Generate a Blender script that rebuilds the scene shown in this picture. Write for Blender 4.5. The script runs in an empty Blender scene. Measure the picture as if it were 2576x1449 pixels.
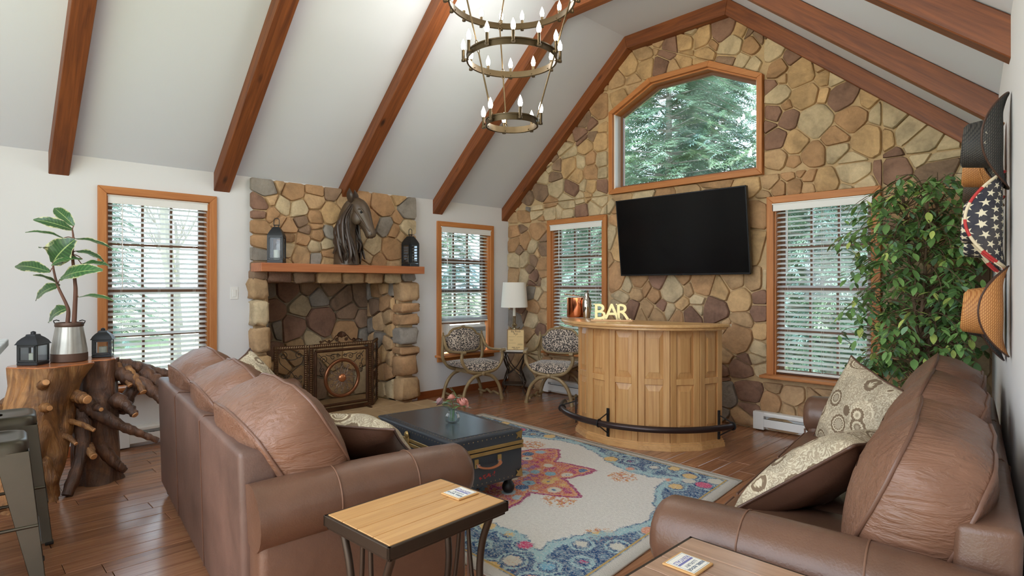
import bpy, bmesh, math, random
from math import pi, sin, cos, radians, sqrt, atan2
from mathutils import Vector, Matrix, noise

sc = bpy.context.scene
COL = sc.collection
RND = random.Random(7)

# ---------------------------------------------------------------- camera
cam_d = bpy.data.cameras.new('camera')
cam = bpy.data.objects.new('camera', cam_d)
COL.objects.link(cam)
cam.location = (5.75, -5.56, 1.36)
cam.rotation_euler = (pi / 2, 0, radians(45.614))
cam_d.lens = 20.655
cam_d.sensor_width = 36.0
cam_d.shift_y = -0.0033
cam_d.clip_start = 0.05
sc.camera = cam

# ---------------------------------------------------------------- world
wd = bpy.data.worlds.new('overcast_sky')
sc.world = wd
wd.use_nodes = True
_n = wd.node_tree.nodes
_l = wd.node_tree.links
_bg = _n['Background']
_tc = _n.new('ShaderNodeTexCoord')
_sx = _n.new('ShaderNodeSeparateXYZ')
_rp = _n.new('ShaderNodeValToRGB')
_l.new(_tc.outputs['Generated'], _sx.inputs[0])
_l.new(_sx.outputs['Z'], _rp.inputs[0])
_rp.color_ramp.elements[0].position = 0.0
_rp.color_ramp.elements[0].color = (0.86, 0.925, 1.0, 1)
_rp.color_ramp.elements[1].position = 0.8
_rp.color_ramp.elements[1].color = (0.79, 0.885, 1.0, 1)
_l.new(_rp.outputs[0], _bg.inputs['Color'])
_bg.inputs['Strength'].default_value = 1.0

# soft daylight sun through thin cloud
sun_d = bpy.data.lights.new('hazy_sun', 'SUN')
sun_d.energy = 2.2
sun_d.angle = radians(12)
sun_d.color = (1.0, 0.97, 0.93)
sun = bpy.data.objects.new('hazy_sun', sun_d)
COL.objects.link(sun)
sun.rotation_euler = (radians(17), 0, radians(-40))

# ---------------------------------------------------------------- exposure
vs = sc.view_settings
vs.view_transform = 'Standard'
vs.look = 'None'
vs.exposure = 2.4
vs.gamma = 1.0
vs.use_curve_mapping = False
sc.cycles.use_denoising = True
sc.cycles.max_bounces = 10
sc.cycles.diffuse_bounces = 6
sc.cycles.transparent_max_bounces = 24
sc.cycles.caustics_reflective = False
sc.cycles.caustics_refractive = False
sc.cycles.sample_clamp_indirect = 6.0

# ---------------------------------------------------------------- colour + materials
def lin(v):
    v /= 255.0
    return v / 12.92 if v <= 0.04045 else ((v + 0.055) / 1.055) ** 2.4

def rgb(r, g, b):
    return (lin(r), lin(g), lin(b), 1.0)

MATS = {}

def newmat(name):
    m = bpy.data.materials.new(name)
    m.use_nodes = True
    nt = m.node_tree
    p = nt.nodes['Principled BSDF']
    return m, nt, p

def _mix(nt, fac, a, b, mode='MIX'):
    x = nt.nodes.new('ShaderNodeMix')
    x.data_type = 'RGBA'
    x.blend_type = mode
    for sock, val in ((x.inputs[0], fac), (x.inputs[6], a), (x.inputs[7], b)):
        if isinstance(val, (tuple, float, int)):
            sock.default_value = val
        else:
            nt.links.new(val, sock)
    return x.outputs[2]

def _ramp(nt, fac, stops, interp='LINEAR'):
    r = nt.nodes.new('ShaderNodeValToRGB')
    r.color_ramp.interpolation = interp
    e = r.color_ramp.elements
    while len(e) < len(stops):
        e.new(0.5)
    for el, (pos, c) in zip(e, stops):
        el.position = pos
        el.color = c if len(c) == 4 else (*c, 1)
    nt.links.new(fac, r.inputs[0])
    return r.outputs[0]

def _math(nt, op, a, b=None, c=None):
    x = nt.nodes.new('ShaderNodeMath')
    x.operation = op
    for i, v in enumerate((a, b, c)):
        if v is None:
            continue
        if isinstance(v, (int, float)):
            x.inputs[i].default_value = v
        else:
            nt.links.new(v, x.inputs[i])
    return x.outputs[0]

def _coords(nt, scale=(1, 1, 1), rnd=False, kind='Object'):
    tc = nt.nodes.new('ShaderNodeTexCoord')
    mp = nt.nodes.new('ShaderNodeMapping')
    mp.inputs['Scale'].default_value = scale
    out = tc.outputs[kind]
    if rnd:
        oi = nt.nodes.new('ShaderNodeObjectInfo')
        va = nt.nodes.new('ShaderNodeVectorMath')
        va.operation = 'ADD'
        ml = nt.nodes.new('ShaderNodeMath')
        ml.operation = 'MULTIPLY'
        ml.inputs[1].default_value = 37.0
        nt.links.new(oi.outputs['Random'], ml.inputs[0])
        nt.links.new(out, va.inputs[0])
        nt.links.new(ml.outputs[0], va.inputs[1])
        out = va.outputs[0]
    nt.links.new(out, mp.inputs['Vector'])
    return mp.outputs[0]

def _noise(nt, vec, scale=5, detail=4, rough=0.55, dist=0.0):
    n = nt.nodes.new('ShaderNodeTexNoise')
    n.inputs['Scale'].default_value = scale
    n.inputs['Detail'].default_value = detail
    n.inputs['Roughness'].default_value = rough
    n.inputs['Distortion'].default_value = dist
    nt.links.new(vec, n.inputs['Vector'])
    return n.outputs[0]

def _bump(nt, p, h, strength=0.3, dist=0.01):
    b = nt.nodes.new('ShaderNodeBump')
    b.inputs['Strength'].default_value = strength
    b.inputs['Distance'].default_value = dist
    nt.links.new(h, b.inputs['Height'])
    nt.links.new(b.outputs[0], p.inputs['Normal'])

def _objrand(nt):
    oi = nt.nodes.new('ShaderNodeObjectInfo')
    return oi.outputs['Random']

def _hsv(nt, col, val_fac=None, hue=None, sat=None):
    h = nt.nodes.new('ShaderNodeHueSaturation')
    nt.links.new(col, h.inputs['Color'])
    if val_fac is not None:
        nt.links.new(val_fac, h.inputs['Value'])
    if hue is not None:
        nt.links.new(hue, h.inputs['Hue'])
    if sat is not None:
        h.inputs['Saturation'].default_value = sat
    return h.outputs[0]

def plain(name, col, rough=0.5, metal=0.0, bump=0.0, bscale=60, var=0.0, vscale=8, coat=0.0, spec=0.5, sheen=0.0):
    """plain surface with optional fine relief and tone variation"""
    if name in MATS:
        return MATS[name]
    m, nt, p = newmat(name)
    p.inputs['Base Color'].default_value = col
    p.inputs['Roughness'].default_value = rough
    p.inputs['Metallic'].default_value = metal
    p.inputs['Specular IOR Level'].default_value = spec
    p.inputs['Coat Weight'].default_value = coat
    p.inputs['Coat Roughness'].default_value = 0.12
    p.inputs['Sheen Weight'].default_value = sheen
    v = _coords(nt, rnd=True)
    if var > 0:
        nz = _noise(nt, v, vscale, 4)
        dark = tuple(c * (1 - var) for c in col[:3]) + (1,)
        lite = tuple(min(1, c * (1 + var)) for c in col[:3]) + (1,)
        nt.links.new(_ramp(nt, nz, [(0.3, dark), (0.7, lite)]), p.inputs['Base Color'])
    if bump > 0:
        _bump(nt, p, _noise(nt, v, bscale, 3), bump, 0.004)
    MATS[name] = m
    return m

def wood(name, c1, c2, axis=0, scale=1.0, rough=0.45, rnd=True, knots=0.0, ckn=None, coat=0.0, tone=0.25, bump=0.12):
    """grain stretched along one object axis"""
    if name in MATS:
        return MATS[name]
    m, nt, p = newmat(name)
    s = [14 * scale] * 3
    s[axis] = 0.9 * scale
    v = _coords(nt, tuple(s), rnd)
    n1 = _noise(nt, v, 1.6, 6, 0.6, 1.2)
    s2 = [60 * scale] * 3
    s2[axis] = 2.0 * scale
    v2 = _coords(nt, tuple(s2), rnd)
    n2 = _noise(nt, v2, 1.5, 3)
    col = _ramp(nt, n1, [(0.3, c1), (0.5, tuple((a + b) / 2 for a, b in zip(c1, c2))), (0.68, c2)])
    col = _mix(nt, 0.25, col, _ramp(nt, n2, [(0.35, c1), (0.65, c2)]))
    if knots > 0:
        s3 = [3.2 * scale] * 3
        s3[axis] = 1.3 * scale
        v3 = _coords(nt, tuple(s3), rnd)
        vo = nt.nodes.new('ShaderNodeTexVoronoi')
        vo.inputs['Scale'].default_value = 1.5
        nt.links.new(v3, vo.inputs['Vector'])
        k = _ramp(nt, vo.outputs['Distance'], [(0.0, (1, 1, 1)), (0.05 * knots, (0.9, 0.9, 0.9)), (0.13 * knots, (0.0, 0.0, 0.0))])
        col = _mix(nt, k, col, ckn or tuple(c * 0.3 for c in c1[:3]) + (1,))
    if tone > 0:
        r = _objrand(nt)
        col = _hsv(nt, col, _math(nt, 'MULTIPLY_ADD', r, tone, 1 - tone / 2))
    nt.links.new(col, p.inputs['Base Color'])
    p.inputs['Roughness'].default_value = rough
    p.inputs['Coat Weight'].default_value = coat
    p.inputs['Coat Roughness'].default_value = 0.15
    if bump:
        _bump(nt, p, n2, bump, 0.003)
    MATS[name] = m
    return m

def glass_mat(name, tint=(0.97, 0.99, 1.0, 1), refl=1.0):
    """thin clear pane: lets light through, mirrors at grazing angles"""
    if name in MATS:
        return MATS[name]
    m = bpy.data.materials.new(name)
    m.use_nodes = True
    nt = m.node_tree
    nt.nodes.clear()
    o = nt.nodes.new('ShaderNodeOutputMaterial')
    t = nt.nodes.new('ShaderNodeBsdfTransparent')
    t.inputs[0].default_value = tint
    g = nt.nodes.new('ShaderNodeBsdfGlossy')
    g.inputs['Roughness'].default_value = 0.01
    fr = nt.nodes.new('ShaderNodeFresnel')
    fr.inputs['IOR'].default_value = 1.45
    f2 = _math(nt, 'MULTIPLY', fr.outputs[0], refl)
    mx = nt.nodes.new('ShaderNodeMixShader')
    nt.links.new(f2, mx.inputs[0])
    nt.links.new(t.outputs[0], mx.inputs[1])
    nt.links.new(g.outputs[0], mx.inputs[2])
    nt.links.new(mx.outputs[0], o.inputs[0])
    MATS[name] = m
    return m

# ---------------------------------------------------------------- mesh builder
class MB:
    def __init__(s):
        s.v = []
        s.f = []
        s.mi = []
        s.cur = 0

    def add(s, vs_, fs_, M=None):
        o = len(s.v)
        for p in vs_:
            p = Vector(p)
            s.v.append(M @ p if M is not None else p)
        for f in fs_:
            s.f.append([i + o for i in f])
            s.mi.append(s.cur)
        return s

    def box(s, c, d, M=None, taper=None):
        x, y, z = (k / 2 for k in d)
        t = taper or (1, 1)
        vs_ = [(c[0] + sx * x * (t[0] if sz > 0 else 1), c[1] + sy * y * (t[1] if sz > 0 else 1), c[2] + sz * z)
               for sz in (-1, 1) for sy in (-1, 1) for sx in (-1, 1)]
        fs_ = [(0, 2, 3, 1), (4, 5, 7, 6), (0, 1, 5, 4), (2, 6, 7, 3), (0, 4, 6, 2), (1, 3, 7, 5)]
        return s.add(vs_, fs_, M)

    def beam(s, p0, p1, w, h, up=(0, 0, 1)):
        """box along p0-p1, w sideways, h along up"""
        p0, p1 = Vector(p0), Vector(p1)
        d = (p1 - p0).normalized()
        u = Vector(up)
        sd = d.cross(u)
        if sd.length < 1e-5:
            sd = d.cross(Vector((1, 0, 0)))
        sd.normalize()
        u = sd.cross(d).normalized()
        vs_ = []
        for p in (p0, p1):
            for a, b in ((-1, -1), (1, -1), (1, 1), (-1, 1)):
                vs_.append(p + sd * (a * w / 2) + u * (b * h / 2))
        return s.add(vs_, [(0, 3, 2, 1), (4, 5, 6, 7), (0, 1, 5, 4), (1, 2, 6, 5), (2, 3, 7, 6), (3, 0, 4, 7)])

    def tube(s, path, r, n=8, closed=False, flat=1.0, cap=True, up=None):
        pts = [Vector(p) for p in path]
        k = len(pts)
        rs = r if isinstance(r, (list, tuple)) else [r] * k
        tang = []
        for i in range(k):
            if closed:
                t = pts[(i + 1) % k] - pts[i - 1]
            else:
                t = pts[min(i + 1, k - 1)] - pts[max(i - 1, 0)]
            tang.append(t.normalized() if t.length > 1e-9 else Vector((0, 0, 1)))
        if up is not None:
            nrm = Vector(up)
        else:
            nrm = tang[0].orthogonal()
        frames = []
        for t in tang:
            if up is not None:
                nn = Vector(up) - t * Vector(up).dot(t)
            else:
                nn = nrm - t * nrm.dot(t)
            if nn.length < 1e-6:
                nn = t.orthogonal()
            nn.normalize()
            nrm = nn
            frames.append((nn, t.cross(nn)))
        vs_ = []
        for p, (a, b), rr in zip(pts, frames, rs):
            for j in range(n):
                th = 2 * pi * j / n
                vs_.append(p + a * (cos(th) * rr * flat) + b * (sin(th) * rr))
        fs_ = []
        lim = k if closed else k - 1
        for i in range(lim):
            i2 = (i + 1) % k
            for j in range(n):
                j2 = (j + 1) % n
                fs_.append((i * n + j, i * n + j2, i2 * n + j2, i2 * n + j))
        if cap and not closed:
            fs_.append(tuple(reversed(range(n))))
            fs_.append(tuple(range((k - 1) * n, k * n)))
        return s.add(vs_, fs_)

    def cyl(s, p0, p1, r0, r1=None, n=16):
        return s.tube([p0, p1], [r0, r0 if r1 is None else r1], n)

    def lathe(s, prof, n=24, M=None, closed=False, ang=2 * pi, sq=None):
        """profile of (radius, z); sq=(sides) makes a polygon lathe"""
        k = len(prof)
        vs_ = []
        for r, z in prof:
            for j in range(n):
                th = ang * j / n + (pi / n if sq else 0)
                vs_.append((r * cos(th), r * sin(th), z))
        fs_ = []
        for i in range(k - 1):
            for j in range(n):
                j2 = (j + 1) % n
                fs_.append((i * n + j, i * n + j2, (i + 1) * n + j2, (i + 1) * n + j))
        if closed:
            for j in range(n):
                j2 = (j + 1) % n
                fs_.append(((k - 1) * n + j, (k - 1) * n + j2, j2, j))
        else:
            if prof[0][0] > 1e-6:
                fs_.append(tuple(reversed(range(n))))
            if prof[-1][0] > 1e-6:
                fs_.append(tuple(range((k - 1) * n, k * n)))
        return s.add(vs_, fs_, M)

    def sphere(s, c, r, n=12, m=8, M=None):
        c = Vector(c)
        rr = r if isinstance(r, (tuple, list)) else (r, r, r)
        vs_ = [c + Vector((0, 0, -rr[2]))]
        for i in range(1, m):
            ph = -pi / 2 + pi * i / m
            for j in range(n):
                th = 2 * pi * j / n
                vs_.append(c + Vector((cos(ph) * cos(th) * rr[0], cos(ph) * sin(th) * rr[1], sin(ph) * rr[2])))
        vs_.append(c + Vector((0, 0, rr[2])))
        fs_ = []
        for j in range(n):
            fs_.append((0, 1 + (j + 1) % n, 1 + j))
        for i in range(m - 2):
            for j in range(n):
                a = 1 + i * n
                fs_.append((a + j, a + (j + 1) % n, a + n + (j + 1) % n, a + n + j))
        top = len(vs_) - 1
        a = 1 + (m - 2) * n
        for j in range(n):
            fs_.append((a + j, a + (j + 1) % n, top))
        return s.add(vs_, fs_, M)

    def prism(s, poly, z0, z1, M=None):
        n = len(poly)
        vs_ = [(p[0], p[1], z0) for p in poly] + [(p[0], p[1], z1) for p in poly]
        fs_ = [tuple(reversed(range(n))), tuple(range(n, 2 * n))]
        for i in range(n):
            j = (i + 1) % n
            fs_.append((i, j, n + j, n + i))
        return s.add(vs_, fs_, M)

    def grid(s, fn, nu, nv, M=None, wrapu=False, wrapv=False):
        vs_ = []
        for j in range(nv + (0 if wrapv else 1)):
            for i in range(nu + (0 if wrapu else 1)):
                vs_.append(fn(i / nu, j / nv))
        w = nu + (0 if wrapu else 1)
        h = nv + (0 if wrapv else 1)
        fs_ = []
        for j in range(nv):
            for i in range(nu):
                i2 = (i + 1) % w
                j2 = (j + 1) % h
                fs_.append((j * w + i, j * w + i2, j2 * w + i2, j2 * w + i))
        return s.add(vs_, fs_, M)

    def mesh(s, name, mats, smooth=40, bevel=0, bseg=2):
        me = bpy.data.meshes.new(name)
        me.from_pydata([tuple(v) for v in s.v], [], s.f)
        if not isinstance(mats, (list, tuple)):
            mats = [mats]
        for m in mats:
            me.materials.append(m)
        if len(mats) > 1:
            me.polygons.foreach_set('material_index', s.mi)
        bm = bmesh.new()
        bm.from_mesh(me)
        bmesh.ops.recalc_face_normals(bm, faces=bm.faces)
        if bevel:
            ed = [e for e in bm.edges if len(e.link_faces) == 2 and e.calc_face_angle(0) > radians(30)]
            bmesh.ops.bevel(bm, geom=ed, offset=bevel, segments=bseg, profile=0.5, affect='EDGES', clamp_overlap=True)
        bm.to_mesh(me)
        bm.free()
        if smooth:
            me.polygons.foreach_set('use_smooth', [True] * len(me.polygons))
            me.set_sharp_from_angle(angle=radians(smooth))
        me.update()
        return me

    def build(s, name, mats, parent=None, smooth=40, bevel=0, bseg=2, loc=None):
        me = s.mesh(name, mats, smooth, bevel, bseg)
        return put(name, me, parent, loc)

def put(name, me, parent=None, loc=None, rot=None, label=None):
    o = bpy.data.objects.new(name, me)
    COL.objects.link(o)
    if parent is not None:
        o.parent = parent
    if loc is not None:
        o.location = loc
    if rot is not None:
        o.rotation_euler = rot
    if label:
        o['label'] = label
    return o

def thing(name, label, cat, loc=(0, 0, 0), rz=0.0, group=None, rot=None):
    o = bpy.data.objects.new(name, None)
    o.empty_display_size = 0.1
    COL.objects.link(o)
    o.location = loc
    o.rotation_euler = rot if rot is not None else (0, 0, rz)
    o['label'] = label
    o['category'] = cat
    if group:
        o['group'] = group
    return o

def struct(o):
    o['kind'] = 'structure'
    return o

def copy_tree(o, parent=None):
    c = o.copy()
    COL.objects.link(c)
    if parent is not None:
        c.parent = parent
    for ch in list(o.children):
        copy_tree(ch, c)
    return c

def text_mesh(txt, size, depth, name='lettering', align='CENTER', spacing=1.0, bold=0.0):
    cu = bpy.data.curves.new('t', 'FONT')
    cu.body = txt
    cu.size = size
    cu.extrude = depth / 2
    cu.align_x = align
    cu.align_y = 'CENTER'
    cu.space_character = spacing
    cu.offset = bold
    cu.resolution_u = 3
    ob = bpy.data.objects.new('t', cu)
    COL.objects.link(ob)
    dg = bpy.context.evaluated_depsgraph_get()
    me = bpy.data.meshes.new_from_object(ob.evaluated_get(dg))
    me.name = name
    bpy.data.objects.remove(ob)
    return me

def arc(cx, cy, r, a0, a1, n, z=None):
    out = []
    for i in range(n + 1):
        a = a0 + (a1 - a0) * i / n
        p = (cx + r * cos(a), cy + r * sin(a))
        out.append(p if z is None else (p[0], p[1], z))
    return out

def bez(p, n=12):
    """Catmull-Rom through points"""
    P = [Vector(q) for q in p]
    P = [2 * P[0] - P[1]] + P + [2 * P[-1] - P[-2]]
    out = []
    for i in range(1, len(P) - 2):
        a, b, c, d = P[i - 1], P[i], P[i + 1], P[i + 2]
        for k in range(n):
            t = k / n
            out.append(0.5 * ((2 * b) + (-a + c) * t + (2 * a - 5 * b + 4 * c - d) * t * t + (-a + 3 * b - 3 * c + d) * t ** 3))
    out.append(P[-2])
    return out
WALL_SEEDS = "339,367,8g 353,354,11b 336,344,8b 347,339,4g 358,336,9r 370,343,6p 363,325,5t 379,325,12y 354,321,5p 360,312,9b 383,305,12y 397,316,5y 396,302,6y 394,328,4t 408,315,5b 413,297,11p 432,291,6y 424,290,3b 420,277,11r 391,281,14b 355,294,7p 351,286,4p 367,300,3r 369,287,8p 358,271,8p 375,265,10y 407,264,9r 436,255,15y 446,274,12b 461,258,8b 472,245,12b 482,239,10b 390,251,10r 408,251,8b 422,235,14b 428,225,7b 358,251,8t 373,246,5r 369,236,6r 378,238,5r 352,233,8t 360,225,7r 373,225,7r 386,232,5r 385,223,4t 401,227,10y 416,221,2b 447,234,12p 483,225,10g 495,220,4b 455,201,12t 446,190,4g 339,207,10r 335,230,8y 346,218,6t 473,190,9r 490,204,9t 306,387,11p 323,381,7y 331,377,3g 336,365,9r 314,370,11b 295,377,4r 284,386,9y 271,397,5b 266,387,8y 264,371,7y 245,385,9p 236,371,8p 252,365,5t 216,391,9t 232,394,4t 197,380,9y 217,373,9y 286,368,9y 310,358,6g 326,351,6b 337,345,4b 344,351,2b 179,365,10t 201,360,10t 159,342,13r 181,349,12y 132,330,6g 127,315,10p 144,324,7p 143,313,6g 159,327,3g 159,303,11y 161,319,7y 134,302,9y 108,301,10b 159,305,9y 112,311,4t 108,299,8b 109,283,10y 126,284,5b 141,285,6r 142,270,8r 160,282,9b 161,268,6b 87,283,5g 84,272,7g 67,273,5b 77,282,2b 121,267,7y 62,254,9g 86,257,9b 114,253,8p 132,254,4b 140,252,6y 136,243,3y 160,250,7p 38,245,6g 32,236,5s 77,238,7r 53,233,9b 105,236,10b 105,224,9b 126,241,5b 154,236,9b 148,227,8b 79,226,8b 128,224,7p 31,226,8r 59,217,6r 167,220,5b 12,221,5t 174,215,5r 35,235,5s 53,230,9b 78,226,9b 96,226,6b 31,226,10r 11,209,10r 56,207,13r 25,214,3g 13,191,8r 33,193,7r 22,183,4g 66,195,5g 66,182,9g 48,185,7b 47,168,5g 14,168,8b 32,169,7b 56,178,4t 66,161,9r 66,152,6r 41,156,4g 12,149,8t 31,146,7b 49,145,7p 46,139,5p 70,136,8b 58,139,2g 45,127,7s 57,124,7b 68,116,9t 48,106,8r 23,104,7p 67,94,8t 18,90,8s 44,89,11b 32,94,3g 62,77,9p 41,73,7t 74,78,4b 53,60,10b 74,65,6r 73,43,7r 57,46,7b 18,33,8t 6,40,5g 51,29,7t 37,16,7s 11,3,8g 88,44,6t 66,10,10t 179,141,8r 193,134,5b 187,121,6b 184,113,4b 208,140,7r 206,126,6t 219,130,4r 234,139,7p 228,124,7r 238,113,5p 201,110,7p 219,111,6t 211,106,3t 250,130,13b 269,131,5t 261,117,6y 247,110,5b 232,104,5t 256,104,3r 279,120,5b 279,114,3b 283,136,10r 262,140,5r 271,106,6p 298,112,11p 304,129,8y 317,138,7t 323,121,11y 338,138,7t 343,123,7p 343,111,7p 348,138,4b 325,102,7t 309,92,5t 320,84,14r 346,90,7y 343,73,10b 349,83,4y 308,92,4t 307,66,5t 324,54,9p 304,50,4p 342,69,9b 345,60,5b 328,63,4p 309,27,10s 332,34,12p 332,21,6p 352,27,8r 356,42,5t 373,36,10t 390,37,5t 324,8,7t 305,8,4s 370,23,3t 383,24,6r 395,44,4t 314,1,3g"
FIRE_SEEDS = "-330,229,8s -305,229,8r -280,230,5r -281,221,7t -262,231,4g -317,234,3t -337,213,7p -337,205,4p -327,219,3t -313,213,6b -298,211,7b -323,203,5r -318,198,4r -308,192,7r -308,184,5r -295,199,6g -291,191,5g -280,204,7r -280,197,4r -263,210,10y -336,189,7r -336,179,7r -278,186,6r -265,190,5s -293,182,6r -281,175,6b -269,178,5b -308,170,6b -339,164,6s -339,153,6g -296,165,9t -280,164,4s -266,168,4r -267,160,4y -201,225,13r -170,222,9s -227,229,4r -198,203,8s -186,197,6r -182,211,4r -170,202,7b -189,176,11r -213,209,4r -216,178,9b -222,169,5b -225,185,4b -206,163,5r -178,192,3t -167,184,4t -249,223,4t -253,196,6y -245,177,6t"
RECESS_SEEDS = "-301,128,7s -281,129,11p -256,133,6g -266,112,10b -297,109,12p -243,119,10s -227,131,10g -216,117,12g -209,104,12g -241,95,16p -273,88,13p -292,87,6s -302,84,6p -210,82,14r -187,94,11g -183,78,7s -187,121,11g -254,75,9b -268,71,7t -298,64,7p -279,53,7t -287,47,11t -230,54,15y -202,52,13y -243,43,10g -272,30,11t -293,33,9t -250,19,11g -216,19,14t"

# ---------------------------------------------------------------- shared materials
m_wall = plain('white_wall_paint', rgb(220, 220, 220), 0.75, bump=0.05, bscale=120)
m_ceil = plain('white_ceiling_paint', rgb(218, 224, 234), 0.8, bump=0.04, bscale=120)
m_beam = wood('stained_beam_wood', rgb(88, 44, 22), rgb(144, 82, 40), 0, 0.9, 0.5, knots=0.9, tone=0.2, coat=0.0)
m_trim = wood('orange_trim_wood', rgb(172, 104, 52), rgb(200, 134, 76), 0, 1.0, 0.55, tone=0.15, coat=0.0)
m_trimz = wood('orange_trim_wood_upright', rgb(172, 104, 52), rgb(200, 134, 76), 2, 1.0, 0.55, tone=0.15, coat=0.0)
m_sash = plain('brown_sash_paint', rgb(118, 82, 58), 0.45)
m_whitem = plain('white_enamel', rgb(232, 232, 228), 0.4)
m_slat, _nt2, _p2 = newmat('white_pvc_slat')
_p2.inputs['Base Color'].default_value = rgb(246, 246, 246)
_p2.inputs['Roughness'].default_value = 0.35
_tr2 = _nt2.nodes.new('ShaderNodeBsdfTranslucent')
_tr2.inputs[0].default_value = rgb(246, 248, 252)
_mx2 = _nt2.nodes.new('ShaderNodeMixShader')
_mx2.inputs[0].default_value = 0.7
_nt2.links.new(_p2.outputs[0], _mx2.inputs[1])
_nt2.links.new(_tr2.outputs[0], _mx2.inputs[2])
_nt2.links.new(_mx2.outputs[0], _nt2.nodes['Material Output'].inputs[0])
m_black = plain('black_iron', rgb(34, 33, 34), 0.45, 0.3)
m_bronze = plain('dark_bronze_iron', rgb(62, 50, 40), 0.42, 0.6)
m_pane = glass_mat('window_glass', (0.88, 0.955, 1.0, 1))

# ---------------------------------------------------------------- polygon tools
def parea(p):
    return 0.5 * sum(p[i][0] * p[(i + 1) % len(p)][1] - p[(i + 1) % len(p)][0] * p[i][1] for i in range(len(p)))

def clip(poly, nx, ny, d):
    out = []
    n = len(poly)
    for i in range(n):
        a, b = poly[i], poly[(i + 1) % n]
        da = nx * a[0] + ny * a[1] - d
        db = nx * b[0] + ny * b[1] - d
        if da <= 0:
            out.append(a)
        if (da < 0 < db) or (db < 0 < da):
            t = da / (da - db)
            out.append((a[0] + (b[0] - a[0]) * t, a[1] + (b[1] - a[1]) * t))
    return out

def subtract(polys, hole):
    """convex pieces minus a convex counter-clockwise hole"""
    res = []
    n = len(hole)
    for p in polys:
        rem = p
        for i in range(n):
            a, b = hole[i], hole[(i + 1) % n]
            nx, ny = (b[1] - a[1]), -(b[0] - a[0])
            L = sqrt(nx * nx + ny * ny)
            nx /= L
            ny /= L
            d = nx * a[0] + ny * a[1]
            o = clip(rem, -nx, -ny, -d)
            if len(o) > 2 and abs(parea(o)) > 1e-4:
                res.append(o)
            rem = clip(rem, nx, ny, d)
            if len(rem) < 3:
                break
    return res

def rect(x0, z0, x1, z1):
    return [(x0, z0), (x1, z0), (x1, z1), (x0, z1)]

# frames: (u, z, w) -> world, w is towards the room
def fr_back(u, z, w):
    return Vector((u, -w, z))

def fr_left(u, z, w):
    return Vector((w, u, z))

# ---------------------------------------------------------------- room outline
GABLE = [(0, 0), (5.14, 0), (5.14, 2.43), (3.152, 4.115), (1.972, 4.105), (0, 2.387)]
GC = 2.585
def gwin(hw, hf, z0, zs, zt):
    return [(GC - hw, z0), (GC + hw, z0), (GC + hw, zs), (GC + hf, zt), (GC - hf, zt), (GC - hw, zs)]
G_OUT = gwin(0.877, 0.352, 2.393, 3.335, 3.598)
G_IN = gwin(0.825, 0.328, 2.447, 3.305, 3.543)
W3_IN, W3_OUT = rect(0.812, 0.53, 1.606, 2.108), rect(0.748, 0.45, 1.669, 2.165)
W4_IN, W4_OUT = rect(3.566, 0.53, 4.362, 2.108), rect(3.499, 0.45, 4.428, 2.168)
W1_IN, W1_OUT = rect(-4.572, 0.52, -3.79, 2.105), rect(-4.632, 0.44, -3.737, 2.165)
W2_IN, W2_OUT = rect(-1.158, 0.50, -0.352, 2.075), rect(-1.218, 0.42, -0.286, 2.135)
FIRE_OPEN = rect(-3.295, 0.0, -1.80, 1.385)
WD = -0.1346           # the right wall leans away from square by this much per metre
Y_REAR = -6.5

def xs(y, x):          # x shifted along the right wall
    return x + WD * y

def wall_obj(name, pieces, fr, w0, w1, mat):
    mb = MB()
    for p in pieces:
        n = len(p)
        vs_ = [fr(a, b, w0) for a, b in p] + [fr(a, b, w1) for a, b in p]
        fs_ = [tuple(range(n)), tuple(range(n, 2 * n))] + [(i, (i + 1) % n, n + (i + 1) % n, n + i) for i in range(n)]
        mb.add(vs_, fs_)
    return struct(mb.build(name, mat, smooth=0))

m_mortar = plain('sandy_mortar', rgb(194, 166, 126), 0.9, bump=0.5, bscale=90, var=0.1, vscale=20)
pcs = [GABLE]
for h in (W3_IN, W4_IN, G_IN):
    pcs = subtract(pcs, h)
wall_back = wall_obj('wall_back', pcs, fr_back, -0.14, 0.0, m_mortar)
pcs = [rect(Y_REAR, 0, 0.14, 2.39)]
for h in (W1_IN, W2_IN, FIRE_OPEN):
    pcs = subtract(pcs, h)
wall_left = wall_obj('wall_left', pcs, fr_left, -0.14, 0.0, m_wall)

mb = MB()
yr0, yr1 = 0.14, Y_REAR
prof = [(5.13, 0), (5.25, 0), (5.25, 2.43), (5.13, 2.43)]
vs_ = [(xs(y, a), y, z) for y in (yr0, yr1) for a, z in prof]
mb.add(vs_, [(0, 1, 2, 3), (4, 5, 6, 7), (0, 1, 5, 4), (1, 2, 6, 5), (2, 3, 7, 6), (3, 0, 4, 7)])
wall_right = struct(mb.build('wall_right', m_wall, smooth=0))

# unseen piece of rear wall, kitchen side, added to shade the left wall
mb = MB()
_rp2 = [(-0.14, 0), (1.5, 0), (1.5, 3.68), (0.75, 3.03), (0, 2.38), (-0.14, 2.38)]
mb.add([(a, Y_REAR, z) for a, z in _rp2] + [(a, Y_REAR - 0.12, z) for a, z in _rp2],
       [tuple(range(6)), tuple(range(6, 12))] + [(i, (i + 1) % 6, 6 + (i + 1) % 6, 6 + i) for i in range(6)])
struct(mb.build('wall_rear_added', m_wall, smooth=0))

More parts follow.
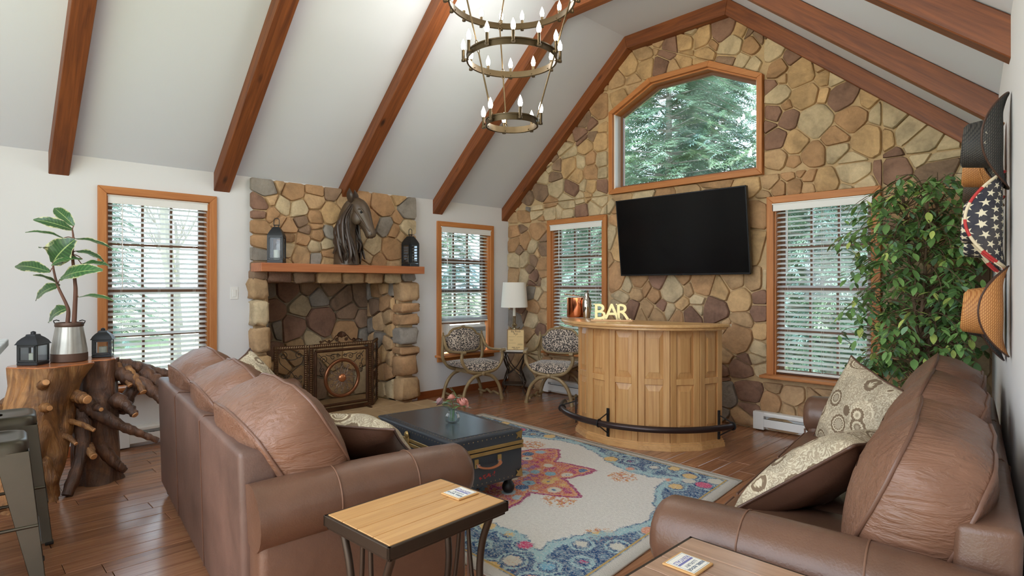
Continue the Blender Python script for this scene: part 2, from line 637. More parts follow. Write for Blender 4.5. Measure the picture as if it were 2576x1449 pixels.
# ceiling: left slope, flat middle, right slope
mb = MB()
inn = [(-0.14, 2.265), (1.972, 4.105), (3.152, 4.115), (5.26, 2.328)]
out_ = [(-0.14, 2.405), (1.93, 4.225), (3.19, 4.235), (5.26, 2.468)]
for (a, b), (c, d) in (((0, 1), (0, 1)), ((1, 2), (1, 2)), ((2, 3), (2, 3))):
    def P2(pt, y, k):
        return (xs(y, pt[0]) if k >= 2 else pt[0], y, pt[1])
    vs_ = []
    for y in (0.14, Y_REAR):
        vs_ += [P2(inn[a], y, a), P2(inn[b], y, b), P2(out_[b], y, b), P2(out_[a], y, a)]
    mb.add(vs_, [(0, 1, 2, 3), (4, 5, 6, 7), (0, 1, 5, 4), (1, 2, 6, 5), (2, 3, 7, 6), (3, 0, 4, 7)])
ceiling = struct(mb.build('ceiling', m_ceil, smooth=0))

# ---------------------------------------------------------------- floor and its boards
m_plank = wood('hand_scraped_floor_board', rgb(126, 80, 56), rgb(176, 126, 92), 1, 0.8, 0.21, tone=0.36, coat=0.25, bump=0.25)
mb = MB()
mb.add([(-0.14, 0.14, -0.02), (5.3, 0.14, -0.02), (xs(Y_REAR, 5.3), Y_REAR, -0.02), (-0.14, Y_REAR, -0.02),
        (-0.14, 0.14, -0.15), (5.3, 0.14, -0.15), (xs(Y_REAR, 5.3), Y_REAR, -0.15), (-0.14, Y_REAR, -0.15)],
       [(0, 1, 2, 3), (4, 5, 6, 7), (0, 1, 5, 4), (1, 2, 6, 5), (2, 3, 7, 6), (3, 0, 4, 7)])
m_sub = plain('dark_subfloor', rgb(52, 32, 24), 0.8)
floor = struct(mb.build('floor', m_sub, smooth=0))
PWD = 0.128
lens = [0.55, 0.8, 1.05, 1.3, 1.6]
pl_me = {}
for L in lens:
    q = MB().box((0, 0, -0.01), (PWD - 0.0025, L - 0.0025, 0.02))
    pl_me[L] = q.mesh('floor_plank', m_plank, smooth=0, bevel=0.0022, bseg=1)
rest = MB()
r2 = random.Random(11)
npl = 0
for i in range(-1, 51):
    x = PWD * (i + 0.5)
    y = 0.05 + r2.random() * 0.9
    while y > Y_REAR:
        L = r2.choice(lens)
        yc = y - L / 2
        y -= L
        if x > xs(yc, 5.3) - 0.05:
            continue
        # only boards the photograph shows are built singly
        d = ((x - 5.75) * -0.7146 + (yc + 5.56) * 0.6995)
        rr = ((x - 5.75) * 0.6995 + (yc + 5.56) * 0.7146)
        seen = d > 1.0 and abs(rr) < d * 0.95 + 0.3 and npl < 298 and x < 5.5 and not (x > 4.75 and -3.6 < yc < -1.8) and not (1.6 < x < 3.5 and -4.6 < yc < -4.0) and not (1.9 < x < 3.6 and -3.3 < yc < -1.9)
        if seen:
            put('floor_plank', pl_me[L], floor, (x, yc, r2.uniform(-0.0008, 0.0004)))
            npl += 1
        else:
            rest.box((x, yc, -0.01), (PWD - 0.0025, L - 0.0025, 0.02))
o = rest.build('floor_boards', m_plank, floor, smooth=0)
o['kind'] = 'stuff'

# ---------------------------------------------------------------- rafters
def beam_thing(y, wdt, label):
    t = thing('ceiling_beam', label, 'beam', (2.56, y, 2.22), 0, 'stained rafters across the vaulted ceiling')
    T = [(-0.02, 2.37), (1.972, 4.107), (xs(y, 3.152), 4.117), (xs(y, 5.16), 2.415)]
    k1 = (4.105 - 2.387) / 1.972
    k2 = (4.115 - 2.43) / 1.988
    B0 = (-0.02, 2.387 - 0.17 - 0.02 * k1)
    zf = 3.967
    B1 = ((zf - (2.387 - 0.17)) / k1, zf)
    xw = xs(y, 5.14)
    B2 = (xw - (zf - (2.43 - 0.17)) / k2, zf)
    B3 = (xs(y, 5.16), 2.43 - 0.17 - 0.02 * k2)
    for nm, quad in (('rafter', [T[0], T[1], B1, B0]), ('collar', [T[1], T[2], B2, B1]), ('rafter', [T[2], T[3], B3, B2])):
        cx = sum(q[0] for q in quad) / 4
        cz = sum(q[1] for q in quad) / 4
        ang = atan2(quad[1][1] - quad[0][1], quad[1][0] - quad[0][0])
        R = Matrix.Rotation(ang, 4, 'Y')
        b = MB()
        n = 4
        vs_ = []
        for s_ in (-1, 1):
            for q in quad:
                v = Vector((q[0] - cx, s_ * wdt / 2, q[1] - cz))
                vs_.append(R @ v)
        b.add(vs_, [(0, 1, 2, 3), (4, 5, 6, 7)] + [(i, (i + 1) % 4, 4 + (i + 1) % 4, 4 + i) for i in range(4)])
        ob = b.build(nm, m_beam, t, smooth=0, bevel=0.004, bseg=1, loc=(cx - 2.56, 0, cz - 2.22))
        ob.rotation_euler = (0, -ang, 0)
    return t

beam_thing(-0.06, 0.13, 'dark stained beam running along the top of the stone gable wall')
beam_thing(-1.20, 0.145, 'dark stained rafter next to the one on the stone wall, behind the chandelier')
beam_thing(-2.44, 0.145, 'dark stained rafter ending above the horse head on the fireplace')
beam_thing(-3.68, 0.14, 'dark stained rafter ending between the tall left window and the fireplace')
beam_thing(-4.88, 0.13, 'dark stained rafter ending above the potted rubber plant, left of the tall window')

# ---------------------------------------------------------------- field stone
STONE_COL = {'t': (184, 152, 114), 'b': (194, 174, 140), 'g': (144, 118, 96), 'r': (178, 140, 102), 'p': (140, 108, 90),
             'y': (194, 160, 116), 's': (146, 138, 128)}

def stone_mat(k):
    nm = 'field_stone_' + {'t': 'tan', 'b': 'beige', 'g': 'umber', 'r': 'rust', 'p': 'plum', 'y': 'gold', 's': 'slate'}[k]
    if nm in MATS:
        return MATS[nm]
    c = STONE_COL[k]
    m, nt, p = newmat(nm)
    v = _coords(nt, rnd=True)
    n1 = _noise(nt, v, 5.0, 6, 0.6, 0.6)
    n2 = _noise(nt, v, 38, 4, 0.6)
    dk = rgb(*(x * 0.8 for x in c))
    lt = rgb(*(min(255, x * 1.1 + 4) for x in c))
    col = _ramp(nt, n1, [(0.3, dk), (0.5, rgb(*c)), (0.72, lt)])
    col = _mix(nt, 0.18, col, _ramp(nt, n2, [(0.35, dk), (0.65, lt)]))
    col = _hsv(nt, col, _math(nt, 'MULTIPLY_ADD', _objrand(nt), 0.24, 0.88))
    nt.links.new(col, p.inputs['Base Color'])
    p.inputs['Roughness'].default_value = 0.85
    p.inputs['Specular IOR Level'].default_value = 0.3
    n3 = _noise(nt, v, 11, 5, 0.65, 0.4)
    _bump(nt, p, _math(nt, 'ADD', n3, _math(nt, 'MULTIPLY', n2, 0.3)), 0.55, 0.02)
    MATS[nm] = m
    return m

SR = random.Random(5)

def stone_obj(poly, fr, parent, colk, w0=0.0, thick=0.028, gap=0.006, off=Vector((0, 0, 0))):
    """one convex stone, low rounded block standing proud of the mortar"""
    if parea(poly) < 0:
        poly = poly[::-1]
    cx = sum(p[0] for p in poly) / len(poly)
    cz = sum(p[1] for p in poly) / len(poly)
    # drop nearly coincident corners
    q = []
    for p in poly:
        if not q or (abs(p[0] - q[-1][0]) + abs(p[1] - q[-1][1])) > 0.012:
            q.append(p)
    if len(q) < 3:
        return None
    # inset
    n = len(q)
    ins = q
    for i in range(n):
        a, b = q[i], q[(i + 1) % n]
        nx, ny = (b[1] - a[1]), -(b[0] - a[0])
        L = sqrt(nx * nx + ny * ny)
        ins = clip(ins, nx / L, ny / L, (nx * a[0] + ny * a[1]) / L - gap * SR.uniform(0.4, 1.3))
        if len(ins) < 3:
            return None
    if abs(parea(ins)) < 0.0011:
        return None
    # cut corners round
    pts = []
    n = len(ins)
    for i in range(n):
        a, b = ins[i], ins[(i + 1) % n]
        c = SR.uniform(0.07, 0.18)
        pts.append((a[0] + (b[0] - a[0]) * c, a[1] + (b[1] - a[1]) * c))
        pts.append((a[0] + (b[0] - a[0]) * (1 - c), a[1] + (b[1] - a[1]) * (1 - c)))
    n = len(pts)
    cx = sum(p[0] for p in pts) / n
    cz = sum(p[1] for p in pts) / n
    T = thick * SR.uniform(0.75, 1.25)
    tilt = (SR.uniform(-0.06, 0.06), SR.uniform(-0.06, 0.06))
    vs_ = []
    o = fr(cx, cz, w0) + off
    size = sqrt(abs(parea(pts)))
    inset1 = min(0.35, 0.012 / size)
    inset2 = min(0.5, 0.035 / size + 0.12)
    for k, (s_, w) in enumerate(((1.0, -0.006), (1.0, T * 0.5), (1 - inset1, T * 0.88), (1 - inset2, T * 1.0))):
        for p in pts:
            dx, dz = (p[0] - cx) * s_, (p[1] - cz) * s_
            ww = w + (dx * tilt[0] + dz * tilt[1]) * (1 if k > 0 else 0) + (SR.uniform(-0.004, 0.004) if k > 1 else 0)
            vs_.append(fr(cx + dx, cz + dz, w0 + ww) + off - o)
    vs_.append(fr(cx, cz, w0 + T * 1.04) + off - o)
    fs_ = []
    for k in range(3):
        for i in range(n):
            j = (i + 1) % n
            fs_.append((k * n + i, k * n + j, (k + 1) * n + j, (k + 1) * n + i))
    for i in range(n):
        fs_.append((3 * n + i, 3 * n + (i + 1) % n, 4 * n))
    b = MB().add(vs_, fs_)
    return b.build('stone', stone_mat(colk), parent, smooth=42, loc=o)

def seeds(s):
    out = []
    for e in s.split():
        a, z, r = e.split(',')
        out.append((float(a) / 100, float(z) / 100, float(r[:-1]) / 100, r[-1]))
    return out

def power_cells(sd, region):
    cells = []
    for i, (x, z, r, c) in enumerate(sd):
        p = region
        for j, (x2, z2, r2_, c2) in enumerate(sd):
            if i == j:
                continue
            dx, dz = x2 - x, z2 - z
            D2 = dx * dx + dz * dz
            if D2 > 1.2 or D2 < 1e-7:
                continue
            # keep |p-a|^2-ra^2 <= |p-b|^2-rb^2
            d = (x2 * x2 + z2 * z2 - r2_ * r2_ - x * x - z * z + r * r) / 2
            p = clip(p, dx, dz, d)
            if len(p) < 3:
                break
        cells.append((p, c) if len(p) > 2 else None)
    return [c for c in cells if c]

def fill(sd, region, gap, rr, cols, rnd):
    xs_ = [p[0] for p in region]
    zs_ = [p[1] for p in region]
    for _ in range(3000):
        x, z = rnd.uniform(min(xs_), max(xs_)), rnd.uniform(min(zs_), max(zs_))
        if all(sqrt((x - s[0]) ** 2 + (z - s[1]) ** 2) > gap + s[2] * 0.6 for s in sd):
            sd.append((x, z, rr, rnd.choice(cols)))
    return sd

r3 = random.Random(3)
sd = fill(seeds(WALL_SEEDS), rect(0, 0, 5.12, 4.05), 0.19, 0.11, 'ttbrybgb', r3)
cells = []
for poly, c in power_cells(sd, [(0.004, 0.004), (5.125, 0.004), (5.125, 2.40), (3.14, 4.09), (1.98, 4.085), (0.004, 2.36)]):
    parts = [poly]
    for h in (W3_OUT, W4_OUT, G_OUT):
        parts = subtract(parts, h)
    for q in parts:
        ext = max(max(k[0] for k in q) - min(k[0] for k in q), max(k[1] for k in q) - min(k[1] for k in q))
        if abs(parea(q)) > 0.0022 and abs(parea(q)) / ext > 0.042:
            mx, mz = sum(k[0] for k in q) / len(q), sum(k[1] for k in q) / len(q)
            hid = (1.95 < mx < 3.35 and 1.5 < mz < 2.25) or (mx > 4.5 and mz < 0.9) or (1.7 < mx < 3.2 and mz < 0.75)
            cells.append((abs(parea(q)) * (0.1 if hid else 1.0), q, c))
cells.sort(key=lambda e: -e[0])
for k, (a, q, c) in enumerate(cells):
    if k < 294:
        stone_obj(q, fr_back, wall_back, c)
small = {}
for a, q, c in cells[294:]:
    small.setdefault(c, []).append(q)
for c, qs in small.items():
    obs = [o for o in (stone_obj(q, fr_back, None, c) for q in qs) if o]
    mb = MB()
    for o in obs:
        mb.add([v.co + o.location for v in o.data.vertices], [list(p.vertices) for p in o.data.polygons])
        bpy.data.objects.remove(o)
    mb.build('chinking_stones', stone_mat(c), wall_back, smooth=42)['kind'] = 'stuff'
print('wall stones', len(cells))

# ---------------------------------------------------------------- windows
def empty_struct(name, loc, rz):
    o = bpy.data.objects.new(name, None)
    COL.objects.link(o)
    o.location = loc
    o.rotation_euler = (0, 0, rz)
    o['kind'] = 'structure'
    return o

def double_hung(name, loc, rz, W, z0, z1, cw, sill_proud=0.07, apron=True, raised=0.0):
    """local x along the wall, y outwards; W and z0..z1 are the opening"""
    t = empty_struct(name, loc, rz)
    h = W / 2
    # casing boards with mitred heads
    for sgn in (-1, 1):
        a, b = sgn * h, sgn * (h + cw)
        mb = MB()
        poly = [(a, z0 - 0.02), (b, z0 - 0.02), (b, z1 + cw), (a, z1)]
        vs_ = [(p[0], -0.028, p[1]) for p in poly] + [(p[0], 0.005, p[1]) for p in poly]
        mb.add(vs_, [(0, 1, 2, 3), (4, 5, 6, 7), (0, 1, 5, 4), (1, 2, 6, 5), (2, 3, 7, 6), (3, 0, 4, 7)])
        mb.build('casing', m_trimz, t, smooth=0, bevel=0.004)
    mb = MB()
    poly = [(-h, z1), (h, z1), (h + cw, z1 + cw), (-h - cw, z1 + cw)]
    vs_ = [(p[0], -0.028, p[1]) for p in poly] + [(p[0], 0.005, p[1]) for p in poly]
    mb.add(vs_, [(0, 1, 2, 3), (4, 5, 6, 7), (0, 1, 5, 4), (1, 2, 6, 5), (2, 3, 7, 6), (3, 0, 4, 7)])
    mb.build('casing', m_trim, t, smooth=0, bevel=0.004)
    # jamb liner
    for sgn in (-1, 1):
        MB().box((sgn * (h - 0.006), 0.065, (z0 + z1) / 2), (0.012, 0.13, z1 - z0)).build('jamb', m_trimz, t, smooth=0)
    MB().box((0, 0.065, z1 - 0.006), (W, 0.13, 0.012)).build('jamb', m_trim, t, smooth=0)
    # sill and apron
    MB().box((0, 0.03 - sill_proud / 2, z0 - 0.012), (W + 2 * cw + 0.05, 0.19 + sill_proud, 0.026)).build('window_sill', m_trim, t, smooth=0, bevel=0.005)
    if apron:
        MB().box((0, -0.018, z0 - 0.055), (W + 2 * cw, 0.024, 0.06)).build('apron', m_trim, t, smooth=0, bevel=0.004)
    # sashes
    zm = (z0 + z1) / 2
    gw = 0.045
    for lo, hi, y in ((z0 + raised, zm + raised + 0.02, 0.085), (zm - 0.02, z1, 0.115)):
        hi = min(hi, z1)
        mb = MB()
        iw = W - 0.03
        for sgn in (-1, 1):
            mb.box((sgn * (iw / 2 - gw / 2), y, (lo + hi) / 2), (gw, 0.03, hi - lo))
        mb.box((0, y, lo + gw / 2), (iw - 2 * gw, 0.03, gw))
        mb.box((0, y, hi - gw / 2), (iw - 2 * gw, 0.03, gw))
        s_ = mb.build('sash', m_sash, t, smooth=0, bevel=0.003, bseg=1)
        for k in (-1, 1):
            MB().box((k * (iw - 2 * gw) / 6, y, (lo + hi) / 2), (0.02, 0.022, hi - lo - 2 * gw)).build('muntin', m_sash, s_, smooth=0)
        MB().box((0, y, (lo + hi) / 2), (iw - 2 * gw, 0.02, 0.018)).build('muntin', m_sash, s_, smooth=0)
        MB().box((0, y, (lo + hi) / 2), (iw - 2 * gw + 0.01, 0.004, hi - lo - 2 * gw + 0.01)).build('pane', m_pane, s_, smooth=0)
    return t

LZ, BZ = pi / 2, 0.0
window_1 = double_hung('window_1', (0, (W1_IN[0][0] + W1_IN[1][0]) / 2, 0), LZ, 0.782, 0.52, 2.105, 0.06)
window_2 = double_hung('window_2', (0, (W2_IN[0][0] + W2_IN[1][0]) / 2, 0), LZ, 0.806, 0.50, 2.075, 0.06, raised=0.36)
window_3 = double_hung('window_3', ((W3_IN[0][0] + W3_IN[1][0]) / 2, -0.025, 0), BZ, 0.794, 0.53, 2.108, 0.062, apron=False)
window_4 = double_hung('window_4', ((W4_IN[0][0] + W4_IN[1][0]) / 2, -0.025, 0), BZ, 0.796, 0.53, 2.108, 0.064, apron=False)

# gable window: six-sided, one fixed pane
window_5 = empty_struct('window_5', (GC, 0, 2.393), 0)
n6 = 6
for i in range(n6):
    j = (i + 1) % n6
    q = [G_IN[i], G_IN[j], G_OUT[j], G_OUT[i]]
    mb = MB()
    vs_ = [(p[0] - GC, -0.058, p[1] - 2.393) for p in q] + [(p[0] - GC, 0.004, p[1] - 2.393) for p in q]
    mb.add(vs_, [(0, 1, 2, 3), (4, 5, 6, 7), (0, 1, 5, 4), (1, 2, 6, 5), (2, 3, 7, 6), (3, 0, 4, 7)])
    mb.build('casing', m_trim if i not in (1, 5) else m_trimz, window_5, smooth=0, bevel=0.004)
    # reveal boards
    gi = gwin(0.80, 0.318, 2.47, 3.292, 3.52)
    q = [G_IN[i], G_IN[j], gi[j], gi[i]]
    for nm, ya, yb, mt in (('reveal', -0.02, 0.085, m_whitem if i in (1, 5) else m_trim), ('stop', 0.085, 0.125, m_sash)):
        mb = MB()
        gq = q if nm == 'reveal' else [gi[i], gi[j], gwin(0.775, 0.308, 2.495, 3.28, 3.50)[j], gwin(0.775, 0.308, 2.495, 3.28, 3.50)[i]]
        if nm == 'reveal':
            gq = [G_IN[i], G_IN[j], gwin(0.808, 0.321, 2.464, 3.297, 3.527)[j], gwin(0.808, 0.321, 2.464, 3.297, 3.527)[i]]
        else:
            gq = [G_IN[i], G_IN[j], gwin(0.775, 0.308, 2.495, 3.28, 3.50)[j], gwin(0.775, 0.308, 2.495, 3.28, 3.50)[i]]
        vs_ = [(p[0] - GC, ya, p[1] - 2.393) for p in gq] + [(p[0] - GC, yb, p[1] - 2.393) for p in gq]
        mb.add(vs_, [(0, 1, 2, 3), (4, 5, 6, 7), (0, 1, 5, 4), (1, 2, 6, 5), (2, 3, 7, 6), (3, 0, 4, 7)])
        mb.build(nm, mt, window_5, smooth=0)
mb = MB()
gp = gwin(0.78, 0.31, 2.49, 3.283, 3.505)
vs_ = [(p[0] - GC, 0.10, p[1] - 2.393) for p in gp] + [(p[0] - GC, 0.105, p[1] - 2.393) for p in gp]
mb.add(vs_, [tuple(range(6)), tuple(range(6, 12))] + [(i, (i + 1) % 6, 6 + (i + 1) % 6, 6 + i) for i in range(6)])
mb.build('pane', m_pane, window_5, smooth=0)

# ---------------------------------------------------------------- blinds
def blind(label, loc, rz, W, z1, zbot, valance_h=0.07, step=0.0425, tilt=14, wand=0.75, proud=0.0, wand_side=-1, stack=0):
    t = thing('window_blind', label, 'blind', (loc[0], loc[1], z1), rz, None)
    D = 0.048
    MB().box((0, 0.03, -0.022), (W - 0.02, 0.05, 0.04)).build('headrail', m_whitem, t, smooth=0)
    mb = MB()
    mb.box((0, -0.004 - proud, -valance_h / 2), (W + (0.03 if proud else -0.004), 0.01, valance_h))
    mb.box((0, -0.010 - proud, -0.006), (W + (0.03 if proud else -0.004), 0.008, 0.012))
    mb.build('valance', m_whitem, t, smooth=0, bevel=0.002, bseg=1)
    # one slat, gently crowned
    q = MB()
    def sl(u, v):
        x = (u - 0.5) * (W - 0.012)
        y = (v - 0.5) * D
        return Vector((x, y, 0.003 * (1 - (2 * v - 1) ** 2)))
    q.grid(sl, 1, 4)
    def sl2(u, v):
        p = sl(u, v)
        return p - Vector((0, 0, 0.0025))
    q.grid(sl2, 1, 4)
    me = q.mesh('slat', m_slat, smooth=60)
    z = -valance_h - 0.012
    lim = zbot - z1 + 0.03 + stack
    while z > lim:
        put('slat', me, t, (0, 0.03, z), (radians(tilt), 0, 0))
        z -= step
    MB().box((0, 0.03, zbot - z1 + 0.011), (W - 0.012, D + 0.004, 0.018)).build('bottom_rail', m_whitem, t, smooth=0, bevel=0.004)
    k = 0
    while stack and k * 0.006 < stack:
        put('slat', me, t, (0, 0.03, zbot - z1 + 0.026 + k * 0.007))
        k += 1
    for x in (-W * 0.36, 0, W * 0.36):
        mb = MB()
        for yy in (0.004, 0.056):
            mb.tube([(x, yy, -0.04), (x, yy, zbot - z1 + 0.02)], 0.0011, 5)
        mb.build('cord', m_whitem, t, smooth=0)
    MB().cyl((wand_side * (W / 2 - 0.11), -0.006, -0.05), (wand_side * (W / 2 - 0.11), -0.008, -wand), 0.0045, n=8).build('wand', m_whitem, t)
    return t

blind('white slatted blind in the tall window left of the fireplace, with a tilt wand', (-0.012, -4.181, 0), LZ, 0.775, 2.10, 0.535, wand=0.78, step=0.043, tilt=22)
blind('white slatted blind pulled half up above the air conditioner', (-0.012, -0.755, 0), LZ, 0.80, 2.072, 0.885, wand=0.52, step=0.043, tilt=20, proud=0.03, stack=0.03)
blind('white slatted blind in the stone wall window behind the copper ice bucket', (1.209, -0.014, 0), BZ, 0.788, 2.105, 0.55, wand=0.5, step=0.0425, tilt=21, proud=0.03)
blind('white slatted blind in the stone wall window beside the ficus', (3.964, -0.014, 0), BZ, 0.79, 2.105, 0.55, wand=0.62, step=0.0425, tilt=21, proud=0.03)

# ---------------------------------------------------------------- window air conditioner
ac = thing('window_air_conditioner', 'white air conditioner in the small left window under the raised blind', 'air conditioner', (0.0, -0.755, 0.515), LZ)
m_acw = plain('white_plastic', rgb(224, 224, 220), 0.5)
m_acd = plain('grey_plastic', rgb(150, 152, 152), 0.5)
MB().box((0.03, 0.10, 0.165), (0.50, 0.34, 0.33)).build('body', m_acw, ac, smooth=0, bevel=0.012)
MB().box((0.03, -0.075, 0.165), (0.48, 0.02, 0.31)).build('front_panel', m_acw, ac, smooth=0, bevel=0.008)
for k in range(5):
    MB().box((0.03, -0.088, 0.255 + k * 0.012), (0.44, 0.012, 0.006)).build('louver', m_acd, ac, smooth=0)
for k in range(14):
    MB().box((0.08, -0.088, 0.03 + k * 0.0115), (0.30, 0.010, 0.005)).build('grille_bar', m_acd, ac, smooth=0)
MB().box((-0.03, -0.088, 0.222), (0.36, 0.008, 0.03)).build('control_strip', m_acd, ac, smooth=0, bevel=0.002)
for sgn in (-1, 1):
    mb = MB()
    wpl = 0.12 if sgn < 0 else 0.075
    xx = -0.28 if sgn < 0 else 0.325
    mb.box((xx, 0.055, 0.18), (wpl, 0.012, 0.35))
    for k in range(4):
        mb.box((xx - wpl / 2 + (k + 0.5) * wpl / 4, 0.046, 0.18), (0.012, 0.01, 0.34))
    mb.build('side_curtain', m_acw, ac, smooth=0)

# ---------------------------------------------------------------- baseboards and heaters, switch
def bb(name, y0, y1):
    return struct(MB().box((0.008, (y0 + y1) / 2, 0.0425), (0.016, abs(y1 - y0), 0.085)).build(name, wood('orange_trim_wood_long', rgb(128, 66, 32), rgb(156, 88, 46), 1, 1.0, 0.4, tone=0.1), smooth=0, bevel=0.003, bseg=1))
bb('baseboard_left', -1.50, -0.02)
bb('baseboard_left', -6.45, -4.54)

def heater(label, loc, rz, L):
    t = thing('baseboard_heater', label, 'heater', loc, rz, None)
    H = 0.165
    MB().box((0, -0.006, H / 2 + 0.012), (L, 0.012, H)).build('back_plate', m_whitem, t, smooth=0)
    mb = MB()
    prof = [(-0.012, H + 0.012), (-0.055, H + 0.008), (-0.064, H - 0.006), (-0.064, H - 0.024), (-0.058, H - 0.026), (-0.012, H + 0.004)]
    vs_ = [(s_ * L / 2, a, b) for s_ in (-1, 1) for a, b in prof]
    mb.add(vs_, [tuple(range(6)), tuple(range(6, 12))] + [(i, (i + 1) % 6, 6 + (i + 1) % 6, 6 + i) for i in range(6)])
    mb.build('top_cover', m_whitem, t, smooth=0)
    MB().box((0, -0.058, 0.075), (L - 0.02, 0.006, 0.075)).build('front_panel', m_whitem, t, smooth=0, bevel=0.003)
    MB().box((0, -0.03, 0.04), (L - 0.02, 0.05, 0.008)).build('deflector', m_whitem, t, smooth=0)
    mb = MB()
    for k in range(int(L / 0.012)):
        mb.box((-L / 2 + 0.05 + k * 0.012 * (L - 0.1) / L, -0.03, 0.085), (0.0012, 0.035, 0.05))
    ob = mb.build('fins', plain('aluminium_fin', rgb(150, 150, 152), 0.4, 0.7), t, smooth=0)
    for s_ in (-1, 1):
        MB().box((s_ * (L / 2 - 0.05), -0.034, H / 2 + 0.012), (0.10, 0.064, H)).build('end_cap', m_whitem, t, smooth=0, bevel=0.004)
    return t
heater('white baseboard heater under the tall left window, behind the branches of the stump table', (0.0, -3.87, 0.0), LZ, 1.30)
heater('white baseboard heater on the stone wall beside the far sofa arm', (4.0, -0.02, 0.0), BZ, 1.22)
heater('white baseboard heater behind the second leopard print chair and the bar', (1.20, -0.02, 0.0), BZ, 1.0)

sw = thing('light_switch', 'white light switch plate on the wall between window and fireplace', 'switch', (0.0, -3.572, 1.28), LZ)
MB().box((0, -0.003, 0), (0.07, 0.006, 0.115)).build('plate', m_whitem, sw, smooth=0, bevel=0.003)
MB().box((0, -0.007, 0), (0.033, 0.006, 0.067)).build('rocker', m_whitem, sw, smooth=0, bevel=0.002)

# ---------------------------------------------------------------- fireplace
fp = thing('fireplace', 'big field stone fireplace on the white wall with a wooden mantel', 'fireplace', (0.0, -2.5, 0.0))
FO = Vector((0, 2.5, 0))
m_mortar_d = plain('grey_mortar', rgb(158, 142, 118), 0.9, bump=0.5, bscale=90, var=0.1, vscale=20)
pcs = subtract([rect(-3.40, 0.0, -1.61, 2.366)], FIRE_OPEN)
mb = MB()
for p in pcs:
    n = len(p)
    mb.add([fr_left(a, b, w) + FO for w in (0.0, 0.055) for a, b in p],
           [tuple(range(n)), tuple(range(n, 2 * n))] + [(i, (i + 1) % n, n + (i + 1) % n, n + i) for i in range(n)])
mb.build('breast', m_mortar, fp, smooth=0)
RX = -0.62
mb = MB()
mb.box((RX - 0.04, -0.047, 0.75), (0.08, 1.66, 1.5))
mb.box((RX / 2, 0.74, 0.75), (abs(RX), 0.08, 1.5))
mb.box((RX / 2, -0.835, 0.75), (abs(RX), 0.08, 1.5))
mb.box((RX / 2, -0.047, 1.46), (abs(RX), 1.66, 0.10))
mb.build('firebox', m_mortar_d, fp, smooth=0)
n0 = 0
sd = fill(seeds(FIRE_SEEDS), rect(-3.42, 1.5, -1.58, 2.37), 0.13, 0.07, 'trybg', r3)
for poly, c in power_cells(sd, rect(-3.45, 1.47, -1.57, 2.376)):
    if stone_obj(poly, fr_left, fp, c, 0.052, 0.036, 0.005, FO):
        n0 += 1
sd = fill(seeds(RECESS_SEEDS), rect(-3.29, 0.04, -1.81, 1.38), 0.17, 0.09, 'tgbpt', r3)
for poly, c in power_cells(sd, rect(-3.29, 0.04, -1.80, 1.40)):
    stone_obj(poly, fr_left, fp, c, RX, 0.045, 0.009, FO)
def fr_side_r(u, z, w):
    return Vector((u, -1.80 - w, z))
def fr_side_l(u, z, w):
    return Vector((u, -3.295 + w, z))
for fr in (fr_side_r, fr_side_l):
    sd = fill([], rect(RX, 0.04, 0.03, 1.38), 0.13, 0.05, 'tgrytbs', r3)
    for poly, c in power_cells(sd, rect(RX + 0.05, 0.04, 0.0, 1.39)):
        stone_obj(poly, fr, fp, c, 0.0, 0.05, 0.009, FO)

def block(c, d, colk, jit=0.016):
    """rough squared corner stone"""
    x, y, z = (k / 2 for k in d)
    jit = min(jit, min(d) * 0.12)
    b = MB()
    b.box((0, 0, 0), d)
    me = b.mesh('stone', stone_mat(colk), smooth=50, bevel=min(d) * 0.22, bseg=2)
    for v in me.vertices:
        v.co += Vector((SR.uniform(-jit, jit), SR.uniform(-jit, jit), SR.uniform(-jit, jit)))
    return put('stone', me, fp, c)
zz = [(1.30, 1.39, 'g'), (1.225, 1.42, 't'), (0.965, 1.21, 'b'), (0.715, 0.955, 't'), (0.54, 0.70, 'y'), (0.30, 0.53, 'b'), (0.03, 0.29, 't')]
for z0, z1, c in zz[1:]:
    block((0.055, -3.372 + FO.y + SR.uniform(-0.012, 0.012), (z0 + z1) / 2), (0.17, 0.155, z1 - z0 - 0.012), c)
for z0, z1, c in [(1.168, 1.40, 't'), (1.037, 1.152, 'r'), (0.888, 1.03, 'r'), (0.673, 0.879, 's'), (0.563, 0.655, 'r'), (0.315, 0.56, 'r'), (0.04, 0.305, 't')]:
    block((0.055, -1.70 + FO.y + SR.uniform(-0.012, 0.012), (z0 + z1) / 2), (0.20, 0.255, z1 - z0 - 0.012), c)
for y0, y1, c in [(-3.30, -3.05, 'p'), (-3.04, -2.81, 'g'), (-2.80, -2.52, 't'), (-2.51, -2.25, 't'), (-2.24, -2.02, 't'), (-2.01, -1.79, 'b')]:
    block((0.04, (y0 + y1) / 2 + FO.y, 1.435), (0.15, y1 - y0 - 0.012, 0.115), c)
for y, c in ((-3.37, 'g'), (-1.68, 's')):
    block((0.05, y + FO.y, 1.45), (0.14, 0.15, 0.10), c)
MB().box((0.19, -0.033, 1.522), (0.25, 1.825, 0.082)).build('mantel_shelf', wood('mantel_wood', rgb(166, 96, 58), rgb(192, 124, 80), 1, 0.9, 0.4, tone=0.05), fp, smooth=0, bevel=0.006)
